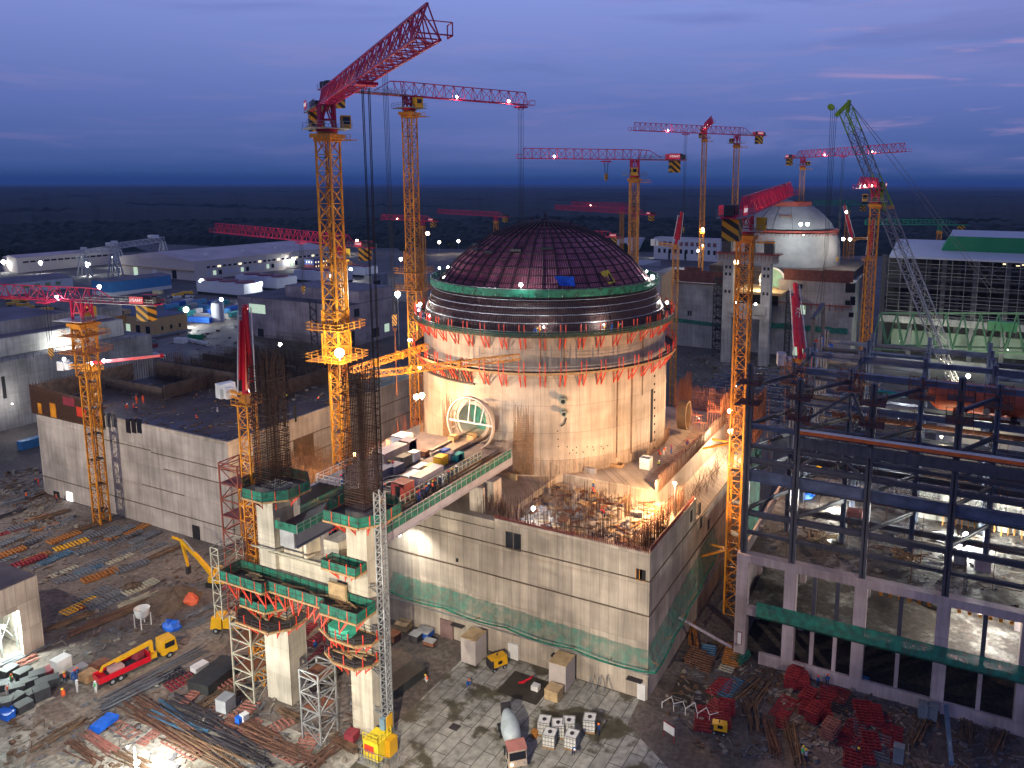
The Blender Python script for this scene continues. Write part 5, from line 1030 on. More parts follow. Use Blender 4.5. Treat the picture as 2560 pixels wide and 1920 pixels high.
    for f, wt, c_ in lamps:
        p = R0+(T-R0)*f+V((0, 0, .7)); fo = flood(p, wt, c_, p+V((0, 0, -5))-D*1, .5, 'small floodlight on a jib', es=30); auto(fo, 'small floodlight fixed on a crimson crane jib')
    return t
def dist(p): return hypot(p.x, p.y)
W1, W2_, WW, OR = (1, .96, .88), (.88, 1, .93), (1, .80, .55), (1, .62, .25)
m = at(815, 262, 138); crane('Tallest nearest crane with its crimson jib reaching up toward the viewer, left of the dome', m.x, m.y, 0, hgt(820, 345, m.x, m.y), m.z, 2.75, G(1078, 92, m.z), 17, 3.0, 2.2, wlow=2.0, zlow=hgt(845, 900, m.x, m.y), hook=(36, 55), cabside=-1, fine=1.15, rot=R(8))
CA = m.copy()
m = at(1022, 240, 180); crane('Tall crane close behind the drum, its jib pointing right across the sky', m.x, m.y, 0, hgt(1024, 288, m.x, m.y), m.z, 2.35, G(1318, 263, m.z), 20, 3.0, 2.0, hook=(30, 46), lamps=((.38, 500, W1), (.83, 400, W2_)), rot=R(8))
CB_ = m.copy()
m = at(203, 752, 197); crane('Left foreground crane with its jib leaving the picture on the left', m.x, m.y, 0, hgt(190, 815, m.x, m.y), m.z, 3.1, G(-160, 735, m.z), 20, 2.9, 2.2, wlow=2.3, zlow=hgt(205, 940, m.x, m.y), hook=(9.5, 11), lamps=((.16, 500, (.8, .85, 1)),), fine=1.1, rot=R(2))
CL = m.copy()
m = at(1587, 399, 225); crane('Crane right of the dome, its jib stretching left above the horizon', m.x, m.y, 0, hgt(1587, 452, m.x, m.y), m.z, 2.4, G(1305, 396, m.z), 15.5, 2.8, 2.0, hook=(8.5, 4), lamps=((.72, 300, W2_),), rot=R(10), cabside=-1)
m = at(1762, 322, 400); crane('Tall thin far crane seen end on, its jib pointing at the viewer', m.x, m.y, 0, m.z-6, m.z, 2.2, (m.x*.90+3, m.y*.90), 14, 3, 2.2, lamps=((.02, 800, W1), (.45, 700, WW)), fine=1.2, rot=R(10))
m = at(1843, 337, 352); crane('Far crane with its jib pointing left, between dome crane and second dome', m.x, m.y, 0, m.z-5.2, m.z, 2.3, G(1582, 326, m.z), 16, 3.2, 2, hook=(28, 40), lamps=((.68, 700, W1),), fine=1.15, rot=R(10))
m = at(2008, 394, 400); crane('Far crane above the second dome with its jib pointing right', m.x, m.y, 0, m.z-5.5, m.z, 2.2, G(2265, 379, m.z), 17, 3.4, 2, hook=(35, 46), lamps=((.25, 900, W1), (.72, 900, WW)), fine=1.2, rot=R(10), cabside=-1)
m = at(2190, 470, 250); crane('Foreshortened crane behind the crawler boom, right of the second dome', m.x, m.y, 0, m.z-5.5, m.z, 2.6, (m.x*.86-4, m.y*.86), 13, 3.0, 2.2, lamps=((.3, 700, WW), (.7, 700, W1)), fine=1.1, rot=R(10))
mm = V((-31.2, 128, 0)); zj = hgt(1862, 535, mm.x, mm.y); tp_ = at(1976, 486, 192); crane('Crane by the steel hall with its jib slanting away over the second dome', mm.x, mm.y, 0, hgt(1857, 598, mm.x, mm.y), zj, 2.3, tp_, 16, 3.0, 2.2, tz=tp_.z-zj, wlow=2.3, zlow=30, cabside=1, fine=1.1, rot=0)
m = at(850, 612, 232); crane('Half hidden crane behind the tallest mast with a long jib to the left', m.x, m.y, 0, m.z-5, m.z, 2.3, G(537, 580, m.z), 16, 3.2, 2, hook=(22, 14), rot=R(10))
for px, py, d, tx, ty, Lc_, lb in ((1240, 541, 520, 1093, 533, 13, 'Small far crane before the forest with its jib pointing left, tallest of the far ones'), (1056, 552, 470, 953, 548, 12, 'Small far crane beside the second mast, low over the forest'), (1555, 518, 560, 1427, 514, 13, 'Small far crane behind the dome crane, lit jib'), (1590, 535, 470, 1386, 523, 18, 'Far crane with long low jib crossing behind the dome crane mast'), (1500, 592, 400, 1380, 590, 11, 'Low far crane mostly hidden behind the right shoulder of the dome')):
    m = at(px, py, d); crane(lb, m.x, m.y, 0, m.z-4, m.z, 2.2, G(tx, ty, m.z) if abs(m.z-77) > 3 else at(tx, ty, d), Lc_, 3.0, 2, detail=1, sign=d < 480, fine=1.5, lamps=((.6, 300, WW),) if 'lit' in lb or 'low over' in lb else ())
for px, py, d, tx, ty, lb in ((2120, 512, 470, 2033, 510, 'Small green crane right of the second dome'), (2350, 562, 430, 2160, 557, 'Far green crane with long jib above the green roofed hall')):
    m = at(px, py, d); crane(lb, m.x, m.y, 0, m.z-4, m.z, 2.0, at(tx, ty, d*.97), 14, 2.6, 1.8, detail=1, sign=False, fine=1.5, jm=GJIB)
# climbing frames and collars on the masts
def collar_frame(x, y, z, w, label, h=2.5, rot=.1):
    t = thing('climbing_frame', (x, y, z), label, 'climbing frame'); b = MB(); mast(b, x, y, z, z+h, w, rot, .16, .12)
    b.obox((x, y, z), (w*2.2, w*2.2, .12), rot)
    for s in (-1, 1): railing(b, (x-w*1.1, y+s*w*1.1, z), (x+w*1.1, y+s*w*1.1, z), 1.1, 1.3); railing(b, (x+s*w*1.1, y-w*1.1, z), (x+s*w*1.1, y+w*1.1, z), 1.1, 1.3)
    part('frame', b, YEL, t)
collar_frame(CA.x, CA.y, hgt(838, 818, CA.x, CA.y), 3.2, 'wide yellow climbing frame on the tallest crane mast, upper', 3.2); collar_frame(CA.x, CA.y, hgt(845, 895, CA.x, CA.y), 3.4, 'wide yellow climbing frame on the tallest crane mast at the big lamp', 4.6)
collar_frame(CB_.x, CB_.y, hgt(1035, 680, CB_.x, CB_.y), 3.0, 'yellow climbing frame on the mast behind the drum, upper', 5); collar_frame(CB_.x, CB_.y, hgt(1040, 722, CB_.x, CB_.y), 3.0, 'yellow climbing frame on the mast behind the drum, lower', 4)
collar_frame(CL.x, CL.y, hgt(190, 880, CL.x, CL.y), 3.4, 'yellow climbing frame on the left foreground crane mast, lower', 5.5); collar_frame(CL.x, CL.y, hgt(190, 838, CL.x, CL.y), 3.2, 'yellow climbing frame on the left foreground crane mast, upper', 3)
for z, i in ((32, 0), (12, 1)):
    b = MB(); p = V((-32, 127.6, z)); b.bar(p, (-36.3, 124, z-.6), .3); b.bar(p, (-36.3, 129.5, z-.6), .3); b.bar((-36.3, 124, z-.6), p+V((0, .8, 0)), .2); solo('mast_tie', b, YEL, 'yellow tie holding the crane mast to the pale building, %s one' % ('upper', 'lower')[i], 'mast tie')
# yellow lattice tie girders from the masts to the drum
for (p, q, lb) in ((at(880, 932, 137), cyl(1068, 872, 27.8)+V((0, 0, 0)), 'yellow lattice girder sloping up to the left side of the drum'), (at(905, 945, 139), at(1300, 899, 133.5), 'long yellow lattice girder passing in front of the drum above the hatch')):
    t = thing('tie_girder', tuple(p), lb, 'lattice girder'); b = MB(); lattice(b, p, q, 1.0, 1.0, 1.2, .12, .08); part('girder', b, YEL, t); b = MB(); L = (q-p).length; d = (q-p).normalized()
    for f in (.3, .62): b.obox(p+(q-p)*f+V((0, 0, .5)), (.5, 1.5, 1.4), atan2(d.y, d.x))
    part('joint_plate', b, YEL, t)
# concrete placing booms
def placer(x, y, z0, zt, lean, L, label, w=1.7, horiz=None, word=None, base=True, counter=None, flat=False):
    t = thing('placing_boom', (x, y, z0), label, 'placing boom')
    b = MB(); mast(b, x, y, z0, zt, w, .1, .2, .11, False); part('mast', b, YEL, t)
    b = MB(); b.obox((x, y, zt+.1), (w*1.7, w*1.7, .2), .1); railing(b, (x-w*.85, y-w*.85, zt+.2), (x+w*.85, y-w*.85, zt+.2), 1, .8); railing(b, (x-w*.85, y+w*.85, zt+.2), (x+w*.85, y+w*.85, zt+.2), 1, .8); b.add([(x-w*.5, y-w*.5, zt+.2), (x+w*.5, y-w*.5, zt+.2), (x+w*.5, y+w*.5, zt+.2), (x-w*.5, y+w*.5, zt+.2), (x-.3, y-.3, zt+2), (x+.3, y-.3, zt+2), (x+.3, y+.3, zt+2), (x-.3, y+.3, zt+2)], [(0, 1, 5, 4), (1, 2, 6, 5), (2, 3, 7, 6), (3, 0, 4, 7), (4, 5, 6, 7)]); part('turret', b, YEL, t)
    p = V((x, y, zt+1.8)); d = V(lean).normalized(); e = p+d*L; s = V((.8, .5, 0)).normalized()
    b = MB(); b.bar(p, e, .75, 4, .6); part('boom_arm', b, RED2, t)
    b = MB(); b.bar(e, p+d*L*.12+s*.85, .6, 4, .4); part('boom_arm', b, RED2, t)
    b = MB(); b.bar(p+d*L*.15-s*.75, e-d*L*.15-s*.6, .45, 4, .35); b.ball(e, .55, 8); b.ball(p, .6, 8); part('boom_arm', b, RED2, t)
    b = MB(); b.tube(p-s*1.15, e-s*1.0-d*.6, .11, 6); b.tube(p+s*1.4, e+s*.8, .11, 6); [b.tube(p+d*L*f-s*1.15, p+d*L*f-s*.3, .08, 5) for f in (.2, .45, .7, .9)]; part('delivery_pipe', b, WHT, t)
    b = MB(); b.tube(p+s*.2+V((0, 0, .3)), p+d*L*.3+s*.5, .14, 8); part('ram', b, GALV, t)
    if counter:
        c = V(counter); cp = V((x, y, zt+1.0))+c; b = MB(); b.bar((x, y, zt+1.4), cp, .45); b.bar((x, y, zt+.4), cp-V((0, 0, .6)), .3); part('counter_arm', b, YEL, t); b = MB(); a = atan2(c.y, c.x); b.obox(cp, (1.5, 2.4, 2.2), a); b.obox(cp-c.normalized()*1.4+V((0, 0, -.2)), (.9, 1.6, 1.6), a); part('counterweight', b, WHT if not flat else mat('counter_grey', (.32, .33, .42)), t)
    if word:
        sgn = p+d*L*.62; text('boom_lettering', word, 1.1, WHT, t, tuple(sgn-V((x, y, z0))+V((.15, -.46, 0))), (pi/2, pi/2, R(8)), .01)
    return t
m = at(617, 1010, 119); placer(m.x, m.y, 0, m.z, (.0, .06, 1), 12.5, 'red placing boom folded upright over a yellow mast beside the left cage', 1.75, counter=(-6.2, 1.5, 0))
zz = onY(2000, 905, 142); placer(zz.x, 142, 0, zz.z-1, (-.16, .25, 1), 13.6, 'red placing boom with white letters standing in the steel hall', 2.0, word='KCP', counter=(-3.2, -1, .5), flat=True)
m = at(228, 905, 216); placer(m.x, m.y, 23, m.z-2, (1, .42, .13), 18, 'red placing boom lowered level above the left building roof', 2.0, counter=(-7, -2.5, 0))
m = at(1690, 615, 262); placer(m.x, m.y, 0, m.z-1, (.12, .1, 1), 10.5, 'red placing boom on a thin yellow mast right of the dome', 1.8, counter=(-8, 0, 1))
m = at(2172, 640, 285); placer(m.x, m.y, 0, m.z-1.5, (.05, .1, 1), 12, 'red placing boom on a stout yellow mast beside the crawler crane', 2.6)
m = at(2130, 602, 420); placer(m.x, m.y, 10, m.z, (-.3, .1, 1), 17, 'far red placing boom leaning left beside the second dome', 2.2, counter=(9, 0, 1))
# crawler crane
cc_ = thing('crawler_crane', tuple(G(2400, 1010)), 'giant crawler crane with lime green and grey lattice boom on the right', 'crawler crane')
T0 = at(2102, 272, 262); B0 = at(2388, 985, 236); d = (T0-B0)
for i, (f0, f1, m_) in enumerate(((0, .12, GALV), (.12, .40, GALV), (.40, .48, GALV), (.48, .665, mat('boom_grey', (.17, .17, .2), .5, .2)), (.48, .48, None), (.615, .73, LIME), (.73, .90, MATS.get('boom_grey')), (.90, .985, LIME))):
    if m_ is None or f1 <= f0: continue
    if i == 3: f1 = .615
    b = MB(); w = 3.4 if f0 > .1 else 2.2; lattice(b, B0+d*f0, B0+d*f1, w, w*.85, w*.9, .3, .13); part('boom_section', b, m_, cc_)
b = MB(); hd = B0+d*.985; b.bar(hd+V((-2, 0, -1)), T0+V((2.2, 0, 1.6)), 1.3); b.tube(T0+V((-3, -1, .6)), T0+V((-3, 1, .6)), 1.0, 12); b.bar(hd+V((1.5, 0, 0)), T0+V((2.4, .5, 2.6)), .9); part('boom_head', b, LIME, cc_)
b = MB(); [b.bar(T0+V((-3+k*.6, 0, .4)), at(2060+k*3, 640, 262), .1) for k in range(4)]; b.bar(at(2063, 640, 262), at(2030, 960, 255), .1); part('hoist_rope', b, BLK, cc_)
b = MB(); 
for o in (0, 26): b.bar(T0+V((2.4, o*.03, 2)), at(2215+o*.6, 385, 262), .16); b.bar(at(2215+o*.6, 385, 262), at(2478+o*.4, 730, 262), .13)
part('pendant', b, mat('pendant_grey', (.14, .14, .17), .5, .3), cc_)
b = MB(); q = G(2420, 1005); b.box(q.x-5, q.y-4, 0, q.x+5, q.y-2.2, 2); b.box(q.x-5, q.y+2.2, 0, q.x+5, q.y+4, 2); part('track', b, BLK, cc_); b = MB(); b.box(q.x-4, q.y-2.6, 1.6, q.x+5, q.y+2.6, 4.8); part('machinery_house', b, LIME, cc_)
# lime mast jib hanging ropes etc. belong to each crane; long hook near the left of the drum
hk = thing('hanging_hook', tuple(at(988, 800, 150)), 'striped hook block with a long rusty rod hanging left of the drum', 'hook block')
p = at(986, 790, 150); b = MB(); b.obox(p-V((0, 0, .8)), (.9, .5, 2.2), .6); part('block', b, MATS['hook_stripes'], hk); b = MB(); b.tube(p-V((0, 0, 2.1)), p-V((0, 0, 16)), .14, 6); b.ball(p-V((0, 0, 2.6)), .45, 8); part('rod', b, RUST, hk); b = MB(); [b.bar(p+V((k*.25-.4, 0, 0)), at(955+k*4, 160, 150), .06) for k in range(4)]; part('hoist_rope', b, BLK, hk)
# ================================================================ FLOODLIGHTS
fl = flood
fl(at(849, 882, 127.5), 17000, (.93, .95, 1), (-170, 145, 23), 1.2, 'large dazzling white floodlight on the tallest crane mast', es=40)
fl(at(994, 735, 232), 30000, (.85, 1, .94), (-205, 250, 0), 1.4, 'large greenish white lamp on a tall pole left of the drum', es=30, base=0, cat='lamp post')
fl(at(1040, 992, 134.5), 30000, (1, .64, .35), (CX+4, CY-20, 34), .8, 'left of two bright floodlights beside the round hatch', es=40)
fl(at(1055, 988, 134.8), 16000, (1, .62, .33), (-110, 130, 20), .8, 'right of two bright floodlights beside the round hatch', es=40)
fl(at(1049, 918, 146), 1500, (1, .66, .38), (-84, 118, 34), .5, 'small warm lamp under the lower ring platform on the left')
fl((-100.5, 108, 25), 30000, (1, .56, .24), (-131, 118, 10), .6, 'warm floodlight over the golden rebar thicket', es=20)
fl(at(1826, 1028, 160), 12000, (1, .55, .26), (-58, 128, 30), .8, 'orange white floodlight on the mast at the corner of the steel hall, upper', es=40)
fl(at(1828, 1078, 158), 15000, (1, .72, .46), (-60, 120, 24), .9, 'white floodlight on the mast at the corner of the steel hall, lower', es=40)
fl((-38.5, 116, 27.5), 42000, (1, .58, .28), (-62, 118, 28), .45, 'warm floodlight on a post at the right rim of the lit roof', base=21.6, cat='lamp post')
fl(G(1333, 1270, 24.5), 2600, (.93, .96, 1), (-55, 103, 21), .5, 'cold white work lamp on the roof, right of two, front edge', es=40)
fl(G(1237, 1231, 24.8), 2600, (.90, .95, 1), (-64, 103, 21), .5, 'cold white work lamp on the roof, left of two, front edge', es=40)
for px, py, w_, s_, lb in ((1112, 696, 1300, .75, 'big white lamp on the left of the green netted ring'), (1120, 668, 500, .45, 'small white lamp behind the left of the green ring'), (1098, 670, 300, .35, 'tiniest white lamp behind the left of the green ring'), (1302, 712, 900, .55, 'greenish white lamp in the middle of the green netted ring'), (1632, 693, 1300, .7, 'big white lamp on the right of the green netted ring'), (1617, 678, 400, .35, 'small green tinted lamp behind the right of the ring')):
    q = at(px, py, dist(at(px, py, 150)) if 0 else (137 if px == 1302 else 148)); 
    if px == 1302: q = at(px, py, 136.2)
    else: q = at(px, py, 158 if s_ > .6 else 163)
    fl(q, w_, W2_, (CX, CY, 54), s_, lb, es=35)
for px, py, w_, lb in ((1050, 760, 1400, 'white lamp at the left end of the upper ring platform'), (1668, 756, 900, 'small white lamp at the right end of the upper ring platform')): fl(at(px, py, 158), w_, W1, (CX, CY, 51), .5, lb, es=30)
for a, w_ in ((-134, 700), (-118, 500), (-62, 600), (-38, 700), (-147, 500)):
    p = V((CX+26.9*cos(R(a)), CY+26.9*sin(R(a)), 51.3)); fl(p, w_, W1, (CX, CY, 54), .28, 'little work lamp clipped to the upper ring platform rail, number %d from the left' % (1+sorted((-147, -134, -118, -62, -38)).index(a)) if False else {-147: 'little work lamp on the upper ring platform, leftmost', -134: 'little work lamp on the upper ring platform, second from left', -118: 'little work lamp on the upper ring platform by the workers in white', -62: 'little work lamp on the upper ring platform, right of centre', -38: 'little work lamp on the upper ring platform, rightmost'}[a], es=20)
fl((HX+1.2, 122.5, HZ+1.6), 900, (.75, 1, .85), (HX, 126, HZ), .25, 'little lamp inside the green hatch tunnel', es=20)
for px, py, lb in ((1023, 850, 'left of a close pair of lamps left of the drum'), (1033, 850, 'right of a close pair of lamps left of the drum')): fl(at(px, py, 175), 2500, W1, (-110, 160, 5), .5, lb, es=35)
# hall lamps
fl(onY(2415, 1337, 137), 26000, (.96, 1, .94), (6, 125, 18), .8, 'brightest white floodlight inside the steel hall', es=45)
fl(onY(2085, 1262, 140), 7000, (1, .97, .85), (-16, 130, 18), .3, 'white work lamp behind the third column of the hall', es=20)
fl((8, 124, 16), 9000, (1, .97, .88), (9, 126, 9), .4, 'white lamp under the first floor beam in the middle bay', es=20)
fl((19, 124, 16), 9000, (.95, .98, 1), (20, 126, 9), .4, 'white lamp under the first floor beam in the right bay', es=20)
fl((-14, 133, 15.5), 900, (1, .97, .9), (-14, 133, 9), .3, 'dim lamp deep in the left bays of the concrete frame', es=8)
fl((16, 127, 21.5), 5000, (1, .98, .85), (18, 120, 18), .3, 'white lamp over the front of the upper hall floor', es=20)
fl(onY(2247, 1040, 150), 4500, (.85, .93, 1), (2, 140, 36), .5, 'cold lamp high in the steel frame behind the second inner column', es=25)
fl(onY(2353, 1092, 131), 1200, (1, .85, .5), (4, 130, 38), .3, 'small yellow lamp below the coral tank', es=20)
fl(at(2420, 940, 232), 16000, (1, .92, .72), at(2500, 950, 245), .9, 'strong warm lamp beside the big white round tank', es=35)
fl(at(2460, 1000, 225), 9000, (1, .80, .35), at(2490, 960, 240), .3, 'yellow lamp inside the big white round tank', es=15)
for i, px in enumerate((2250, 2340, 2430, 2520)): p = onY(px, 862, 352); p.z = 10; fl(p, 4000, (.9, 1, .78), (p.x, 372, 6), .4, ('leftmost', 'second', 'third', 'rightmost')[i]+' lamp under the floor of the far hall', es=15)
# lights of the second unit and of the yards behind
for px, py, z_, w_, c_, s_, lb in (
 (1757, 573, 45, 16000, OR, 1.4, 'large orange lamp on the far mast left of the second dome'), (1745, 627, 36, 5000, W1, 1.0, 'white lamp just below the large orange one'), (1757, 613, 38, 1500, WW, .6, 'small warm lamp between the orange and the white one'),
 (2002, 560, 56, 9000, W2_, 1.15, 'left of twin floodlights before the second dome'), (2019, 560, 56, 9000, W2_, 1.15, 'right of twin floodlights before the second dome'), (2009, 588, 50, 5000, W2_, .3, 'small lamp under the twin floodlights of the second dome'),
 (2108, 597, 50, 5000, (1, .93, .75), 1.1, 'left of twin lamps right of the second dome'), (2125, 598, 50, 5000, (1, .93, .75), 1.1, 'right of twin lamps right of the second dome'), (2116, 530, 62, 2500, W2_, .9, 'lamp on the leaning far red boom')):
    d_ = (77-z_)*1911/(py-459) if py > 470 else 330; d_ = {1757: 400, 1745: 385, 2002: 352, 2019: 352, 2009: 353, 2108: 372, 2125: 372, 2116: 400}[px]; p = at(px, py, d_); fl(p, w_, c_, (CX, CY+245, 40) if px > 1900 and px < 2100 else (p.x, p.y+20, 0), s_, lb, es=35)
for px, py, d_, w_, c_, s_, lb in ((1838, 755, 314, 2500, W1, .8, 'white lamp on the left pillar of the second trestle'), (1889, 760, 314, 2500, W1, .8, 'white lamp on the right pillar of the second trestle'), (1841, 655, 318, 1500, OR, .7, 'small orange lamp high on the crane mast by the steel hall'), (1840, 965, 148, 0, W1, .22, 'tiny lamp low on the crane mast by the steel hall'), (1900, 700, 345, 12000, (1, .75, .45), .3, 'warm lamp by the round hatch of the second drum')): fl(at(px, py, d_ if px != 1841 else 140), w_, c_, at(px, py+300, 330), s_, lb, es=30)
YL = [(218, 660), (308, 655), (363, 660), (421, 664), (481, 669), (101, 656), (8, 654), (504, 702), (553, 748), (248, 716), (465, 773), (733, 647), (652, 708), (877, 673), (828, 689), (1002, 647), (1069, 583), (1098, 605), (1146, 602), (892, 602), (1452, 596), (1460, 580), (1645, 622), (285, 642), (420, 640), (640, 745), (700, 860)]
NM = ['in front of the left pale shed', 'below the gantry crane', 'at the gable of the long warehouse, left', 'at the gable of the long warehouse, middle', 'at the gable of the long warehouse, right', 'on the far left shed wall', 'at the far left edge of the picture', 'at the left corner of the nearest cooling units', 'between cooling units and blue tents', 'on the blue shed', 'dazzling, among the blue tents', 'before the long warehouse windows', 'over the nearest cooling units on the right', 'over the farther cooling units, right', 'on the tallest mast at the cooling units', 'greenish, on the far lot left of the drum', 'orange, beside the small far crane', 'pair lamp behind the drum crane', 'warm, over the far road left of the dome', 'behind the tallest mast over the far yard', 'at the foot of the crane right of the dome, upper', 'at the foot of the crane right of the dome, lower', 'over the terrace right of the dome', 'hung under the left gantry girder', 'hung under the right gantry leg', 'by the round silo', 'on the grey hall beside the tallest mast']
for i, (px, py) in enumerate(YL):
    hh = 9 if i not in (15, 16, 17, 18, 19) else 13; r_ = ray(px, py); t_ = (hh-H)/r_.z; p = V((r_.x*t_, r_.y*t_, hh)); big = i in (10, 2, 4, 7, 16, 0)
    fl(p, 90000 if i == 10 else 42000 if big else 24000, OR if i in (16,) else WW if i in (18, 17, 19) else (.95, 1, .95), None, (.5+.0028*dist(p))*(1.25 if big else .9), 'yard lamp '+NM[i], es=22 if i != 16 else 16, base=0 if i not in (9, 14, 23, 24, 26) else None, cat='lamp post' if i not in (9, 14, 23, 24, 26) else 'floodlight')
for px, py, d_, lb in ((160, 897, 214, 'leftmost of three little lamps on the level red boom mast'), (229, 908, 212, 'middle of three little lamps on the level red boom mast'), (259, 901, 210, 'rightmost of three little lamps on the level red boom mast')): fl(at(px, py, d_), 1500, (.95, .95, 1), None, .55, lb, es=30)
fl(at(8, 1565, 146), 16000, (.85, 1, .93), None, .45, 'white lamp inside the doorway of the left corner building', es=25)
fl(onX(30, 1010, -252), 3500, W1, (-261, 140, 12), .4, 'lamp low against the tall far left wall', es=10)
fl(at(155, 872, 268), 3500, (1, .97, .85), None, .4, 'lamp on the terrace of the far left building', es=20)
# light tower at the bottom edge and the tall yard floodlights outside the picture, the right-hand one added
lt = G(345, 1985); 
for k, (px, py) in enumerate(((341, 1908), (362, 1884), (318, 1868))): fl(at(px, py, dist(lt)-1), (9000, 7000, 300)[k], (1, .98, .9), (-95, 75, 0), (.55, .45, .3)[k], ('lowest and brightest', 'highest bright', 'unlit looking left')[k]+' head of the light tower at the bottom edge', es=(40, 40, 1)[k])
fl((-36, 30, 36), 200000, (1, .86, .66), (-64, 98, 10), .8, 'tall mast floodlight in front of the pale building', base=0, cat='lamp post', cone=62)
fl((30, 60, 45), 70000, (1, .80, .64), (-36, 122, 12), .8, 'added unseen mast floodlight beyond the right edge', base=0, cat='lamp post', cone=36)  # added mast, never in view, brightens the right facade of the pale building
fl((-90, 30, 34), 90000, (1, .92, .76), (-90, 75, 8), .8, 'tall mast floodlight in front of the trestle', base=0, cat='lamp post', cone=115)
fl((-180, 44, 36), 130000, (1, .88, .72), (-165, 104, 8), .8, 'tall mast floodlight in front of the left building', base=0, cat='lamp post', cone=110)
fl((-79, 94.5, 19), 5000, (1, .98, .9), (-79, 98.6, 12), .4, 'white floodlight tucked under the bridge on the pale wall', es=20, cone=120)
# ================================================================ BACKGROUND BUILDINGS
def blk(name, label, cat, cx, cy, xl, xr, ytop, m, rm=ROOF, rise=0, eave=.4, band=None):
    c = G(cx, cy); r = ray(xl, cy); X0 = c.y*r.x/r.y; r = ray(xr, cy); Y1 = c.x*r.y/r.x; h = hgt(cx, ytop, c.x, c.y)
    X0, X1 = min(X0, c.x-1), c.x; Y0, Y1 = c.y, max(Y1, c.y+4); t = thing(name, (c.x, c.y, 0), label, cat)
    b = MB(); b.box(X0, Y0, 0, X1, Y1, h); part('wall', b, m, t)
    if band: b = MB(); b.box(X0-.05, Y0-.06, 0, X1+.06, Y1+.05, h*.25); part('lower_band', b, band, t)
    b = MB()
    if rise:
        xm = (X0+X1)/2; b.add([(X0-eave, Y0-eave, h), (X1+eave, Y0-eave, h), (X1+eave, Y1+eave, h), (X0-eave, Y1+eave, h), (xm, Y0-eave, h+rise), (xm, Y1+eave, h+rise)], [(0, 3, 5, 4), (1, 4, 5, 2), (0, 4, 1), (3, 2, 5), (0, 1, 2, 3)])
    else: b.box(X0-.1, Y0-.1, h, X1+.1, Y1+.1, h+.25)
    part('roof', b, rm, t)
    return t, X0, X1, Y0, Y1, h
def wrow(t, axis, fix, a0, a1, n, z0, z1, frac, m, name='window'):
    st = (a1-a0)/n
    for k in range(n):
        a = a0+st*(k+.5-frac/2); b = MB(); e = a+st*frac
        mm = m[k % len(m)] if isinstance(m, (list, tuple)) else m
        b.box(*((a, fix-.08, z0, e, fix+.1, z1) if axis == 'x' else (fix-.1, a, z0, fix+.08, e, z1))); part(name, b, mm, t)
t, X0, X1, Y0, Y1, h = blk('shed', 'long low pale shed at the far left before the forest', 'shed', 45, 682, 10, 300, 645, BEIGE, WROOF, 2); wrow(t, 'y', X1, Y0+4, Y1-4, 14, h*.62, h*.74, .8, DGL)
t, X0, X1, Y0, Y1, h = blk('shed', 'white shed with three green windows at the left edge', 'shed', -90, 752, -160, 187, 722, WHT, ROOF, 2.5); wrow(t, 'y', X1, Y0+(Y1-Y0)*.5, Y1-(Y1-Y0)*.1, 4, h*.45, h*.75, .5, mat('green_window', (.25, .32, .12)))
t, X0, X1, Y0, Y1, h = blk('blue_shed', 'bright blue shed with white base and grey roof', 'shed', 280, 741, 232, 431, 705, LBLUE, ROOF, 1.5, band=WHT); MATS['light_blue_paint'].node_tree.nodes['Principled BSDF'].inputs['Roughness'].default_value = .5
t, X0, X1, Y0, Y1, h = blk('warehouse', 'very long pale warehouse with a shallow roof before the forest', 'warehouse', 488, 702, 303, 832, 654, BEIGE, WROOF, 5.5); wrow(t, 'y', X1, Y0+10, Y1-6, 26, h*.58, h*.68, .62, [DGL, DGL, WLIT, DGL]); wrow(t, 'y', X1, Y0+10, Y1-20, 22, h*.18, h*.42, .55, [LGREY, WCOOL, DGL, LGREY, LGREY]); wrow(t, 'x', Y0, X0+8, X1-12, 3, .2, h*.5, .22, [WCOOL, WHT, DGL], 'gate'); b = MB(); b.box(X0, Y0-2.2, h*.5, X1, Y0, h*.53); part('canopy', b, TAN, t)
for k in range(7): y = Y0+20+k*(Y1-Y0-40)/6; b = MB(); b.box(X1-14-k % 2*20, y, h+2.2, X1-12-k % 2*20, y+2, h+4.6); part('roof_vent', b, WHT, t)
t, X0, X1, Y0, Y1, h = blk('tan_building', 'tan flat roofed building with dark doorways, left of centre', 'building', 387, 842, 208, 471, 796, TAN, mat('blue_roof', (.07, .08, .15), .6, var=.4, scale=.1))
wrow(t, 'x', Y0, X0+4, X1-1, 7, .3, h*.52, .42, [HOLE, HOLE, HOLE, DGL, WCOOL, HOLE, HOLE], 'doorway'); wrow(t, 'y', X1, Y0+2, Y1-2, 3, h*.28, h*.5, .25, DGL)
b = MB(); xm = X0+(X1-X0)*.58; b.box(xm-3, Y0-.8, h*.6, xm+3, Y0+3, h+2.5); part('porch_tower', b, TAN, t); b = MB(); b.box(xm-3.1, Y0-.9, h*.7, xm+3.1, Y0-.8, h+.2); part('fascia', b, YEL, t); b = MB(); b.box(xm-3.1, Y0-.95, h+.4, xm+3.1, Y0-.85, h+2.3); part('dark_panel', b, HOLE, t); b = MB(); b.box(X0-.2, Y0-1.2, 0, X1+.2, Y0, .9); b.box(X1, Y0, 0, X1+.8, Y1, .9); part('plinth', b, GREY, t)
FAN = mat('fan_red', (.20, .03, .05), .6)
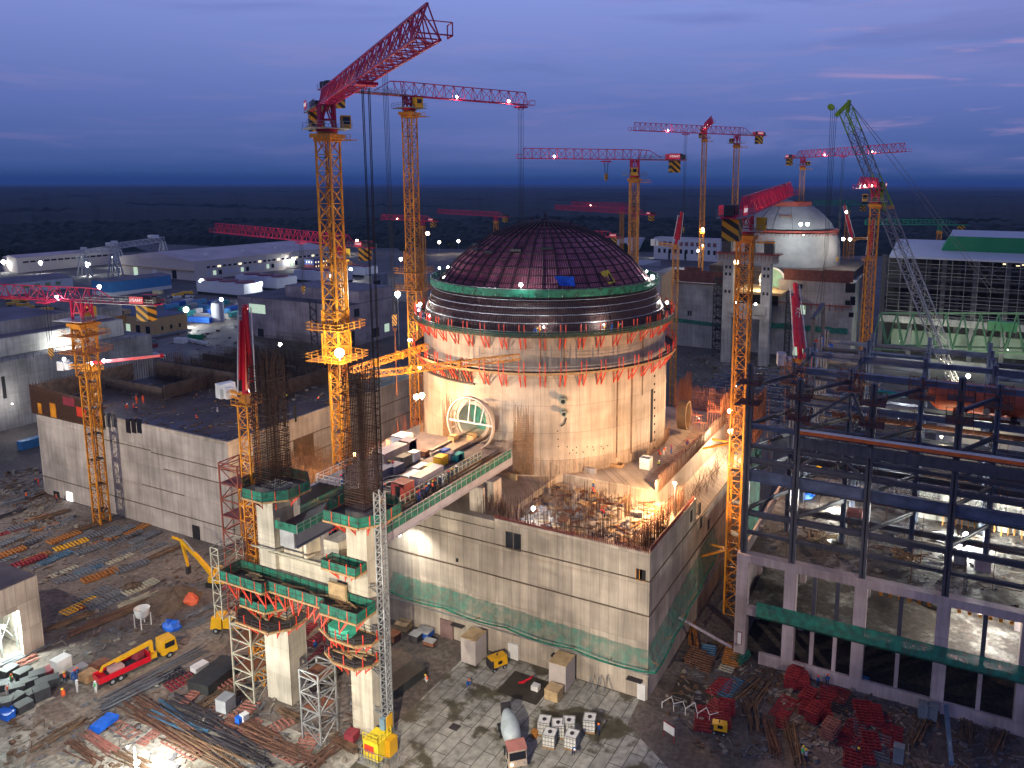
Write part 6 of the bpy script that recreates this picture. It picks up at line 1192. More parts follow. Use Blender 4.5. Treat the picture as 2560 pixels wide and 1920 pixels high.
for i, (cx, cy, xl, xr, yt) in enumerate(((611, 746, 494, 657, 712), (693, 728, 590, 744, 697), (838, 712, 735, 882, 683), (913, 694, 866, 945, 670))):
    t, X0, X1, Y0, Y1, h = blk('cooling_unit', 'grey cooling unit with round red fans on top, %s' % ('nearest of four', 'second nearest of four', 'third, left of the tallest mast base', 'farthest of four, right of the mast')[i], 'cooling unit', cx, cy, xl, xr, yt, LGREY, LGREY)
    n_ = 3 if i < 3 else 2
    for k in range(n_): b = MB(); x = X0+(X1-X0)*(k+.5)/n_; b.tube((x, (Y0+Y1)/2, h+.2), (x, (Y0+Y1)/2, h+1.1), min((X1-X0)/n_, Y1-Y0)*.42, 20); part('fan', b, FAN, t)
    b = MB(); b.box(X0+.5, Y0-.05, 0, X1-.2, Y0+.2, 1.8); b.box(X1-.2, Y0+.5, 0, X1+.06, Y1-.5, 1.8); part('intake', b, HOLE, t)
PUR = concrete('concrete_mauve', (.33, .27, .29), bw=9, bh=9, contrast=.05, joint=.1, rust=.15)
t, X0, X1, Y0, Y1, h = blk('unfinished_building', 'unfinished mauve grey concrete building left of the drum, right side lit green white', 'building', 870, 870, 602, 985, 766, PUR, mat('dirty_roof', (.12, .10, .11), .8, var=.5, scale=.1))
c = MB(); xm = X0+(X1-X0)*.33; c.box(xm, Y0+9, h, X1-.1, Y1, h+5.6); part('upper_storey', c, PUR, t); c = MB(); c.box(xm-.1, Y0+8.9, h+5.6, X1, Y1+.1, h+5.9); part('upper_roof', c, MATS['wet_deck'] if 'wet_deck' in MATS else ROOF, t)
for (a, z, w, hh, ax) in ((X0+8, h*.72, 11, 4.5, 'x'), (X0+2, h*.35, 3.5, 4, 'x'), (X0+13, 2.2, 4, 4, 'x'), (X1-3, h+2.5, 0, 0, 'x')): 
    if w: b = MB(); b.box(a, Y0-.1, z-hh/2, a+w, Y0+.1, z+hh/2); part('opening', b, WCOOL if w > 10 else HOLE, t)
for (a, z, w, hh) in ((5, h*.8, 3.5, 3.8), (17, 4, 5, 4.5), (26, 5, 3.5, 4), (1.5, 3.5, 3.2, 8)): b = MB(); b.box(X1-.1, Y0+a, z-hh/2, X1+.1, Y0+a+w, z+hh/2); part('opening', b, HOLE if a != 26 else WCOOL, t)
b = MB(); [b.bar((X0+(X1-X0)*.72+s*2, Y0-.8, 0), (X0+(X1-X0)*.72+s*2, Y0-.8, h+2), .3) for s in (-1, 1)]; [b.bar((X0+(X1-X0)*.72+2*(-1)**k, Y0-.8, k*2.6), (X0+(X1-X0)*.72-2*(-1)**k, Y0-.8, k*2.6+2.6), .3) for k in range(int(h/2.6))]; part('stair_scaffold', b, DRK, t)
t, X0, X1, Y0, Y1, h = blk('grey_hall', 'low grey hall between the two tall crane masts', 'hall', 1072, 760, 971, 1110, 690, OLDC if 'OLDC' in globals() else C_OLD, ROOF)
t, X0, X1, Y0, Y1, h = blk('small_block', 'small grey concrete block with dark doorway before the grey hall', 'building', 930, 720, 912, 975, 690, C_OLD, ROOF); b = MB(); b.box(X1-.1, Y0+2, 0, X1+.1, Y0+9, h*.55); part('doorway', b, HOLE, t)
t, X0, X1, Y0, Y1, h = blk('site_cabins', 'blue two storey site cabins with lit windows before the long warehouse', 'site cabins', 785, 672, 762, 822, 650, BLUE, ROOF); wrow(t, 'x', Y0, X0+1, X1-1, 3, h*.62, h*.82, .3, WLIT); wrow(t, 'y', X1, Y0+1, Y1-1, 5, h*.62, h*.82, .3, WLIT); wrow(t, 'y', X1, Y0+1, Y1-1, 5, h*.15, h*.35, .3, WLIT); b = MB(); b.box(X0-.06, Y0-.08, 0, X1+.08, Y1, h*.45); part('lower_band', b, MAG, t)
t, X0, X1, Y0, Y1, h = blk('white_building', 'white framed building with rows of red rimmed windows right of the dome', 'building', 1800, 655, 1634, 1812, 600, WHT, WROOF)
wrow(t, 'x', Y0, X0+3, X1-3, 11, h*.66, h*.84, .6, mat('red_window', (.25, .10, .10))); wrow(t, 'x', Y0, X0+3, X1-3, 11, h*.3, h*.5, .45, DGL); wrow(t, 'x', Y0, X0+8, X1-10, 3, .2, h*.45, .12, HOLE, 'doorway')
t, X0, X1, Y0, Y1, h = blk('white_building', 'small plain white building beside the dome crane mast', 'building', 1580, 632, 1541, 1612, 600, WHT, WROOF); wrow(t, 'x', Y0, X0+1, X1-1, 3, h*.4, h*.6, .25, DGL)
b = MB(); p = G(1560, 690); q = G(1682, 668); b.box(p.x-6, p.y, 0, q.x, p.y+50, 9); solo('reservoir_wall', b, mat('pale_wall', (.42, .40, .38)), 'low pale block wall enclosing a terrace right of the dome', 'wall')
t, X0, X1, Y0, Y1, h = blk('terrace_block', 'grey terrace block right behind the drum with a lit tan side', 'building', 1600, 800, 1500, 1675, 690, C_OLD, DECK if 'DECK' in globals() else ROOF)
b = MB(); b.quad(tuple(at(1655, 690, 275)), tuple(at(1680, 672, 300)), tuple(at(1678, 760, 300)), tuple(at(1648, 770, 275))); solo('tan_sheet', b, mat('tan_sheet', (.55, .36, .18), .8), 'large tan sheet hung on the terrace right of the drum', 'sheet')
# far-left concrete hall with its lit terrace
fl0 = thing('far_left_hall', (-261, 120, 0), 'huge grey concrete hall at the left edge with a bright lit terrace strip', 'building')
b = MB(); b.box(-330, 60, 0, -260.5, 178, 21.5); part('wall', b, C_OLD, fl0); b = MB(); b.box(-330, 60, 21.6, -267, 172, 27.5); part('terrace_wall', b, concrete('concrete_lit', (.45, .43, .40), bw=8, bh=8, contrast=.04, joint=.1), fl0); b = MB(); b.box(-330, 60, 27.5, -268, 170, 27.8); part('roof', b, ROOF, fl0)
b = MB(); b.box(-300, 130, 27.8, -274, 131, 32); b.box(-274, 131, 27.8, -273, 175, 32); b.box(-330, 175, 27.8, -273, 176, 34); part('roof_wall', b, C_OLD, fl0); b = MB(); b.box(-260.6, 146, 0, -260.4, 150, 6); b.box(-260.6, 128, 10, -260.4, 129, 17); part('opening', b, HOLE, fl0)
b = MB(); [b.bar((-262+.1*k, 62+k*2.2, 21.6), (-262+.1*k, 62+k*2.2, 22.9), .1) for k in range(50)]; b.bar((-262, 62, 22.8), (-261, 175, 22.8), .12); part('guard_rail', b, DRK, fl0)
fl((-263.5, 150, 23.2), 7000, (.95, 1, .95), None, .35, 'lamp on the terrace strip of the far left hall, far one', es=10); fl((-263.5, 112, 23.2), 5000, (.95, 1, .95), None, .35, 'lamp on the terrace strip of the far left hall, near one', es=10)
# corner building at the lower left edge
cb = thing('corner_building', (-132, 62, 0), 'small pale concrete building at the lower left edge, scaffolding lit inside its opening', 'building')
b = MB(); b.box(-150, 45, 0, -131.2, 65, 12.8); cbx = MB(); cbx.box(-160, 20, 8.4, -131.2, 66.4, 12.8); cbx.box(-160, 65.2, 0, -131.2, 66.4, 8.4); cbx.box(-160, 20, 0, -132.2, 21, 8.4); cbx.box(-131.9, 63.3, 0, -131.2, 65.2, 8.4); part('wall', cbx, C_WALL, cb)
b = MB(); b.box(-160, 20, 0, -146, 65, 8.3); part('back_wall', b, WHT, cb); b = MB(); b.box(-159, 21, 12.8, -131.4, 66.2, 13); part('roof', b, MATS.get('dirty_roof', ROOF), cb)
b = MB(); rnd = random.Random(61)
for k in range(26): y = 50+k*.58; x = -134-(k % 4)*1.6; b.bar((x, y, 0), (x, y, 8), .1); b.bar((x, y, 2+k % 3*2), (x, y+1.7, 3+k % 2*2.5), .08); b.bar((x, y, rnd.uniform(1, 7)), (x-1.6, y, rnd.uniform(1, 7)), .08)
part('scaffold', b, GALV, cb)
# silo, gantries
t = thing('silo', tuple(G(546, 803)), 'upright grey steel silo among the blue tents', 'silo'); p = V(t.location); b = MB(); b.tube((p.x, p.y, 0), (p.x, p.y, 10.5), 3.3, 20); part('shell', b, LGREY, t); b = MB(); b.lathe([(3.35, 10.5), (0.3, 12)], 20, (p.x, p.y, 0)); part('cone', b, GALV, t)
def gantry(px0, py0, px1, py1, h, label, legs=True):
    p, q = G(px0, py0), G(px1, py1); t = thing('gantry_crane', tuple(p), label, 'gantry crane'); up = V((0, 0, h)); b = MB(); lattice(b, p+up, q+up, 3.2, 4.2, 4, .45, .28); part('girder', b, mat('gantry_pale', (.42, .42, .44), .5, var=.15), t)
    for c in (p, q): b = MB(); [b.bar(c+V((sx*7, sy*2, 0)), c+V((sx*1.6, sy*1, h)), .9) for sx in (-1, 1) for sy in (-1, 1)]; b.bar(c+V((-4.5, 0, h*.4)), c+V((4.5, 0, h*.4)), .5); part('leg', b, MATS['gantry_pale'], t)
    b = MB(); c = p.lerp(q, .8)+up; b.box(c.x-4, c.y-2.5, c.z+4.4, c.x+4, c.y+2.5, c.z+7); c = p+up; b.box(c.x-1, c.y-1, c.z+4.4, c.x+3, c.y+2, c.z+6.5); part('trolley_house', b, WHT, t); b = MB(); railing(b, p+up+V((0, 0, 4.4)), q+up+V((0, 0, 4.4)), 1.4, 3, .15); part('rail', b, DRK, t)
gantry(212, 690, 300, 672, 17, 'pale gantry crane farther left, before the long pale shed'); gantry(290, 694, 412, 668, 23, 'larger pale gantry crane before the warehouse gable')
# ================================================================ SECOND UNIT
OX, OY = 0.0, 245.0
dx_, dy_ = CX+3, CY+OY
u2 = thing('second_reactor', (dx_, dy_, 0), 'second reactor building with finished pale concrete dome in the distance', 'reactor building')
DC = mat('pale_dome', (.27, .26, .27), .8, var=.25, scale=.12)
b = MB(); b.lathe([(26, 20), (26, 44), (25.2, 49), (23.8, 53.5)], 96, (dx_, dy_, 0)); part('wall', b, DC, u2, smooth=True)
b = MB(); b.lathe([(22.6, 55.5), (21.2, 57.8), (18.2, 61.2), (15, 64), (12, 66)], 96, (dx_, dy_, 0)); part('dome', b, DC, u2, smooth=True); b = MB(); b.lathe([(8.5, 66.8), (5, 68.6), (0.1, 69.6)], 48, (dx_-3, dy_, 0)); part('crown', b, DC, u2, smooth=True)
b = MB(); b.lathe([(24.6, 54), (25, 54.2), (25, 54.9), (22.6, 55)], 96, (dx_, dy_, 0)); [b.bar((dx_+24.8*cos(a*pi/40), dy_+24.8*sin(a*pi/40), 53.9), (dx_+23.8*cos(a*pi/40), dy_+23.8*sin(a*pi/40), 51.8), .2) for a in range(80)]; part('ring_scaffold', b, mat('ring_rust', (.30, .045, .03), .7, var=.4), u2)
b = MB(); b.lathe([(12.6, 66), (12.6, 68.2), (12.3, 68.2)], 40, (dx_-1, dy_, 0)); part('crown_scaffold', b, MATS['ring_rust'], u2)
b = MB(); [b.bar((dx_+r0*cos(a), dy_+r0*sin(a), z0), (dx_+r1*cos(a), dy_+r1*sin(a), z1), .16) for a in (R(-95), R(-115), R(-72)) for r0, z0, r1, z1 in ((22.9, 55.5, 18.4, 61.3), (18.4, 61.3, 12.2, 66.1))]; part('seam', b, DRK, u2)
b = MB(); p = V((dx_+3, dy_-18.2, 61.5)); b.box(p.x-2.6, p.y-1, p.z, p.x+2.6, p.y+.5, p.z+.5); [b.bar((p.x+s*2.3, p.y-.8, p.z-.8), (p.x+s*2.3, p.y-.8, p.z+1.6), .2) for s in (-1, 1)]; part('cradle', b, RUST, u2)
b = MB(); b.box(-104, 357, 0, -38, 420, 38); b.box(-92, 356.5, 20, -58, 357.2, 36); solo('second_block', b, mat('dark_mass', (.07, .05, .045), .85, var=.5, scale=.3), 'dark rebar wrapped block at the foot of the second dome', 'building')
f2 = thing('second_front_block', (-50, 343, 0), 'grey concrete block of the second unit with red brackets and green net', 'building')
C2 = concrete('concrete_second', (.35, .33, .315), bw=4.5, bh=5, contrast=.06, joint=.25, rust=.2)
b = MB(); b.box(-68, 343.6, 0, -36.3, 385, 34.6); part('wall', b, C2, f2); b = MB(); b.box(-66, 343.3, 34.6, -38, 343.8, 39.5); b.box(-49, 343.1, 35, -36.6, 343.3, 40); part('top_formwork', b, mat('brown_form', (.14, .045, .035), .8, var=.4), f2)
b = MB(); b.box(-68, 342.6, 24.3, -37, 343.6, 24.6); [b.bar((x, 342.8, 22), (x, 342.8, 25), .3) for x in (-64+k*2.6 for k in range(10))]; part('bracket_row', b, MATS['ring_rust'], f2)
for px, py, w, hh in ((2120, 720, 2, 4), (2132, 720, 2, 4), (2000, 716, 1.8, 2), (2000, 774, 4.6, 4), (2119, 757, 2, 2), (2132, 757, 2, 2), (2132, 747, 2, 2), (2128, 787, 2, 2), (1995, 875, 4.4, 5), (2090, 877, 1.6, 1.6), (1998, 748, 1.5, 1.6)): p = onY(px, py, 343.6); b = MB(); b.box(p.x-w/2, 343.4, p.z-hh/2, p.x+w/2, 343.8, p.z+hh/2); part('window', b, DGL if w < 4 else WCOOL, f2)
b = MB(); n_ = 24; b.add([(-75+k*1.62, 343.4, 14.5+abs(sin(k*.8))*.5) for k in range(n_)]+[(-75+k*1.62, 342, 12.3+abs(sin(k*.8))*.4) for k in range(n_)], [(k, k+1, n_+k+1, n_+k) for k in range(n_-1)]); part('net', b, NET, f2)
l2 = thing('second_left_block', (-110, 343, 0), 'grey concrete block behind the drum on the right with a net strip', 'building'); b = MB(); b.box(-128, 343.5, 0, -92, 385, 30.5); b.box(-128, 343.6, 30.5, -118, 370, 34.5); part('wall', b, C2, l2)
b = MB(); b.box(-117, 343.2, 31, -93, 343.7, 36.5); b.box(-112, 343.1, 36.5, -104, 343.5, 38); part('top_formwork', b, MATS['brown_form'], l2); b = MB(); b.box(-119, 342.2, 30.3, -92, 343.5, 30.6); part('ledge', b, RUST, l2)
b = MB(); b.quad((-118, 342.6, 13.5), (-92, 342.6, 12.3), (-92, 342.4, 10.6), (-118, 342.4, 11.6)); part('net', b, NET, l2)
for px in (1721, 1727): p = onY(px, 783, 343.5); b = MB(); b.box(p.x-.4, 343.4, p.z-1.2, p.x+.4, 343.7, p.z+1.2); part('window', b, HOLE, l2)
b = MB(); b.box(-92, 345, 0, -68, 350, 22); solo('second_wall', b, C2, 'lower pale wall between the second trestle pillars', 'wall')
sc2 = scaffold(-95.5, 336, 0, -91.5, 341, 34, DRK, 'dark stair scaffold left of the second trestle', 2.6, .28, dm=DRK)
scaffold(-62, 330, 0, -60, 332, 31, DRK, 'thin dark ladder mast right of the second trestle', 2.2, .2, decks=False)
t2 = thing('second_trestle', (-77, 320, 0), 'second tall concrete trestle with platform on top, behind the crane mast', 'trestle')
for xa, xb in ((-86.8, -82.6), (-70.6, -66.6)): b = MB(); b.box(xa, 319, 0, xb, 323, 44); part('pillar', b, C2, t2)
b = MB(); b.box(-89, 318, 44, -64.5, 324, 47.4); part('cap_beam', b, C2, t2); b = MB(); b.box(-90, 317, 47.4, -63, 325, 47.8); [b.bar((-89.5+k*1.6, 317, 45), (-89.5+k*1.6, 317, 48.6), .2) for k in range(17)]; part('platform', b, MATS['ring_rust'], t2); b = MB(); [b.box(xa, 319.5, 47.8, xa+w, 322.5, 53) for xa, w in ((-88, 4), (-78, 4.2), (-70, 4))]; part('column_cage', b, DRK, t2)
b = MB(); b.box(-82.6, 319.5, 20, -70.6, 322.5, 26); b.box(-84.2, 318.3, 22, -79.5, 319, 25.5); b.box(-73, 318.3, 22, -68, 319, 25.5); part('cross_beam', b, C2, t2)
for xa in (-86.0, -84.3, -69.8, -68.2): 
    for z in (41, 38, 30.5): b = MB(); b.box(xa, 318.9, z, xa+.9, 319.1, z+1.3); part('slot', b, HOLE, t2)
t = thing('hatch_ring', (-75, 350, 33), 'pale ring of the round hatch on the second drum', 'steel ring'); b = MB(); ringY(b, -72, 33.5, 5.2, 5.8, 347, 348.5, 40); part('ring', b, WHT, t); b = MB(); ringY(b, -72, 33.5, 0.1, 5.0, 350.5, 351, 40); part('liner', b, MATS['green_liner'], t); b = MB(); b.box(-86, 330, 29, -64, 356, 30); part('deck', b, TAN, t)
# second hall with scaffolded frame and green monitor roof
h2 = thing('second_hall', (30, 360, 0), 'scaffolded second turbine hall with white roof and green rooflight', 'hall')
b = MB(); [b.box(x-.9, 360, 0, x+.9, 361.6, 46) for x in range(-26, 180, 12)]; [b.box(x-.7, 375, 0, x+.7, 376, 46) for x in range(-20, 180, 12)]; part('columns', b, mat('dark_frame', (.075, .07, .075), .7), h2)
b = MB(); [b.box(-26, 360.1, z, 180, 361, z+.8) for z in (20, 25, 28, 32, 36, 41, 45)]; part('beams', b, MATS['dark_frame'], h2); b = MB(); [b.box(-26, 360.2, z, 180, 376, z+.3) for z in (20, 33)]; part('floors', b, DRK, h2)
b = MB(); b.add([(-24, 359, 46), (180, 359, 46), (180, 410, 50), (-24, 410, 50), (-24, 359, 45), (180, 359, 45)], [(0, 1, 2, 3), (4, 5, 1, 0)]); part('roof', b, mat('white_roof', (.52, .54, .60), .6, var=.08, scale=.05), h2)
b = MB(); b.add([(-4, 378, 47.3), (180, 378, 47.3), (180, 378, 54), (-1, 378, 54), (0, 395, 55.5), (180, 395, 55.5), (-4, 395, 48)], [(0, 1, 2, 3), (0, 3, 4, 6)]); mo = part('monitor', b, mat('green_cladding', (.004, .19, .07), .6, var=.05), h2); b = MB(); b.quad((-1, 377.9, 54.05), (180, 377.9, 54.05), (180, 395, 56), (0, 395, 56)); part('monitor_roof', b, MATS['white_roof'], mo)
b = MB(); b.box(-26, 376, 0, 180, 377, 44); part('back_wall', b, mat('dark_wall', (.04, .035, .035), .8, var=.4, scale=.2), h2)
b = MB(); b.box(-22, 374, 2, 180, 375.5, 11); part('lit_wall', b, mat('mint_wall', (.34, .42, .32), .8, var=.3, scale=.1), h2)
b = MB(); b.box(-27, 359.8, 16.5, 180, 361.2, 19.5); b.box(-27, 359.8, 0, 180, 361.2, 1.5); part('concrete_beam', b, C2, h2)
b = MB(); [b.bar((x, 358.5, 16), (x, 358.5, 45), .16) for x in range(-24, 180, 5)]; [b.bar((-24, 358.4, z), (180, 358.4, z), .16) for z in (22, 24, 27, 30, 34, 38, 39.5, 43)]; part('scaffold', b, GALV, h2)
b = MB(); [b.bar((x, 359, 36), (x+12, 359, 45), .3) for x in (-26, 10, 46)]; [b.bar((x+12, 359, 36), (x, 359, 45), .3) for x in (-26, 10, 46)]; part('cross_brace', b, STEEL, h2)
rnd = random.Random(8)
for k in range(34): x = rnd.uniform(18, 120); z = rnd.choice((43.4, 43.8, 21.6, 18)); b = MB(); w = rnd.uniform(.6, 2.2); b.box(x, 362, z, x+w, 362.2, z+rnd.uniform(.3, .7)); part('lit_window', b, WLIT if k % 2 else WCOOL, h2)
b = MB(); b.box(52, 350, 27, 110, 358, 31.5); [b.box(52+k*1.5, 349.9, 27, 52.2+k*1.5, 350, 31.5) for k in range(30)]; part('site_office', b, WHT, h2); b = MB(); b.box(56, 350, 33, 110, 358, 34.5); part('blue_canopy', b, LBLUE, h2)
gt = thing('green_truss', tuple(at(2190, 870, 265)), 'long pale green steel roof truss lying before the second hall', 'steel truss'); b = MB()
A_, B_ = at(2175, 872, 265), at(2560, 882, 262); Tn = V((0, 0, 11.5)); dirT = (B_-A_)/1.0; q0 = A_; n_ = 9; off = V((0, 7, 0))
for k in range(n_+2):
    a_ = A_+dirT*(k/n_); m_ = A_+dirT*((k+.5)/n_)+Tn*(1 if k > 0 or True else 1)+off*.5; b.bar(a_, a_+dirT/n_, .55); b.bar(a_+off, a_+off+dirT/n_, .55); b.bar(a_, m_, .35); b.bar(a_+off, m_, .3); b.bar(a_+dirT/n_, m_, .35); b.bar(a_+dirT/n_+off, m_, .3); b.bar(m_, m_+dirT/n_, .55); b.bar(a_, a_+off, .3)
part('lattice', b, TGRN, gt); b = MB(); c = A_+dirT*.86+off*.5; b.box(c.x-4, c.y-1, c.z+6, c.x+4, c.y+1, c.z+9); part('green_sheet', b, GRN, gt)
tk = thing('round_tank', tuple(at(2495, 985, 250)), 'great open white round tank with golden scaffold floor on the right', 'round tank'); p = at(2495, 985, 250); b = MB(); b.lathe([(15.5, 0), (15.5, 15), (15.2, 15), (15.2, 0)], 80, (p.x, p.y, 0)); part('shell', b, WHT, tk, smooth=False)
b = MB(); b.lathe([(.1, 10.6), (8, 10.2), (15.1, 7.5)], 60, (p.x, p.y, 0)); part('inner_floor', b, mat('gold_floor', (.36, .22, .05), .7, var=.5, scale=1), tk); b = MB(); [b.lathe([(r_, z_), (r_+.3, z_), (r_+.3, z_+.3)], 60, (p.x, p.y, 0)) for r_, z_ in ((14.6, 9.5), (13.4, 10), (12.2, 10.6), (10, 11))]; part('ring_scaffold', b, YEL2, tk)
# ================================================================ YARD STOCK, VEHICLES, PEOPLE
def slab(px, py): return G(px, py)
PCOL = {'grey': mat('panel_grey', (.15, .16, .18), .6, .2, var=.3), 'orange': mat('panel_orange', (.34, .13, .025), .7, var=.4, scale=2), 'red': mat('panel_red', (.22, .016, .024), .65, var=.35, scale=1), 'rusty': mat('bar_rust', (.12, .055, .032), .85, var=.5, scale=1.5), 'black': DRK, 'blue': mat('panel_blue', (.05, .13, .22), .6, var=.3), 'yellow': YEL2, 'pink': mat('panel_pink', (.30, .12, .09), .6, var=.3), 'brown': mat('panel_brown', (.13, .075, .04), .8, var=.5), 'green': mat('panel_green', (.02, .14, .10), .7), 'pale': PALE}
def gridpanel(w, l, nx, ny, layers=1, t=.2, bw=.12):
    b = MB()
    for q in range(layers):
        z = .08+q*(.22 if layers < 3 else .38); jx = .15*(q % 2)
        for i in range(nx+1): x = -w/2+w*i/nx; b.bar((x+jx, -l/2, z), (x+jx, l/2, z), bw)
        for j in range(ny+1): y = -l/2+l*j/ny; b.bar((-w/2+jx, y, z+.05), (w/2+jx, y, z+.05), t)
    return b
PROTO = {}
def place(kind, col, mb_fn, px, py, rz, base, cat, group, name, key=None, z=0):
    k = (kind, col)
    if k not in PROTO:
        b = mb_fn(); o = part(name, b, PCOL.get(col, MATS.get(col)), None); o['category'] = cat; PROTO[k] = o; c = o
    else: c = PROTO[k].copy(); COL.objects.link(c)
    c.location = G(px, py, z) if z else G(px, py); c.rotation_euler.z = rz; c['category'] = cat; c['group'] = group; ORG[c.name] = None
    return auto(c, base, key)
FP = 'flat slatted form panels in the yards'
LZ = [(30, 1352, 'grey'), (25, 1330, 'red'), (60, 1365, 'black'), (90, 1392, 'orange'), (70, 1405, 'red'), (110, 1410, 'grey'), (140, 1395, 'blue'), (95, 1296, 'orange'), (60, 1316, 'grey'), (115, 1318, 'orange'), (145, 1310, 'grey'), (100, 1345, 'grey'), (160, 1345, 'orange'), (185, 1350, 'grey'), (178, 1362, 'yellow'), (205, 1340, 'grey'), (230, 1372, 'grey'), (262, 1352, 'orange'), (258, 1330, 'grey'), (285, 1361, 'grey'), (300, 1330, 'grey'), (318, 1345, 'black'), (345, 1322, 'orange'), (330, 1338, 'grey'), (360, 1345, 'grey'), (385, 1370, 'grey'), (335, 1372, 'grey'), (350, 1408, 'grey'), (330, 1418, 'grey'), (300, 1398, 'pale'), (230, 1412, 'grey'), (222, 1425, 'blue'), (250, 1440, 'orange'), (205, 1438, 'grey'), (180, 1440, 'grey'), (160, 1430, 'pale'), (20, 1385, 'orange'), (15, 1400, 'grey'), (200, 1515, 'yellow'), (232, 1508, 'red'), (258, 1498, 'grey'), (282, 1506, 'grey'), (232, 1488, 'grey'), (300, 1480, 'pale'), (350, 1470, 'pale'), (212, 1532, 'grey')]
for i, (px, py, c) in enumerate(LZ):
    lay = 1 if i % 4 else 2
    nw, nl = ((1.6, 4.8) if i % 2 else (2.4, 6.0)); 
    place('panel%d%s' % (lay, nw), c, lambda nw=nw, nl=nl, lay=lay: gridpanel(nw, nl, 3, int(nl/.62), lay), px, py, R(random.Random(i).uniform(-14, 8)), '%s slatted form panel %s in the left yard' % (c, 'stack' if lay > 1 else 'lying flat'), 'form panel', FP, 'slatted_panel')
RZ = [(2005, 1715, 'red', 5), (1993, 1690, 'red', 5), (2018, 1748, 'red', 4), (2022, 1775, 'red', 3), (2035, 1795, 'red', 5), (2058, 1770, 'red', 2), (2068, 1732, 'red', 1), (2075, 1835, 'pink', 5), (2070, 1812, 'red', 3), (1978, 1710, 'red', 6), (2160, 1785, 'red', 2), (2190, 1795, 'red', 3), (2210, 1810, 'red', 1), (2130, 1830, 'red', 1), (2115, 1848, 'red', 1), (2175, 1855, 'red', 2), (2230, 1845, 'red', 1), (2165, 1890, 'red', 2), (2130, 1900, 'red', 2), (2200, 1870, 'grey', 1), (2150, 1822, 'grey', 1), (2235, 1875, 'red', 1), (1960, 1770, 'red', 1), (1955, 1800, 'red', 1), (1770, 1640, 'blue', 3), (1745, 1655, 'rusty', 4), (1730, 1645, 'rusty', 3), (1765, 1668, 'rusty', 4), (1830, 1645, 'orange', 3), (1850, 1650, 'green', 3), (1820, 1665, 'pale', 1), (1800, 1795, 'red', 3), (1780, 1780, 'red', 3), (1815, 1770, 'red', 2), (1760, 1800, 'red', 2), (1790, 1720, 'red', 1), (1812, 1715, 'red', 1), (1830, 1722, 'blue', 1), (1750, 1760, 'black', 1), (2100, 1740, 'red', 1), (2110, 1760, 'black', 1), (620, 1480, 'red', 2), (570, 1555, 'red', 3), (600, 1540, 'red', 2), (650, 1560, 'red', 1), (790, 1600, 'red', 1), (800, 1640, 'red', 1), (770, 1575, 'red', 1), (830, 1560, 'red', 1), (460, 1700, 'red', 1), (480, 1740, 'pink', 2), (575, 1712, 'pink', 2), (605, 1785, 'pink', 1), (620, 1820, 'pink', 1), (700, 1815, 'pink', 1), (760, 1870, 'pink', 1), (380, 1840, 'pink', 1), (430, 1690, 'black', 2)]
for i, (px, py, c, lay) in enumerate(RZ):
    w_, l_ = (2.2, 3.2) if i % 3 == 0 else (2.6, 5) if i % 3 == 1 else (1.6, 3.6)
    if lay > 3: w_, l_ = 1.8, 2.6
    reg = 'right yard before the concrete frame' if px > 1900 else 'yard corner between the two buildings' if px > 1600 else 'foreground yard by the trestle'
    place('stack%d%s' % (lay, w_), c, lambda w_=w_, l_=l_, lay=lay: gridpanel(w_, l_, 3, int(l_/.6), lay), px, py, R(random.Random(i*7).uniform(-18, 20)), '%s formwork grid %s in the %s' % (c, 'stacked high' if lay > 2 else 'lying low', reg), 'form grid', 'formwork grids in the yards', 'form_grid')
def barpile(n, l, w, bw, seed, h=.6):
    rr = random.Random(seed); b = MB()
    for k in range(n): x = rr.uniform(-w/2, w/2); z = .1+rr.uniform(0, h); a = rr.uniform(-.09, .09)*l; b.bar((x, -l/2+rr.uniform(-.9, 1.6), z), (x+a, l/2+rr.uniform(-1.6, .9), z+rr.uniform(-.1, .15)), bw*rr.uniform(.4, 1.6))
    return b
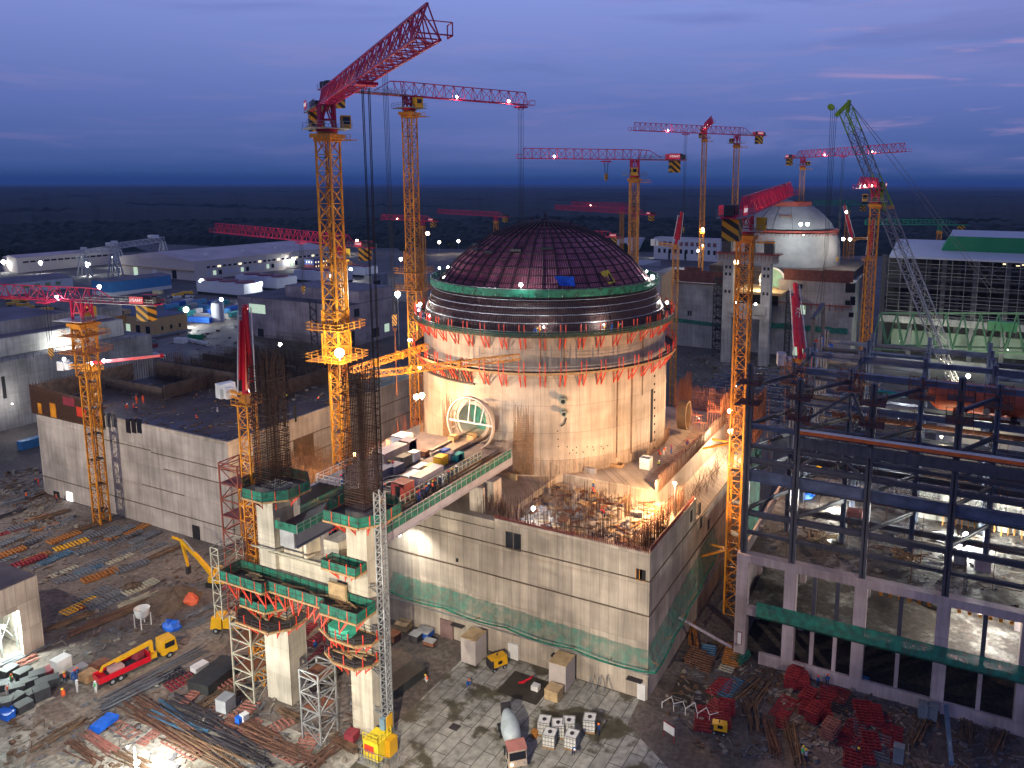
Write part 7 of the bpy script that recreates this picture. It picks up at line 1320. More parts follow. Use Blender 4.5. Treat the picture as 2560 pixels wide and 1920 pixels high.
BP = [(385, 1795, -62, 14, 'rusty'), (430, 1830, -60, 16, 'rusty'), (520, 1880, -62, 15, 'brown'), (560, 1850, -60, 12, 'black'), (480, 1790, -64, 12, 'black'), (440, 1800, -58, 11, 'blue'), (640, 1825, -60, 9, 'rusty'), (690, 1860, -60, 10, 'rusty'), (620, 1870, -62, 10, 'black'), (740, 1885, -60, 9, 'rusty'), (250, 1860, -55, 7, 'pink'), (210, 1880, -50, 7, 'rusty'), (330, 1905, -65, 6, 'brown'), (150, 1840, 10, 6, 'brown'), (390, 1690, 20, 16, 'grey'), (340, 1730, 22, 10, 'grey'), (250, 1560, 26, 9, 'rusty'), (300, 1535, 28, 10, 'brown'), (175, 1555, 24, 7, 'brown'), (350, 1500, 24, 6, 'pale'), (400, 1620, 26, 8, 'grey'), (530, 1680, 30, 7, 'rusty'), (600, 1660, 34, 8, 'rusty'), (660, 1700, 40, 6, 'grey'), (490, 1560, 30, 5, 'grey'), (60, 1640, 12, 7, 'grey'), (40, 1670, 15, 5, 'pink'), (545, 1745, 20, 5, 'brown'), (720, 1790, -50, 4, 'brown'), (860, 1865, -58, 4, 'brown'), (810, 1895, 12, 8, 'rusty'), (1880, 1790, -50, 7, 'brown'), (1930, 1845, -55, 8, 'rusty'), (1985, 1860, -52, 8, 'brown'), (1900, 1740, 30, 6, 'brown'), (1870, 1725, 50, 6, 'brown'), (2330, 1780, -20, 7, 'brown'), (2300, 1830, 35, 6, 'brown'), (2420, 1830, 10, 5, 'brown'), (2500, 1850, 40, 6, 'brown'), (130, 1290, 20, 7, 'brown'), (50, 1250, 30, 6, 'grey'), (95, 1240, -20, 5, 'brown'), (20, 1290, 15, 7, 'black'), (220, 1320, 24, 8, 'brown'), (410, 1385, 20, 6, 'brown'), (1790, 1630, 15, 6, 'brown'), (1730, 1590, -55, 7, 'orange'), (520, 1520, 25, 7, 'grey')]
for i, (px, py, a, l, c) in enumerate(BP):
    reg = 'lower left work pad' if px < 1000 and py > 1700 else 'left yard' if px < 700 else 'yard near the concrete frame' if px > 1500 else 'yard by the right pillar'
    place('bars%d' % l, c, lambda l=l, i=i: barpile(12, l, 2.6 if l > 9 else 1.7, .13, i, .4), px, py, R(86+i % 5) if a < -49 and px < 1000 else R(-a*.4), '%s %s pile of bars and sections in the %s' % ('long' if l > 8 else 'short', c, reg), 'bar pile', 'piles of bars and sections', 'bar_pile')
# trestles of pink frames on the pad
for i, (px, py) in enumerate(((560, 1795), (590, 1830), (660, 1850), (700, 1880), (455, 1870), (300, 1820))): place('frame', 'pink', lambda: gridpanel(1.6, 7, 1, 7, 1, .15, .15), px, py, R(87), 'pink ladder frame on the lower left work pad', 'ladder frame', 'pink ladder frames on the pad', 'ladder_frame')
# blue sheet, boxes, bins along the haul road
def boxthing(px, py, w, d, h, m, name, base, cat, rz=0, z=0, lid=None, feet=True):
    p = G(px, py, z) if z else G(px, py); t = thing(name, tuple(p), base, cat, rz=rz if rz else 1e-4); b = MB(); b.box(-w/2, -d/2, .15, w/2, d/2, h); part('body', b, m, t, True)
    b = MB(); [b.box(s*w*.4-.08, -d/2, 0, s*w*.4+.08, d/2, .15) for s in (-1, 1)]; part('skid', b, DRK, t, True)
    b = MB(); b.box(-w/2-.04, -d/2-.04, h, w/2+.04, d/2+.04, h+.1); part('lid', b, lid or m, t, True); return auto(t, base)
rnd = random.Random(91)
for i, (px, py) in enumerate(((20, 1720), (45, 1735), (60, 1700), (75, 1720), (95, 1705), (110, 1722), (40, 1760), (60, 1775), (12, 1775), (105, 1745), (130, 1715), (25, 1690), (85, 1745))): boxthing(px, py, 1.7, 2.0, rnd.uniform(1, 1.7), mat('bin_dark', (.035, .035, .04), .7, var=.4), 'tool_bin', 'black tool bin in the row by the haul road', 'bin', R(rnd.uniform(-40, 10)), lid=None)
for px, py, w, d, h, m, nm, lb, ct_ in ((15, 1795, 2.4, 1.2, 1, TB, 'trough', 'blue trough at the left edge of the pad', 'trough'), (42, 1777, 1.6, 1, .8, TB, 'trough', 'small blue trough beside the black bins', 'trough'), (155, 1677, 1.8, 2.2, 2.2, WHT, 'white_board_box', 'white crate standing by the crew at the haul road', 'crate'), (122, 1685, 1.8, 2.2, .9, MAG, 'skip', 'rusty red skip beside the white crate', 'skip'), (195, 1685, 1.6, 2.4, 1.1, GREY, 'pallet_box', 'grey pallet box right of the white crate', 'pallet box'), (222, 1700, 2, 2, 1.2, WOOD, 'crate', 'brown crate behind the red truck tail', 'crate'), (245, 1670, 1.8, 3.0, .7, RUST, 'crate', 'long rusty crate behind the truck', 'crate'), (565, 1775, 1.9, 1.9, 2.1, GREY, 'box', 'grey steel cube beside the left pillar foot', 'steel box'), (880, 1850, 1.5, 1.5, 1.2, MAG, 'box', 'dark pink box at the right pillar foot', 'box'), (500, 1675, 1.6, 2.2, .9, WHT, 'tub', 'white tub with oval hole on the dark stack', 'tub'), (600, 1810, .9, .9, 1.1, TB, 'drum', 'blue plastic drum at the end of the pink frames', 'drum'), (612, 1806, .9, .9, 1.3, WHT, 'drum', 'white plastic drum beside the blue one', 'drum'), (540, 1700, 4, 7, 1.6, mat('black_stack', (.03, .032, .03), .6, var=.4), 'stack', 'broad black stack of plates left of the left pillar', 'stack'), (1010, 1710, 3.2, 7, 1.5, MATS['black_stack'] if 'black_stack' in MATS else DRK, 'stack', 'dark plate stack right of the right pillar', 'stack'), (770, 1700, 2.4, 3.0, 1.4, DRK, 'stack', 'dark plate stack between the pillars', 'stack'), (820, 1680, 4, 4.2, 2.2, mat('olive_drab', (.11, .10, .06), .7, var=.4), 'stack', 'olive timber and plate stack behind the stair tower', 'stack'), (985, 1600, 1.8, 1.8, 1.2, RUST, 'crate', 'rusty crate with white tag at the pale wall, front one', 'crate'), (1008, 1573, 2.4, 2, 1.2, PLY, 'crate', 'pale crate against the pale wall, left end', 'crate'), (1040, 1600, 1.8, 1.6, 1.2, DRK, 'bin', 'black bin with white tag at the pale wall', 'bin'), (1062, 1590, 2.6, 2, 1.1, BLUE, 'bin', 'blue bin at the pale wall', 'bin'), (1075, 1612, 2.0, 1.2, .8, RUST, 'bin', 'low rusty bin before the blue bin', 'bin')): boxthing(px, py, w, d, h, m, nm, lb, ct_, R(rnd.uniform(-8, 8)), lid=mat('bin_lid', (.3, .3, .3)) if 'bin' in nm else None)
boxthing(1185, 1648, 2.8, 3.2, 4.4, mat('hut_beige', (.42, .37, .34), .7, var=.1), 'kiosk', 'beige kiosk with roof by the pale wall, left of two', 'kiosk', lid=PLY); boxthing(1405, 1712, 2.9, 3.2, 4.4, MATS['hut_beige'], 'kiosk', 'beige kiosk with roof by the pale wall, right of two', 'kiosk', lid=PLY)
for px, py in ((1178, 1645), (1398, 1712)):
    p = G(px, py)
t = boxthing(1385, 1745, 2.2, 2.0, 1.7, PLY, 'open_bin', 'open cream bin before the right kiosk', 'bin')
# blue and coloured containers in the back yards
def container(px, py, l, m, base, rz=0, h=2.6, w=2.45, name='container', cat='container', z=0):
    p = G(px, py, z) if z else G(px, py); t = thing(name, tuple(p), base, cat, rz=rz or 1e-4); b = MB(); b.box(-w/2, -l/2, .1, w/2, l/2, h); part('body', b, m, t, True)
    b = MB(); [b.box(s*w/2-.03, -l/2+.3+k*.5, .25, s*w/2+.04, -l/2+.45+k*.5, h-.15) for s in (-1, 1) for k in range(int((l-.6)/.5))]; part('ribs', b, m, t, True); b = MB(); b.box(-w/2+.15, -l/2-.05, .2, w/2-.15, -l/2-.01, h-.1); part('door', b, m, t, True); return auto(t, base)
container(78, 1118, 6, LBLUE, 'blue container at the left corner of the left building', R(2)); container(452, 858, 6, WHT, 'white container on the concrete pad behind the left building', R(-80)); container(487, 850, 6, WHT, 'second white container touching the green one', R(-80)) if 0 else None
container(490, 848, 7, GRN, 'green container on the concrete pad behind the left building', R(-78)); container(385, 868, 2.4, MAG, 'small red machine box on the concrete pad', 0, 1.6)
for i, (px, py) in enumerate(((330, 868), (345, 865), (360, 862), (375, 860))): container(px, py, 5, mat('steel_form', (.16, .19, .22), .5), 'grey steel form box in a row behind the left building', R(-10), 2.0)
bl = [(430, 772), (447, 765), (460, 778), (480, 770), (495, 782), (510, 774), (524, 786), (470, 790), (540, 772), (505, 796), (560, 782), (580, 775), (590, 790), (440, 756), (470, 757), (500, 760), (530, 762), (555, 760), (600, 770)]
for i, (px, py) in enumerate(bl): container(px, py, rnd.choice((5, 7, 9)), (LBLUE, BLUE, TEAL, GREY, WHT)[i % 5], '%s cabin in the crowded yard behind the tan building' % ('light blue', 'dark blue', 'turquoise', 'grey', 'white')[i % 5], R(rnd.choice((-80, 5, 8))), rnd.uniform(2.4, 3.2), name='site_cabin', cat='site cabin')
container(500, 806, 14, TB, 'long blue tarpaulined cabin in front of the silo', R(-78), 3.0); container(395, 735, 7, mat('cream', (.55, .5, .3)), 'cream cabin behind the tan building', R(-80)); container(655, 665, 8, BLUE, 'blue container by the warehouse wall', R(-5)); container(1010, 660, 6, mat('rust_box', (.3, .12, .06)), 'rusty container on the far road', R(-70))
for i in range(16): px = rnd.uniform(330, 480); py = rnd.uniform(742, 762); container(px, py, 5, (ORG_, RUST, GREY, WHT)[i % 4], '%s crate in the yard beyond the tan building' % ('red', 'rusty', 'grey', 'white')[i % 4], R(rnd.uniform(-90, 90)), 1.2, 1.8, 'crate', 'crate')
# rolls of white pipe coils
def coil(px, py, n_, base):
    p = G(px, py); q = p+V((-.9*n_*1.2, -.45*n_, 0)) if 0 else p
    for k in range(n_): c = p+V((k*-1.9, k*.25, 1.0)); b = MB(); ringY(b, 0, 0, .65, 1.0, -.5, .5, 16); o = part('pipe_coil', b, WHT, None); o.location = c; o.rotation_euler.z = R(82); o['category'] = 'coil'; o['group'] = 'white pipe coils in a row'; ORG[o.name] = None; auto(o, base)
coil(520, 865, 11, 'white pipe coil in the longer row on the concrete pad'); coil(408, 897, 8, 'white pipe coil in the shorter row behind the left building')
# ---------------------------------------------------------------- vehicles
def wheel(parent, x, y, r, w=.3):
    b = MB(); b.tube((x, y-w/2, r), (x, y+w/2, r), r, 16); t_ = part('wheel', b, BLK, parent, True); b = MB(); b.tube((x, y-w/2-.02, r), (x, y+w/2+.02, r), r*.5, 10); part('rim', b, GREY, t_, True)
def bevbox(b, x0, y0, z0, x1, y1, z1, fx=0, rx=0): # cab with raked front/rear
    b.add([(x0, y0, z0), (x1, y0, z0), (x1, y1, z0), (x0, y1, z0), (x0+rx, y0+.06, z1), (x1-fx, y0+.06, z1), (x1-fx, y1-.06, z1), (x0+rx, y1-.06, z1)], [(0, 3, 2, 1), (4, 5, 6, 7), (0, 1, 5, 4), (1, 2, 6, 5), (2, 3, 7, 6), (3, 0, 4, 7)]); return b
p = G(352, 1668); t = thing('crane_truck', tuple(p), 'red bedded truck with yellow cab and yellow folding crane on the haul road', 'truck', rz=R(79)); 
part('bed', MB().box(-6.3, -1.2, 1.0, 1.0, 1.2, 1.3), RED2, t, True); b = MB(); b.box(-6.3, -1.25, 1.3, 1.0, -1.15, 1.95); b.box(-6.3, 1.15, 1.3, 1.0, 1.25, 1.95); b.box(-6.4, -1.25, 1.0, -6.3, 1.25, 1.95); b.box(1.0, -1.25, 1.0, 1.1, 1.25, 2.4); part('side_board', b, RED2, t, True)
part('chassis', MB().box(-6, -.5, .7, 5, .5, 1.0), DRK, t, True); cbn = part('cab', bevbox(MB(), 2.9, -1.2, .8, 5.4, 1.2, 3.2, .35, .1), YEL2, t, True)
b = MB(); b.add([(5.42, -1.0, 1.9), (5.42, 1.0, 1.9), (5.16, 1.0, 2.9), (5.16, -1.0, 2.9)], [(0, 1, 2, 3)]); b.box(3.4, -1.24, 1.9, 4.9, -1.17, 2.8); b.box(3.4, 1.17, 1.9, 4.9, 1.24, 2.8); part('window', b, DGL, cbn, True); b = MB(); b.box(5.36, -1.1, .8, 5.5, 1.1, 1.2); part('bumper', b, DRK, cbn, True)
for x in (-4.6, -3.4, 4.0): [wheel(t, x, s*1.05, .52, .4) for s in (-1, 1)]
b = MB(); b.box(1.3, -.9, 1.0, 2.2, .9, 1.8); b.bar((1.75, 0, 1.6), (1.75, 0, 3.6), .5); b.bar((1.9, 0, 3.6), (-5.4, 0, 3.0), .42, 4, .32); b.bar((1.4, 0, 3.2), (-3.5, 0, 2.75), .3); b.bar((-5.4, 0, 3.0), (-5.7, 0, 2.3), .3); part('loader_crane', b, YEL2, t, True)
b = MB(); b.box(-4.6, -.9, 1.32, -2.6, .7, 2.2); part('cargo', b, mat('cargo_pink', (.42, .26, .24)), t, True); b = MB(); b.obox((-.2, .2, 2.0), (1.2, 1.4, 1.5), .3); part('red_cargo', b, MAG, t, True); b = MB(); [b.bar((-5, -.8+k*.3, 1.5), (.6, -.6+k*.2, 1.6), .14) for k in range(7)]; part('scrap', b, DRK, t, True)
p = G(1278, 1868); t = thing('mixer_truck', tuple(p), 'concrete mixer truck with grey drum and pink cab roof at the bottom edge', 'mixer truck', rz=R(-48))
part('chassis', MB().box(-4.4, -.6, .8, 4.2, .6, 1.15), DRK, t, True); cbn = part('cab', bevbox(MB(), 2.5, -1.25, .8, 4.7, 1.25, 3.0, .25, 0), mat('cab_cream', (.42, .34, .27), .5), t, True); b = MB(); b.box(2.4, -1.3, 3.0, 4.5, 1.3, 3.12); part('roof_rack', b, mat('roof_pink', (.42, .17, .14), .6), cbn, True); b = MB(); b.add([(4.72, -1.1, 1.8), (4.72, 1.1, 1.8), (4.5, 1.1, 2.8), (4.5, -1.1, 2.8)], [(0, 1, 2, 3)]); b.box(2.9, -1.3, 1.8, 4.2, -1.22, 2.7); b.box(2.9, 1.22, 1.8, 4.2, 1.3, 2.7); part('window', b, DGL, cbn, True)
b = MB(); b.lathe([(.02, 0), (.7, .05), (1.15, 1.0), (1.3, 2.1), (1.3, 2.9), (1.0, 4.2), (.62, 5.2), (.5, 5.3)], 24); th = R(76); b.v = [(2.0-(z*sin(th)+x*cos(th)*0)-.0*x, y, 2.05+z*cos(th)*.9+x) for x, y, z in b.v]; part('drum', b, mat('drum_grey', (.36, .42, .44), .45, var=.25, scale=.8), t, True, smooth=True)
b = MB(); b.box(-4.2, -.7, 2.6, -3.4, .7, 3.9); b.bar((-4.2, 0, 3.0), (-5.0, .1, 2.0), .45); b.bar((-3.6, -.6, 1), (-3.4, -.6, 2.8), .2); b.bar((-3.6, .6, 1), (-3.4, .6, 2.8), .2); part('chute', b, DRK, t, True)
for x in (-3.6, -2.3, 1.0, 3.5): [wheel(t, x, s*1.05, .55, .45) for s in (-1, 1)]
b = MB(); b.ball((4.75, -.8, 1.25), .14, 8); part('headlight', b, lamp_mat((1, .8, .4), 20), t, True); b = MB(); b.ball((4.75, .8, 1.25), .14, 8); part('headlight', b, GREY, t, True)
p = G(552, 1462); t = thing('excavator', tuple(p), 'yellow excavator with folded arm working left of the trestle', 'excavator', rz=R(196))
b = MB(); b.box(-2.2, -1.5, 0, 2.2, -.9, .9); b.box(-2.2, .9, 0, 2.2, 1.5, .9); part('track', b, BLK, t, True); b = MB(); bevbox(b, -3.2, -1.4, 1.0, 1.7, 1.4, 2.1, 0, .3); part('body', b, YEL2, t, True); b = MB(); b.box(-3.0, -.9, 2.1, -.6, .6, 2.5); part('engine_cover', b, DRK, t, True); c_ = part('cab', bevbox(MB(), .1, -1.4, 1.9, 1.7, -.3, 3.3, .3, .1), YEL2, t, True); b = MB(); b.box(.35, -1.43, 2.2, 1.4, -1.3, 3.1); b.box(1.5, -1.3, 2.2, 1.6, -.4, 3.0); part('window', b, DGL, c_, True)
b = MB(); b.bar((1.2, .2, 1.8), (4.2, .2, 5.2), .75, 4, .6); b.bar((4.2, .2, 5.2), (7.6, .2, 8.4), .6, 4, .5); part('boom', b, YEL2, t, True); b = MB(); b.bar((7.6, .2, 8.6), (6.6, .2, 3.2), .5, 4, .36); b.bar((7.6, .2, 8.5), (9.6, .2, 9.0), .35); part('stick', b, YEL2, t, True); b = MB(); b.prism([(6.3, -.2), (6.9, -.2), (6.9, .6), (6.3, .6)], 1.8, 3.3); part('bucket', b, DRK, t, True); b = MB(); b.tube((2.2, -.2, 1.8), (4.6, -.1, 4.9), .14, 8); b.tube((5, .2, 6.4), (7.3, .2, 8.9), .12, 8); part('ram', b, GALV, t, True)
p = G(590, 1575); t = thing('tanker_truck', tuple(p), 'yellow truck with pale topped tank half hidden behind the left scaffold', 'truck', rz=R(205)); b = MB(); b.box(-4.2, -1.25, 1.0, 1.6, 1.25, 2.9); tk_ = part('tank', b, YEL2, t, True); b = MB(); b.box(-4.1, -1.1, 2.9, 1.5, 1.1, 3.0); part('tank_top', b, PLY, tk_, True); c_ = part('cab', bevbox(MB(), 1.9, -1.2, .8, 3.9, 1.2, 2.9, .3, 0), YEL2, t, True); b = MB(); b.add([(3.92, -1, 1.7), (3.92, 1, 1.7), (3.68, 1, 2.7), (3.68, -1, 2.7)], [(0, 1, 2, 3)]); b.box(2.2, -1.24, 1.7, 3.3, -1.17, 2.6); part('window', b, DGL, c_, True); [wheel(t, x, s*1.05, .5, .4) for x in (-3, -1.9, 2.9) for s in (-1, 1)]
def generator(px, py, rz, label, s=1):
    t = thing('generator', tuple(G(px, py)), label, 'generator', rz=rz); b = MB(); bevbox(b, -1.5*s, -.8*s, .7, 1.5*s, .8*s, 2.2*s, .1, .15); part('housing', b, YEL2, t, True); b = MB(); b.box(-1.55*s, -.82*s, .7, -1.0*s, .82*s, 2.0*s); part('radiator', b, DRK, t, True); b = MB(); b.box(-.2, -.84*s, 1.1, .5, -.8*s, 1.6); part('panel', b, DGL, t, True); b = MB(); b.bar((0, 0, 2.2*s), (0, 0, 2.6*s), .14); part('exhaust', b, DRK, t, True); [wheel(t, x*s, y*.8*s, .32, .2) for x in (-.9, .9) for y in (-1, 1)]
generator(1243, 1670, R(60), 'yellow generator with black end by the pale wall'); generator(1798, 1832, R(10), 'small rounded yellow generator on the slabs at the right', .75)
# white caged tanks
def ibc(px, py, rz):
    if 'ibc' not in PROTO:
        t = thing('caged_tank', (0, 0, 0), 'white caged tank', 'caged tank'); b = MB(); b.box(-.56, -.56, .18, .56, .56, 1.9*.72); part('bottle', b, WHT, t, True); b = MB()
        for k in range(5): x = -.6+k*.3; [b.bar((x, s*.6, .15), (x, s*.6, 1.4), .05) for s in (-1, 1)]; [b.bar((s*.6, x, .15), (s*.6, x, 1.4), .05) for s in (-1, 1)]
        for z in (.4, .8, 1.2, 1.4): b.poly([(-.6, -.6, z), (.6, -.6, z), (.6, .6, z), (-.6, .6, z), (-.6, -.6, z)], .05)
        part('cage', b, GALV, t, True); part('pallet', MB().box(-.6, -.6, 0, .6, .6, .15), WOOD, t, True); part('cap', MB().tube((0, 0, 1.36), (0, 0, 1.45), .2, 10), DRK, t, True); PROTO['ibc'] = t; c = t
    else: c = dup(PROTO['ibc'], (0, 0, 0))
    c.location = G(px, py); c.rotation_euler.z = rz; c.scale = (1.45,)*3; c['group'] = 'white caged tanks on the slabs'; auto(c, 'white caged tank on the slab paving beside the mixer truck')
for px, py, a in ((1361, 1830, .3), (1375, 1862, .2), (1395, 1838, .5), (1422, 1832, .4), (1430, 1866, .1), (1474, 1824, .3)): ibc(px, py, a)
# notice board, tripods, manhole, cones
t = thing('notice_board', tuple(G(1672, 1850)), 'blank white notice board on two posts on the slabs', 'notice board', rz=R(-20)); part('board', MB().box(-.95, -.05, 1.1, .95, .05, 2.4), WHT, t, True); b = MB(); [b.box(s*.9-.06, -.06, 0, s*.9+.06, .06, 1.1) for s in (-1, 1)]; b.box(-1, -.08, 2.4, 1, .08, 2.5); part('frame', b, MAG, t, True)
for i, px in enumerate((1476, 1498, 1518)): p = G(px, 1730-i*2); b = MB(); [b.bar((p.x+.9*cos(a), p.y+.9*sin(a), 0), (p.x, p.y, 2.6), .09) for a in (0, 2.1, 4.2)]; auto(solo('tripod', b, GALV, '', 'tripod', 'tripods leaning at the pale wall'), 'grey tripod at the foot of the pale wall')
p = G(1137, 1818); b = MB(); b.box(p.x-.7, p.y-.6, .02, p.x+.7, p.y+.6, .06); solo('manhole_cover', b, DRK, 'dark square cover in the slab paving', 'manhole cover')
p = G(1310, 1720); b = MB(); b.box(p.x-3.4, p.y-2.6, .008, p.x+3.6, p.y+3.0, .03); solo('open_pit', b, mat('pit_mud', (.035, .028, .02), .6, var=.4), 'dark muddy pit cut in the slabs between the kiosks', 'pit'); b = MB(); [b.tube((p.x-1.2+k*.2, p.y+.3, .3+k*.05), (p.x+.4, p.y+1.2+k*.2, .9), .12, 6) for k in range(5)]; solo('hose_heap', b, RED2, 'red hose heap in the muddy pit', 'hose'); b = MB(); b.box(p.x+1.2, p.y, .03, p.x+2.4, p.y+1, .8); solo('water_tank', b, WHT, 'small white tank in the muddy pit', 'tank')
p = G(1250, 1845); b = MB(); b.lathe([(.45, 0), (.5, .9), (.02, .9)], 12, (p.x+4.2, p.y+2.4, 0)); solo('bucket', b, mat('bucket_orange', (.4, .16, .03)), 'orange brown bucket on the slabs right of the mixer', 'bucket')
b = MB(); p = G(1655, 1770); [b.bar((p.x+k*.9, p.y+(k % 2)*1.6, .9+(k % 3)*.2), (p.x+(k+1)*.9, p.y+((k+1) % 2)*1.6, .9+((k+1) % 3)*.2), .09) for k in range(9)]; [b.bar((p.x+k*1.8, p.y, 0), (p.x+k*1.8, p.y, 1.1), .08) for k in range(5)]; solo('barrier_tape', b, WHT, 'pale zigzag barrier tape round the dark pit at the building corner', 'barrier'); b = MB(); b.box(p.x, p.y+1.7, .008, p.x+8, p.y+8, .04); solo('open_pit', b, mat('pit_mud', (0, 0, 0)), 'dark open pit at the corner between the two buildings', 'pit')
p = G(2362, 1800); b = MB(); q = G(2375, 1950); b.bar((p.x, p.y, 2.2), (q.x, q.y, 2.4), .55); solo('steel_beam', b, mat('beam_blue', (.09, .16, .26), .5), 'long blue grey steel beam lying across the right bottom yard', 'beam')
for px, py, lb in ((2306, 1795, 'tall grey steel cabinet in the right yard, left of two'), (2330, 1800, 'tall grey steel cabinet in the right yard, right of two'), (2245, 1905, 'single grey steel cabinet at the right bottom edge')): boxthing(px, py, 1.3, 1.1, 2.4, mat('cabinet', (.17, .21, .24)), 'cabinet', lb, 'cabinet')
for px, py, m_, lb in ((2106, 1705, TB, 'blue sheet heap at the concrete plinth, left of two'), (2158, 1705, LBLUE, 'light blue sheet heap at the concrete plinth, right of two'), (430, 1570, TB, 'blue crumpled sheet heap beside the haul road'), (475, 1505, MATS['tarp_orange'], 'orange red sheet on a heap beside the haul road'), (575, 1470, MATS['panel_red'], 'red plastic heap left of the scaffold'), ):
    p = G(px, py); b = MB(); b.ball((p.x, p.y, .3), 1.5 if px < 1000 else .8, 10, (1.3, .9, .7)); rr = random.Random(px); b.v = [(x+rr.uniform(-.15, .15), y+rr.uniform(-.15, .15), max(0, z+rr.uniform(-.2, .3))) for x, y, z in b.v]; solo('sheet_heap', b, m_, lb, 'sheet heap')
t = thing('water_hopper', tuple(G(358, 1565)), 'white hopper on a white stand beside the haul road', 'hopper'); p = G(358, 1565); b = MB(); b.lathe([(.1, 1.2), (1.0, 2.0), (1.3, 3.4), (1.25, 3.4), (.9, 2.2)], 16, (p.x, p.y, 0)); part('hopper', b, WHT, t); b = MB(); [b.bar((p.x+sx*.9, p.y+sy*.9, 0), (p.x+sx*.9, p.y+sy*.9, 2.4), .12) for sx in (-1, 1) for sy in (-1, 1)]; part('stand', b, WHT, t)
for px, py, r_, hh, lb in ((430, 1500, 5, 1.8, 'long brown earth heap along the haul road'), (620, 1400, 5.5, 3.2, 'brown earth mound behind the excavator'), (600, 1440, 3.5, 1.5, 'low earth mound beside the excavator'), (330, 1470, 2.2, 1.2, 'grey sand heap in the left yard'), (2520, 1690, 3, 2, 'pale rubble heap at the right edge')):
    p = G(px, py); b = MB(); b.lathe([(r_, 0), (r_*.8, hh*.35), (r_*.5, hh*.75), (r_*.15, hh), (.01, hh)], 20, (p.x, p.y, -.05)); rr = random.Random(px); b.v = [(x+rr.uniform(-.4, .4), y+rr.uniform(-.4, .4), z+rr.uniform(-.15, .2)*(1 if z > .1 else 0)) for x, y, z in b.v]; solo('earth_heap', b, mat('earth', (.12, .085, .055), .95, var=.35, scale=1, bump=.5), lb, 'earth heap')
def lamp_tower():
    p = lt; t = thing('light_tower', tuple(p), 'mobile light tower at the bottom edge carrying the bright heads', 'light tower'); b = MB(); b.box(p.x-1, p.y-.7, .4, p.x+1, p.y+.7, 1.6); part('body', b, WHT, t); b = MB(); b.bar((p.x, p.y, 1), (p.x, p.y, 6.6), .16); b.bar((p.x-1.2, p.y, 6), (p.x+1.2, p.y, 6.4), .1); part('pole', b, GALV, t)
lamp_tower()
# parked yellow and white trucks at the far left lot
def ptruck():
    t = thing('parked_truck', (0, 0, 0), '', 'truck'); part('bed', MB().box(-3.6, -1.2, 1.0, 1.2, 1.2, 2.4), YEL2, t, True); part('cab', bevbox(MB(), 1.4, -1.2, .7, 3.4, 1.2, 2.8, .3, 0), YEL2, t, True); b = MB(); b.add([(3.42, -1, 1.6), (3.42, 1, 1.6), (3.18, 1, 2.6), (3.18, -1, 2.6)], [(0, 1, 2, 3)]); part('window', b, DGL, t, True); [wheel(t, x, s*1.05, .5, .35) for x in (-2.4, 2.3) for s in (-1, 1)]; return t
PT = ptruck()
for i, (px, py) in enumerate(((35, 765), (48, 757), (60, 768), (76, 755), (92, 766), (108, 758), (122, 768), (138, 762), (150, 770), (30, 752), (70, 776), (118, 778), (445, 742), (470, 737))):
    o = PT if i == 0 else dup(PT, (0, 0, 0)); o.location = G(px, py); o.rotation_euler.z = R(rnd.uniform(20, 110)); o['group'] = 'yellow trucks parked at the far left'; auto(o, 'yellow truck parked in the lot %s' % ('behind the left jib' if px < 200 else 'beyond the crowded cabins'))
# ---------------------------------------------------------------- people
def person_mesh(pose):
    J = {'stand': [(0, 0, .95), (0, .0, 1.25), (0, 0, 1.45), (0, .02, 1.56), (0, .03, 1.68), (-.1, 0, .88), (-.12, .03, .48), (-.12, 0, .06), (-.12, .14, .03), (.1, 0, .88), (.13, -.04, .48), (.14, -.06, .06), (.14, .1, .03), (-.19, 0, 1.42), (-.26, .02, 1.14), (-.24, .14, .92), (.19, 0, 1.42), (.27, .03, 1.16), (.2, .22, 1.0)],
         'crouch': [(0, 0, .42), (0, .16, .70), (0, .26, .86), (0, .33, .94), (0, .38, 1.04), (-.12, 0, .38), (-.2, .38, .50), (-.16, .1, .08), (-.16, .26, .04), (.12, 0, .38), (.2, .38, .46), (.16, .12, .08), (.16, .28, .04), (-.2, .24, .82), (-.26, .42, .60), (-.14, .56, .44), (.2, .24, .82), (.26, .44, .60), (.12, .58, .42)],
         'bend': [(0, 0, .90), (0, .24, 1.10), (0, .40, 1.18), (0, .50, 1.20), (0, .60, 1.22), (-.1, 0, .84), (-.14, .06, .46), (-.14, -.02, .06), (-.14, .14, .03), (.1, 0, .84), (.14, .02, .46), (.16, -.06, .06), (.16, .1, .03), (-.2, .38, 1.14), (-.24, .44, .88), (-.14, .56, .70), (.2, .38, 1.14), (.24, .46, .88), (.14, .60, .72)]}[pose]
    E_ = [(0, 1), (1, 2), (2, 3), (3, 4), (0, 5), (5, 6), (6, 7), (7, 8), (0, 9), (9, 10), (10, 11), (11, 12), (2, 13), (13, 14), (14, 15), (2, 16), (16, 17), (17, 18)]
    rad = [.15, .15, .14, .06, .105, .10, .07, .05, .04, .10, .07, .05, .04, .07, .05, .04, .07, .05, .04]
    me = bpy.data.meshes.new('sk'); me.from_pydata(J, E_, []); o = bpy.data.objects.new('sk', me); COL.objects.link(o); md = o.modifiers.new('s', 'SKIN'); 
    for i, v in enumerate(me.skin_vertices[0].data): v.radius = (rad[i]*1.1, rad[i]*1.1); v.use_root = i == 0
    s_ = o.modifiers.new('u', 'SUBSURF'); s_.levels = 1; bpy.context.view_layer.update(); r_ = bpy.data.meshes.new_from_object(o.evaluated_get(bpy.context.evaluated_depsgraph_get())); bpy.data.objects.remove(o); r_.polygons.foreach_set('use_smooth', [True]*len(r_.polygons)); return r_, J
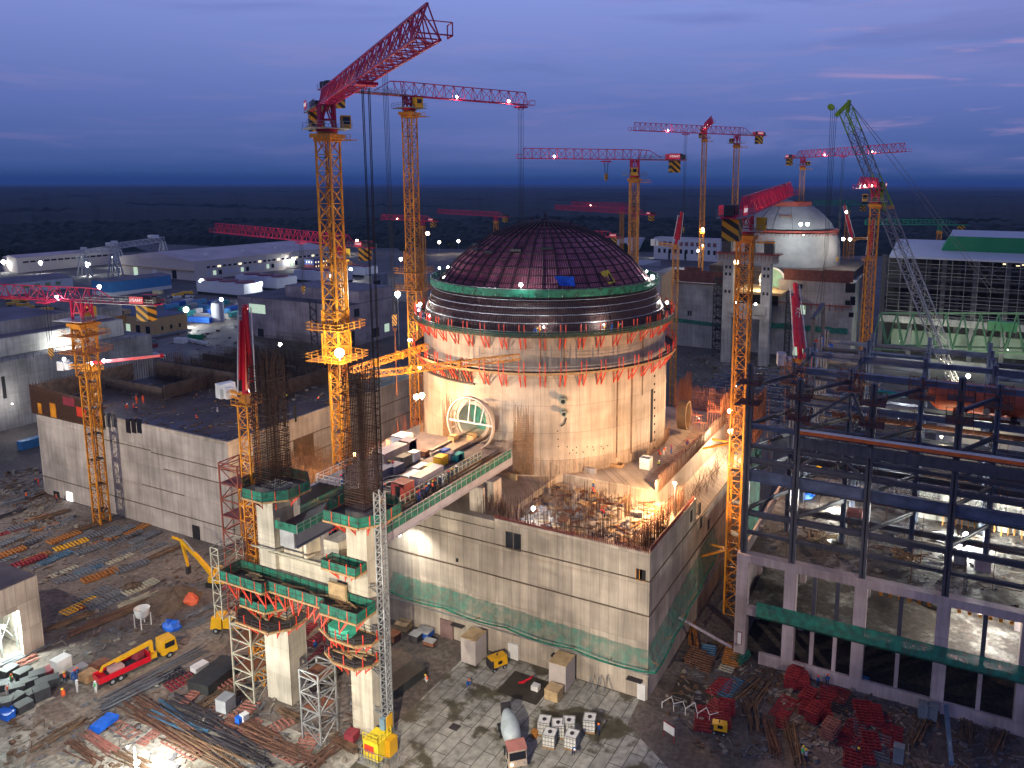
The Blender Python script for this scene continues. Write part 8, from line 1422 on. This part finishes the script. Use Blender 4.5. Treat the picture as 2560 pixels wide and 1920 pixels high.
CLOTH = {'orange': mat('vest_orange', (.85, .12, .02), .7, var=0), 'yellow': mat('vest_yellow', (.65, .75, .04), .7, var=0), 'white': mat('cloth_white', (.6, .6, .58), .8, var=0), 'blue': mat('cloth_blue', (.02, .10, .35), .8, var=0), 'navy': mat('cloth_navy', (.015, .02, .05), .8, var=0), 'green': mat('vest_green', (.05, .45, .12), .7, var=0), 'red': mat('cloth_red', (.45, .02, .02), .8, var=0)}
HELM = {'red': mat('helmet_red', (.7, .03, .02), .4, var=0), 'yellow': mat('helmet_yellow', (.8, .55, .02), .4, var=0), 'white': mat('helmet_white', (.8, .8, .8), .4, var=0), 'orange': mat('helmet_orange', (.85, .18, .02), .4, var=0)}
SKINM = mat('skin', (.16, .08, .05), .6, var=0)
PM = {k: person_mesh(k) for k in ('stand', 'crouch', 'bend')}; PP = {}
def person(p, pose, vest, trou, helm, base, rz=0, group=None):
    k = (pose, vest, trou, helm); me, J = PM[pose]
    if k not in PP:
        t = bpy.data.objects.new('person', None); COL.objects.link(t); t['category'] = 'person'
        kk = (pose, trou)
        if kk not in PP: m2 = me.copy(); m2.materials.clear(); m2.materials.append(CLOTH[trou]); PP[kk] = m2
        o = bpy.data.objects.new('body', PP[kk]); COL.objects.link(o); o.parent = t
        a, c = V(J[0]), V(J[2]); b = MB(); b.bar(a+V((0, 0, .02)), c+(c-a)*.08, .40, 8, .46); b.v = [(x*.92, y*.78+(a.y+c.y)*.11, z) for x, y, z in b.v]; part('vest', b, CLOTH[vest], t, True)
        b = MB(); b.ball(V(J[4]), .115, 10, (.9, 1, 1.1)); part('head', b, SKINM, t, True, smooth=True)
        b = MB(); hp = V(J[4])+V((0, 0, .05)); b.lathe([(.19, 0), (.15, .02), (.14, .08), (.09, .14), (.005, .165)], 12, tuple(hp)); part('helmet', b, HELM[helm], t, True, smooth=True); PP[k] = t; c_ = t
    else: c_ = dup(PP[k], (0, 0, 0))
    c_.location = p; c_.rotation_euler.z = rz; c_.scale = (1.08,)*3
    if group: c_['group'] = group
    return auto(c_, base, None)
rp_ = random.Random(17); VN = {'orange': 'orange vest', 'yellow': 'yellow vest', 'white': 'white top', 'blue': 'blue clothes', 'navy': 'dark clothes', 'green': 'green vest', 'red': 'red top'}
def crew(lst, z, where, verb={'stand': 'standing', 'crouch': 'crouching', 'bend': 'bending'}):
    for px, py, pose, vest, trou, helm in lst:
        p = G(px, py, z) if z is not None else G(px, py); person(p, pose, vest, trou, helm, 'person in %s, %s helmet, %s %s' % (VN[vest], helm, verb[pose], where), rp_.uniform(0, 6.2))
crew([(1604, 1130, 'bend', 'red', 'white', 'red'), (1650, 1100, 'crouch', 'orange', 'white', 'red'), (1659, 1138, 'bend', 'orange', 'white', 'white'), (1652, 1142, 'crouch', 'orange', 'navy', 'red'), (1678, 1135, 'stand', 'orange', 'blue', 'orange'), (1716, 1112, 'crouch', 'orange', 'blue', 'red'), (1645, 1165, 'crouch', 'yellow', 'navy', 'white'), (1741, 1062, 'stand', 'white', 'navy', 'white'), (1747, 1066, 'stand', 'orange', 'blue', 'white')], 23.5, 'on the lit roof right of the drum')
crew([(1650, 1212, 'stand', 'navy', 'blue', 'red'), (1483, 1230, 'stand', 'blue', 'navy', 'yellow'), (1487, 1237, 'crouch', 'orange', 'navy', 'red'), (1578, 1170, 'crouch', 'orange', 'white', 'orange'), (1512, 1295, 'bend', 'red', 'navy', 'red'), (1285, 1283, 'crouch', 'orange', 'blue', 'white'), (1290, 1288, 'bend', 'white', 'blue', 'yellow'), (1620, 1225, 'stand', 'navy', 'navy', 'orange')], 21.6, 'on the littered front roof')
for a, v_, t_, h_, ps in ((-148, 'blue', 'white', 'red', 'stand'), (-146.5, 'white', 'blue', 'red', 'stand'), (-144, 'orange', 'blue', 'white', 'stand'), (-141, 'white', 'navy', 'orange', 'bend'), (-133, 'white', 'blue', 'white', 'stand'), (-131, 'blue', 'white', 'red', 'crouch'), (-129, 'white', 'blue', 'orange', 'stand'), (-124, 'navy', 'navy', 'red', 'stand'), (-122, 'navy', 'navy', 'red', 'stand'), (-120, 'navy', 'red', 'red', 'stand'), (-66, 'blue', 'blue', 'yellow', 'bend'), (-64.5, 'yellow', 'navy', 'yellow', 'crouch'), (-62, 'navy', 'navy', 'white', 'stand'), (-37, 'yellow', 'navy', 'orange', 'stand'), (-34, 'navy', 'blue', 'red', 'stand'), (-31, 'yellow', 'navy', 'white', 'bend')):
    person((CX+26.5*cos(R(a)), CY+26.5*sin(R(a)), 49.6), ps, v_, t_, h_, 'person in %s, %s helmet, on the upper ring platform' % (VN[v_], h_), R(a))
crew([(500, 948, 'bend', 'orange', 'orange', 'red'), (342, 1010, 'stand', 'orange', 'orange', 'red'), (358, 1008, 'stand', 'orange', 'orange', 'red'), (314, 1022, 'crouch', 'orange', 'orange', 'white'), (335, 1030, 'stand', 'red', 'navy', 'red'), (340, 1032, 'bend', 'navy', 'navy', 'orange'), (494, 1050, 'crouch', 'orange', 'navy', 'red'), (700, 970, 'stand', 'orange', 'white', 'white'), (712, 955, 'stand', 'orange', 'orange', 'orange'), (706, 952, 'stand', 'yellow', 'navy', 'yellow'), (711, 965, 'bend', 'white', 'navy', 'white'), (692, 1002, 'crouch', 'orange', 'navy', 'white'), (717, 995, 'crouch', 'yellow', 'navy', 'yellow'), (795, 1008, 'bend', 'orange', 'navy', 'white'), (920, 965, 'stand', 'orange', 'red', 'orange'), (545, 1040, 'stand', 'white', 'navy', 'white')], 23.1, 'on the left building deck')
crew([(1048, 1256, 'stand', 'red', 'blue', 'red'), (1043, 1260, 'stand', 'navy', 'navy', 'orange'), (1060, 1250, 'stand', 'navy', 'navy', 'red'), (1066, 1244, 'stand', 'blue', 'navy', 'orange'), (1072, 1238, 'stand', 'navy', 'navy', 'white'), (1082, 1232, 'stand', 'orange', 'navy', 'yellow'), (1088, 1228, 'stand', 'navy', 'navy', 'red'), (1100, 1220, 'stand', 'navy', 'navy', 'white'), (1108, 1215, 'stand', 'navy', 'white', 'white'), (1122, 1206, 'stand', 'navy', 'navy', 'red'), (1130, 1200, 'stand', 'navy', 'navy', 'yellow'), (1142, 1193, 'stand', 'navy', 'navy', 'white')], 29.1, 'on the bridge side walkway')
crew([(945, 1236, 'stand', 'navy', 'navy', 'red'), (952, 1234, 'bend', 'blue', 'blue', 'orange'), (974, 1180, 'stand', 'navy', 'navy', 'yellow'), (983, 1180, 'stand', 'red', 'navy', 'red'), (866, 1190, 'stand', 'orange', 'navy', 'red'), (860, 1205, 'bend', 'navy', 'blue', 'red'), (858, 1215, 'crouch', 'blue', 'navy', 'red')], 29.75, 'on the bridge deck')
crew([(827, 1362, 'stand', 'blue', 'navy', 'red'), (833, 1356, 'stand', 'navy', 'blue', 'red'), (840, 1352, 'stand', 'navy', 'navy', 'red'), (847, 1358, 'stand', 'orange', 'navy', 'red'), (852, 1364, 'stand', 'white', 'blue', 'orange'), (860, 1362, 'stand', 'blue', 'white', 'orange'), (863, 1350, 'stand', 'orange', 'navy', 'red')], 25.3, 'in the netted pillar balcony')
crew([(163, 1708, 'stand', 'orange', 'navy', 'yellow'), (180, 1700, 'bend', 'blue', 'blue', 'red'), (188, 1703, 'stand', 'navy', 'blue', 'red'), (196, 1698, 'stand', 'navy', 'blue', 'orange'), (194, 1730, 'stand', 'white', 'white', 'green' if 0 else 'white'), (240, 1732, 'stand', 'green', 'white', 'white'), (162, 1742, 'crouch', 'orange', 'orange', 'yellow'), (30, 1715, 'stand', 'green', 'red', 'orange'), (20, 1740, 'stand', 'orange', 'white', 'white')], None, 'beside the haul road')
crew([(792, 1618, 'crouch', 'blue', 'blue', 'red'), (812, 1615, 'stand', 'red', 'red', 'red')], None, 'among the red grids between the pillars'); crew([(1497, 1840, 'stand', 'blue', 'navy', 'orange'), (1433, 1888, 'bend', 'blue', 'navy', 'white'), (1168, 1715, 'crouch', 'blue', 'blue', 'orange'), (1070, 1705, 'crouch', 'orange', 'white', 'yellow')], None, 'on the slab paving'); crew([(2014, 1905, 'stand', 'white', 'navy', 'yellow'), (2006, 1890, 'crouch', 'green', 'white', 'yellow'), (2044, 1718, 'stand', 'blue', 'navy', 'red'), (2068, 1715, 'stand', 'blue', 'navy', 'red'), (2143, 1885, 'bend', 'navy', 'navy', 'yellow')], None, 'among the red stacks in the right yard')
crew([(67, 1250, 'stand', 'orange', 'navy', 'orange'), (142, 1256, 'stand', 'orange', 'navy', 'orange'), (88, 1208, 'bend', 'orange', 'navy', 'orange'), (97, 1215, 'stand', 'orange', 'red', 'red'), (60, 1040, 'bend', 'red', 'navy', 'white')], None, 'in the far left yard')

p = G(258, 1815); b = MB(); [b.obox((p.x+k*.08, p.y, .1+k*.16), (2.0, 3.0, .08), R(4+k)) for k in range(7)]; solo('sheet_stack', b, TB, 'blue corrugated sheet stack on the work pad', 'sheet stack')
# loose litter nobody could count
def debris(name, poly, n, mats, z, seed, label, smin=.15, smax=1.1):
    rr = random.Random(seed); xs = [q[0] for q in poly]; ys = [q[1] for q in poly]
    def inside(x, y):
        c_ = False; j = len(poly)-1
        for i in range(len(poly)):
            if (poly[i][1] > y) != (poly[j][1] > y) and x < (poly[j][0]-poly[i][0])*(y-poly[i][1])/(poly[j][1]-poly[i][1])+poly[i][0]: c_ = not c_
            j = i
        return c_
    for mi, m_ in enumerate(mats):
        b = MB(); k = 0
        while k < n:
            x, y = rr.uniform(min(xs), max(xs)), rr.uniform(min(ys), max(ys))
            if not inside(x, y): continue
            cl = math.sin(x*.35+mi)*math.cos(y*.31+mi*2)
            if rr.random() > .45+.6*cl: continue
            s = rr.uniform(smin, smax); a = rr.uniform(0, pi); t_ = rr.random()
            if t_ < .5: b.obox((x, y, z+.07), (s*2.2, .12, .1), a)
            elif t_ < .8: b.obox((x, y, z+.08), (s, s*rr.uniform(.4, .9), .1), a, rr.uniform(-.15, .15))
            else: b.obox((x, y, z+s*.2), (s*.6, s*.5, s*.4), a)
            k += 1
        solo(name, b, m_, label % ('brown', 'grey', 'pale')[mi % 3], 'debris', kind='stuff')
LM = [mat('litter_brown', (.11, .065, .038), .9, var=.6, scale=3), mat('litter_grey', (.14, .14, .15), .8, var=.6, scale=3), mat('litter_pale', (.24, .21, .17), .8, var=.5, scale=3)]
debris('yard_litter', [tuple(G(*q).xy) for q in ((10, 1290), (240, 1330), (600, 1400), (690, 1520), (560, 1600), (340, 1640), (130, 1700), (130, 1500), (20, 1400))], 230, LM, 0, 1, '%s loose litter strewn over the left yard')
debris('pad_litter', [tuple(G(*q).xy) for q in ((10, 1915), (10, 1800), (330, 1730), (560, 1640), (980, 1600), (960, 1800), (880, 1915), (560, 2000))], 300, LM, .01, 2, '%s loose litter strewn over the lower work pad')
debris('corner_litter', [tuple(G(*q).xy) for q in ((1640, 1760), (1790, 1590), (1850, 1640), (2550, 1820), (2550, 1960), (1760, 1880))], 260, LM, 0, 3, '%s loose litter strewn over the right yard')
debris('wall_litter', [tuple(G(*q).xy) for q in ((0, 1180), (90, 1170), (150, 1260), (240, 1320), (60, 1330), (0, 1300))], 160, LM, 0, 4, '%s loose litter at the far left building corner', .3, 1.6)
debris('hall_litter', [(-25, 116.5), (33, 116.5), (33, 140), (-25, 140)], 110, LM, 18, 5, '%s loose litter on the upper hall floor')
debris('roof_litter', [(-66, 99.5), (-38, 99.5), (-38, 119), (-66, 119)], 170, LM, 21.6, 6, '%s loose litter on the lit front roof', .2, 1.3)
debris('deck_litter', [(-197, 106), (-133, 106), (-133, 168), (-197, 168)], 260, [LM[0], LM[1]], 23.06, 7, '%s loose litter on the left building deck', .3, 1.4)
debris('back_litter', [tuple(G(*q).xy) for q in ((330, 930), (420, 740), (600, 735), (960, 740), (900, 900))], 260, LM, 0, 8, '%s loose litter over the yards behind the left building', .5, 2.4)
debris('far_litter', [tuple(G(*q).xy) for q in ((1690, 960), (1700, 880), (2150, 905), (2150, 960))], 260, LM, 0, 9, '%s loose litter before the second unit', .4, 2.0)
# air: far things fade to blue
hz = MB(); hz.box(-16000, -3000, -2.2, 16000, 35500, 132); m = bpy.data.materials.new('haze_air'); m.use_nodes = True; n = m.node_tree.nodes; n.remove(n['Principled BSDF']); pv = n.new('ShaderNodeVolumePrincipled'); pv.inputs['Color'].default_value = (.30, .55, 1, 1); pv.inputs['Density'].default_value = 0.00005; pv.inputs['Anisotropy'].default_value = 0
m.node_tree.links.new(pv.outputs[0], n['Material Output'].inputs['Volume'])
o = part('haze', hz, m); o['kind'] = 'stuff'; o['label'] = 'thin blue evening haze over the plain'; o['category'] = 'haze'
# ================================================================ labels of look-alikes: ordered as they stand in the picture
def scrx(o):
    v = V(o.matrix_world.translation) if 0 else V(o.location); v = v-V((0, 0, H)); return PX+F*v.dot(CR)/v.dot(CF), PY+F*v.dot(CD)/v.dot(CF)
for o in SC.objects:
    if o.parent is None and o.get('group', '').startswith('litter'): auto(o, o['label'])
seen = {}
for o in list(SC.objects):
    if o.parent is None and o.get('label') and not any(o is q for L in AUTO.values() for q, _ in L): seen.setdefault(o['label'], []).append(o)
for k, L in seen.items():
    if len(L) > 1:
        for o in L: auto(o, k)
ORD = ['leftmost', 'second', 'third', 'fourth', 'fifth', 'sixth', 'seventh', 'eighth', 'ninth', 'tenth', 'eleventh', 'twelfth']
for base, L in AUTO.items():
    L = sorted([o for o, _ in L], key=lambda o: scrx(o)[0]); n_ = len(L)
    for i, o in enumerate(L):
        if n_ == 1: lab = base
        elif i == 0: lab = base+', leftmost'
        elif i == n_-1: lab = base+', rightmost'
        else: lab = base+', '+(ORD[i] if i < 12 else '%dth' % (i+1) if i % 10 not in (0, 1, 2) or i < 20 else '%d%s' % (i+1, {0: 'st', 1: 'nd', 2: 'rd'}[i % 10]))+' from left'
        w_ = lab.split()
        if len(w_) > 16: lab = ' '.join(lab.replace(' the ', ' ').split()[:16])
        o['label'] = lab
        if n_ > 1 and not o.get('group'): o['group'] = base
# ================================================================ render settings
SC.cycles.max_bounces = 5; SC.cycles.diffuse_bounces = 3; SC.cycles.transparent_max_bounces = 12
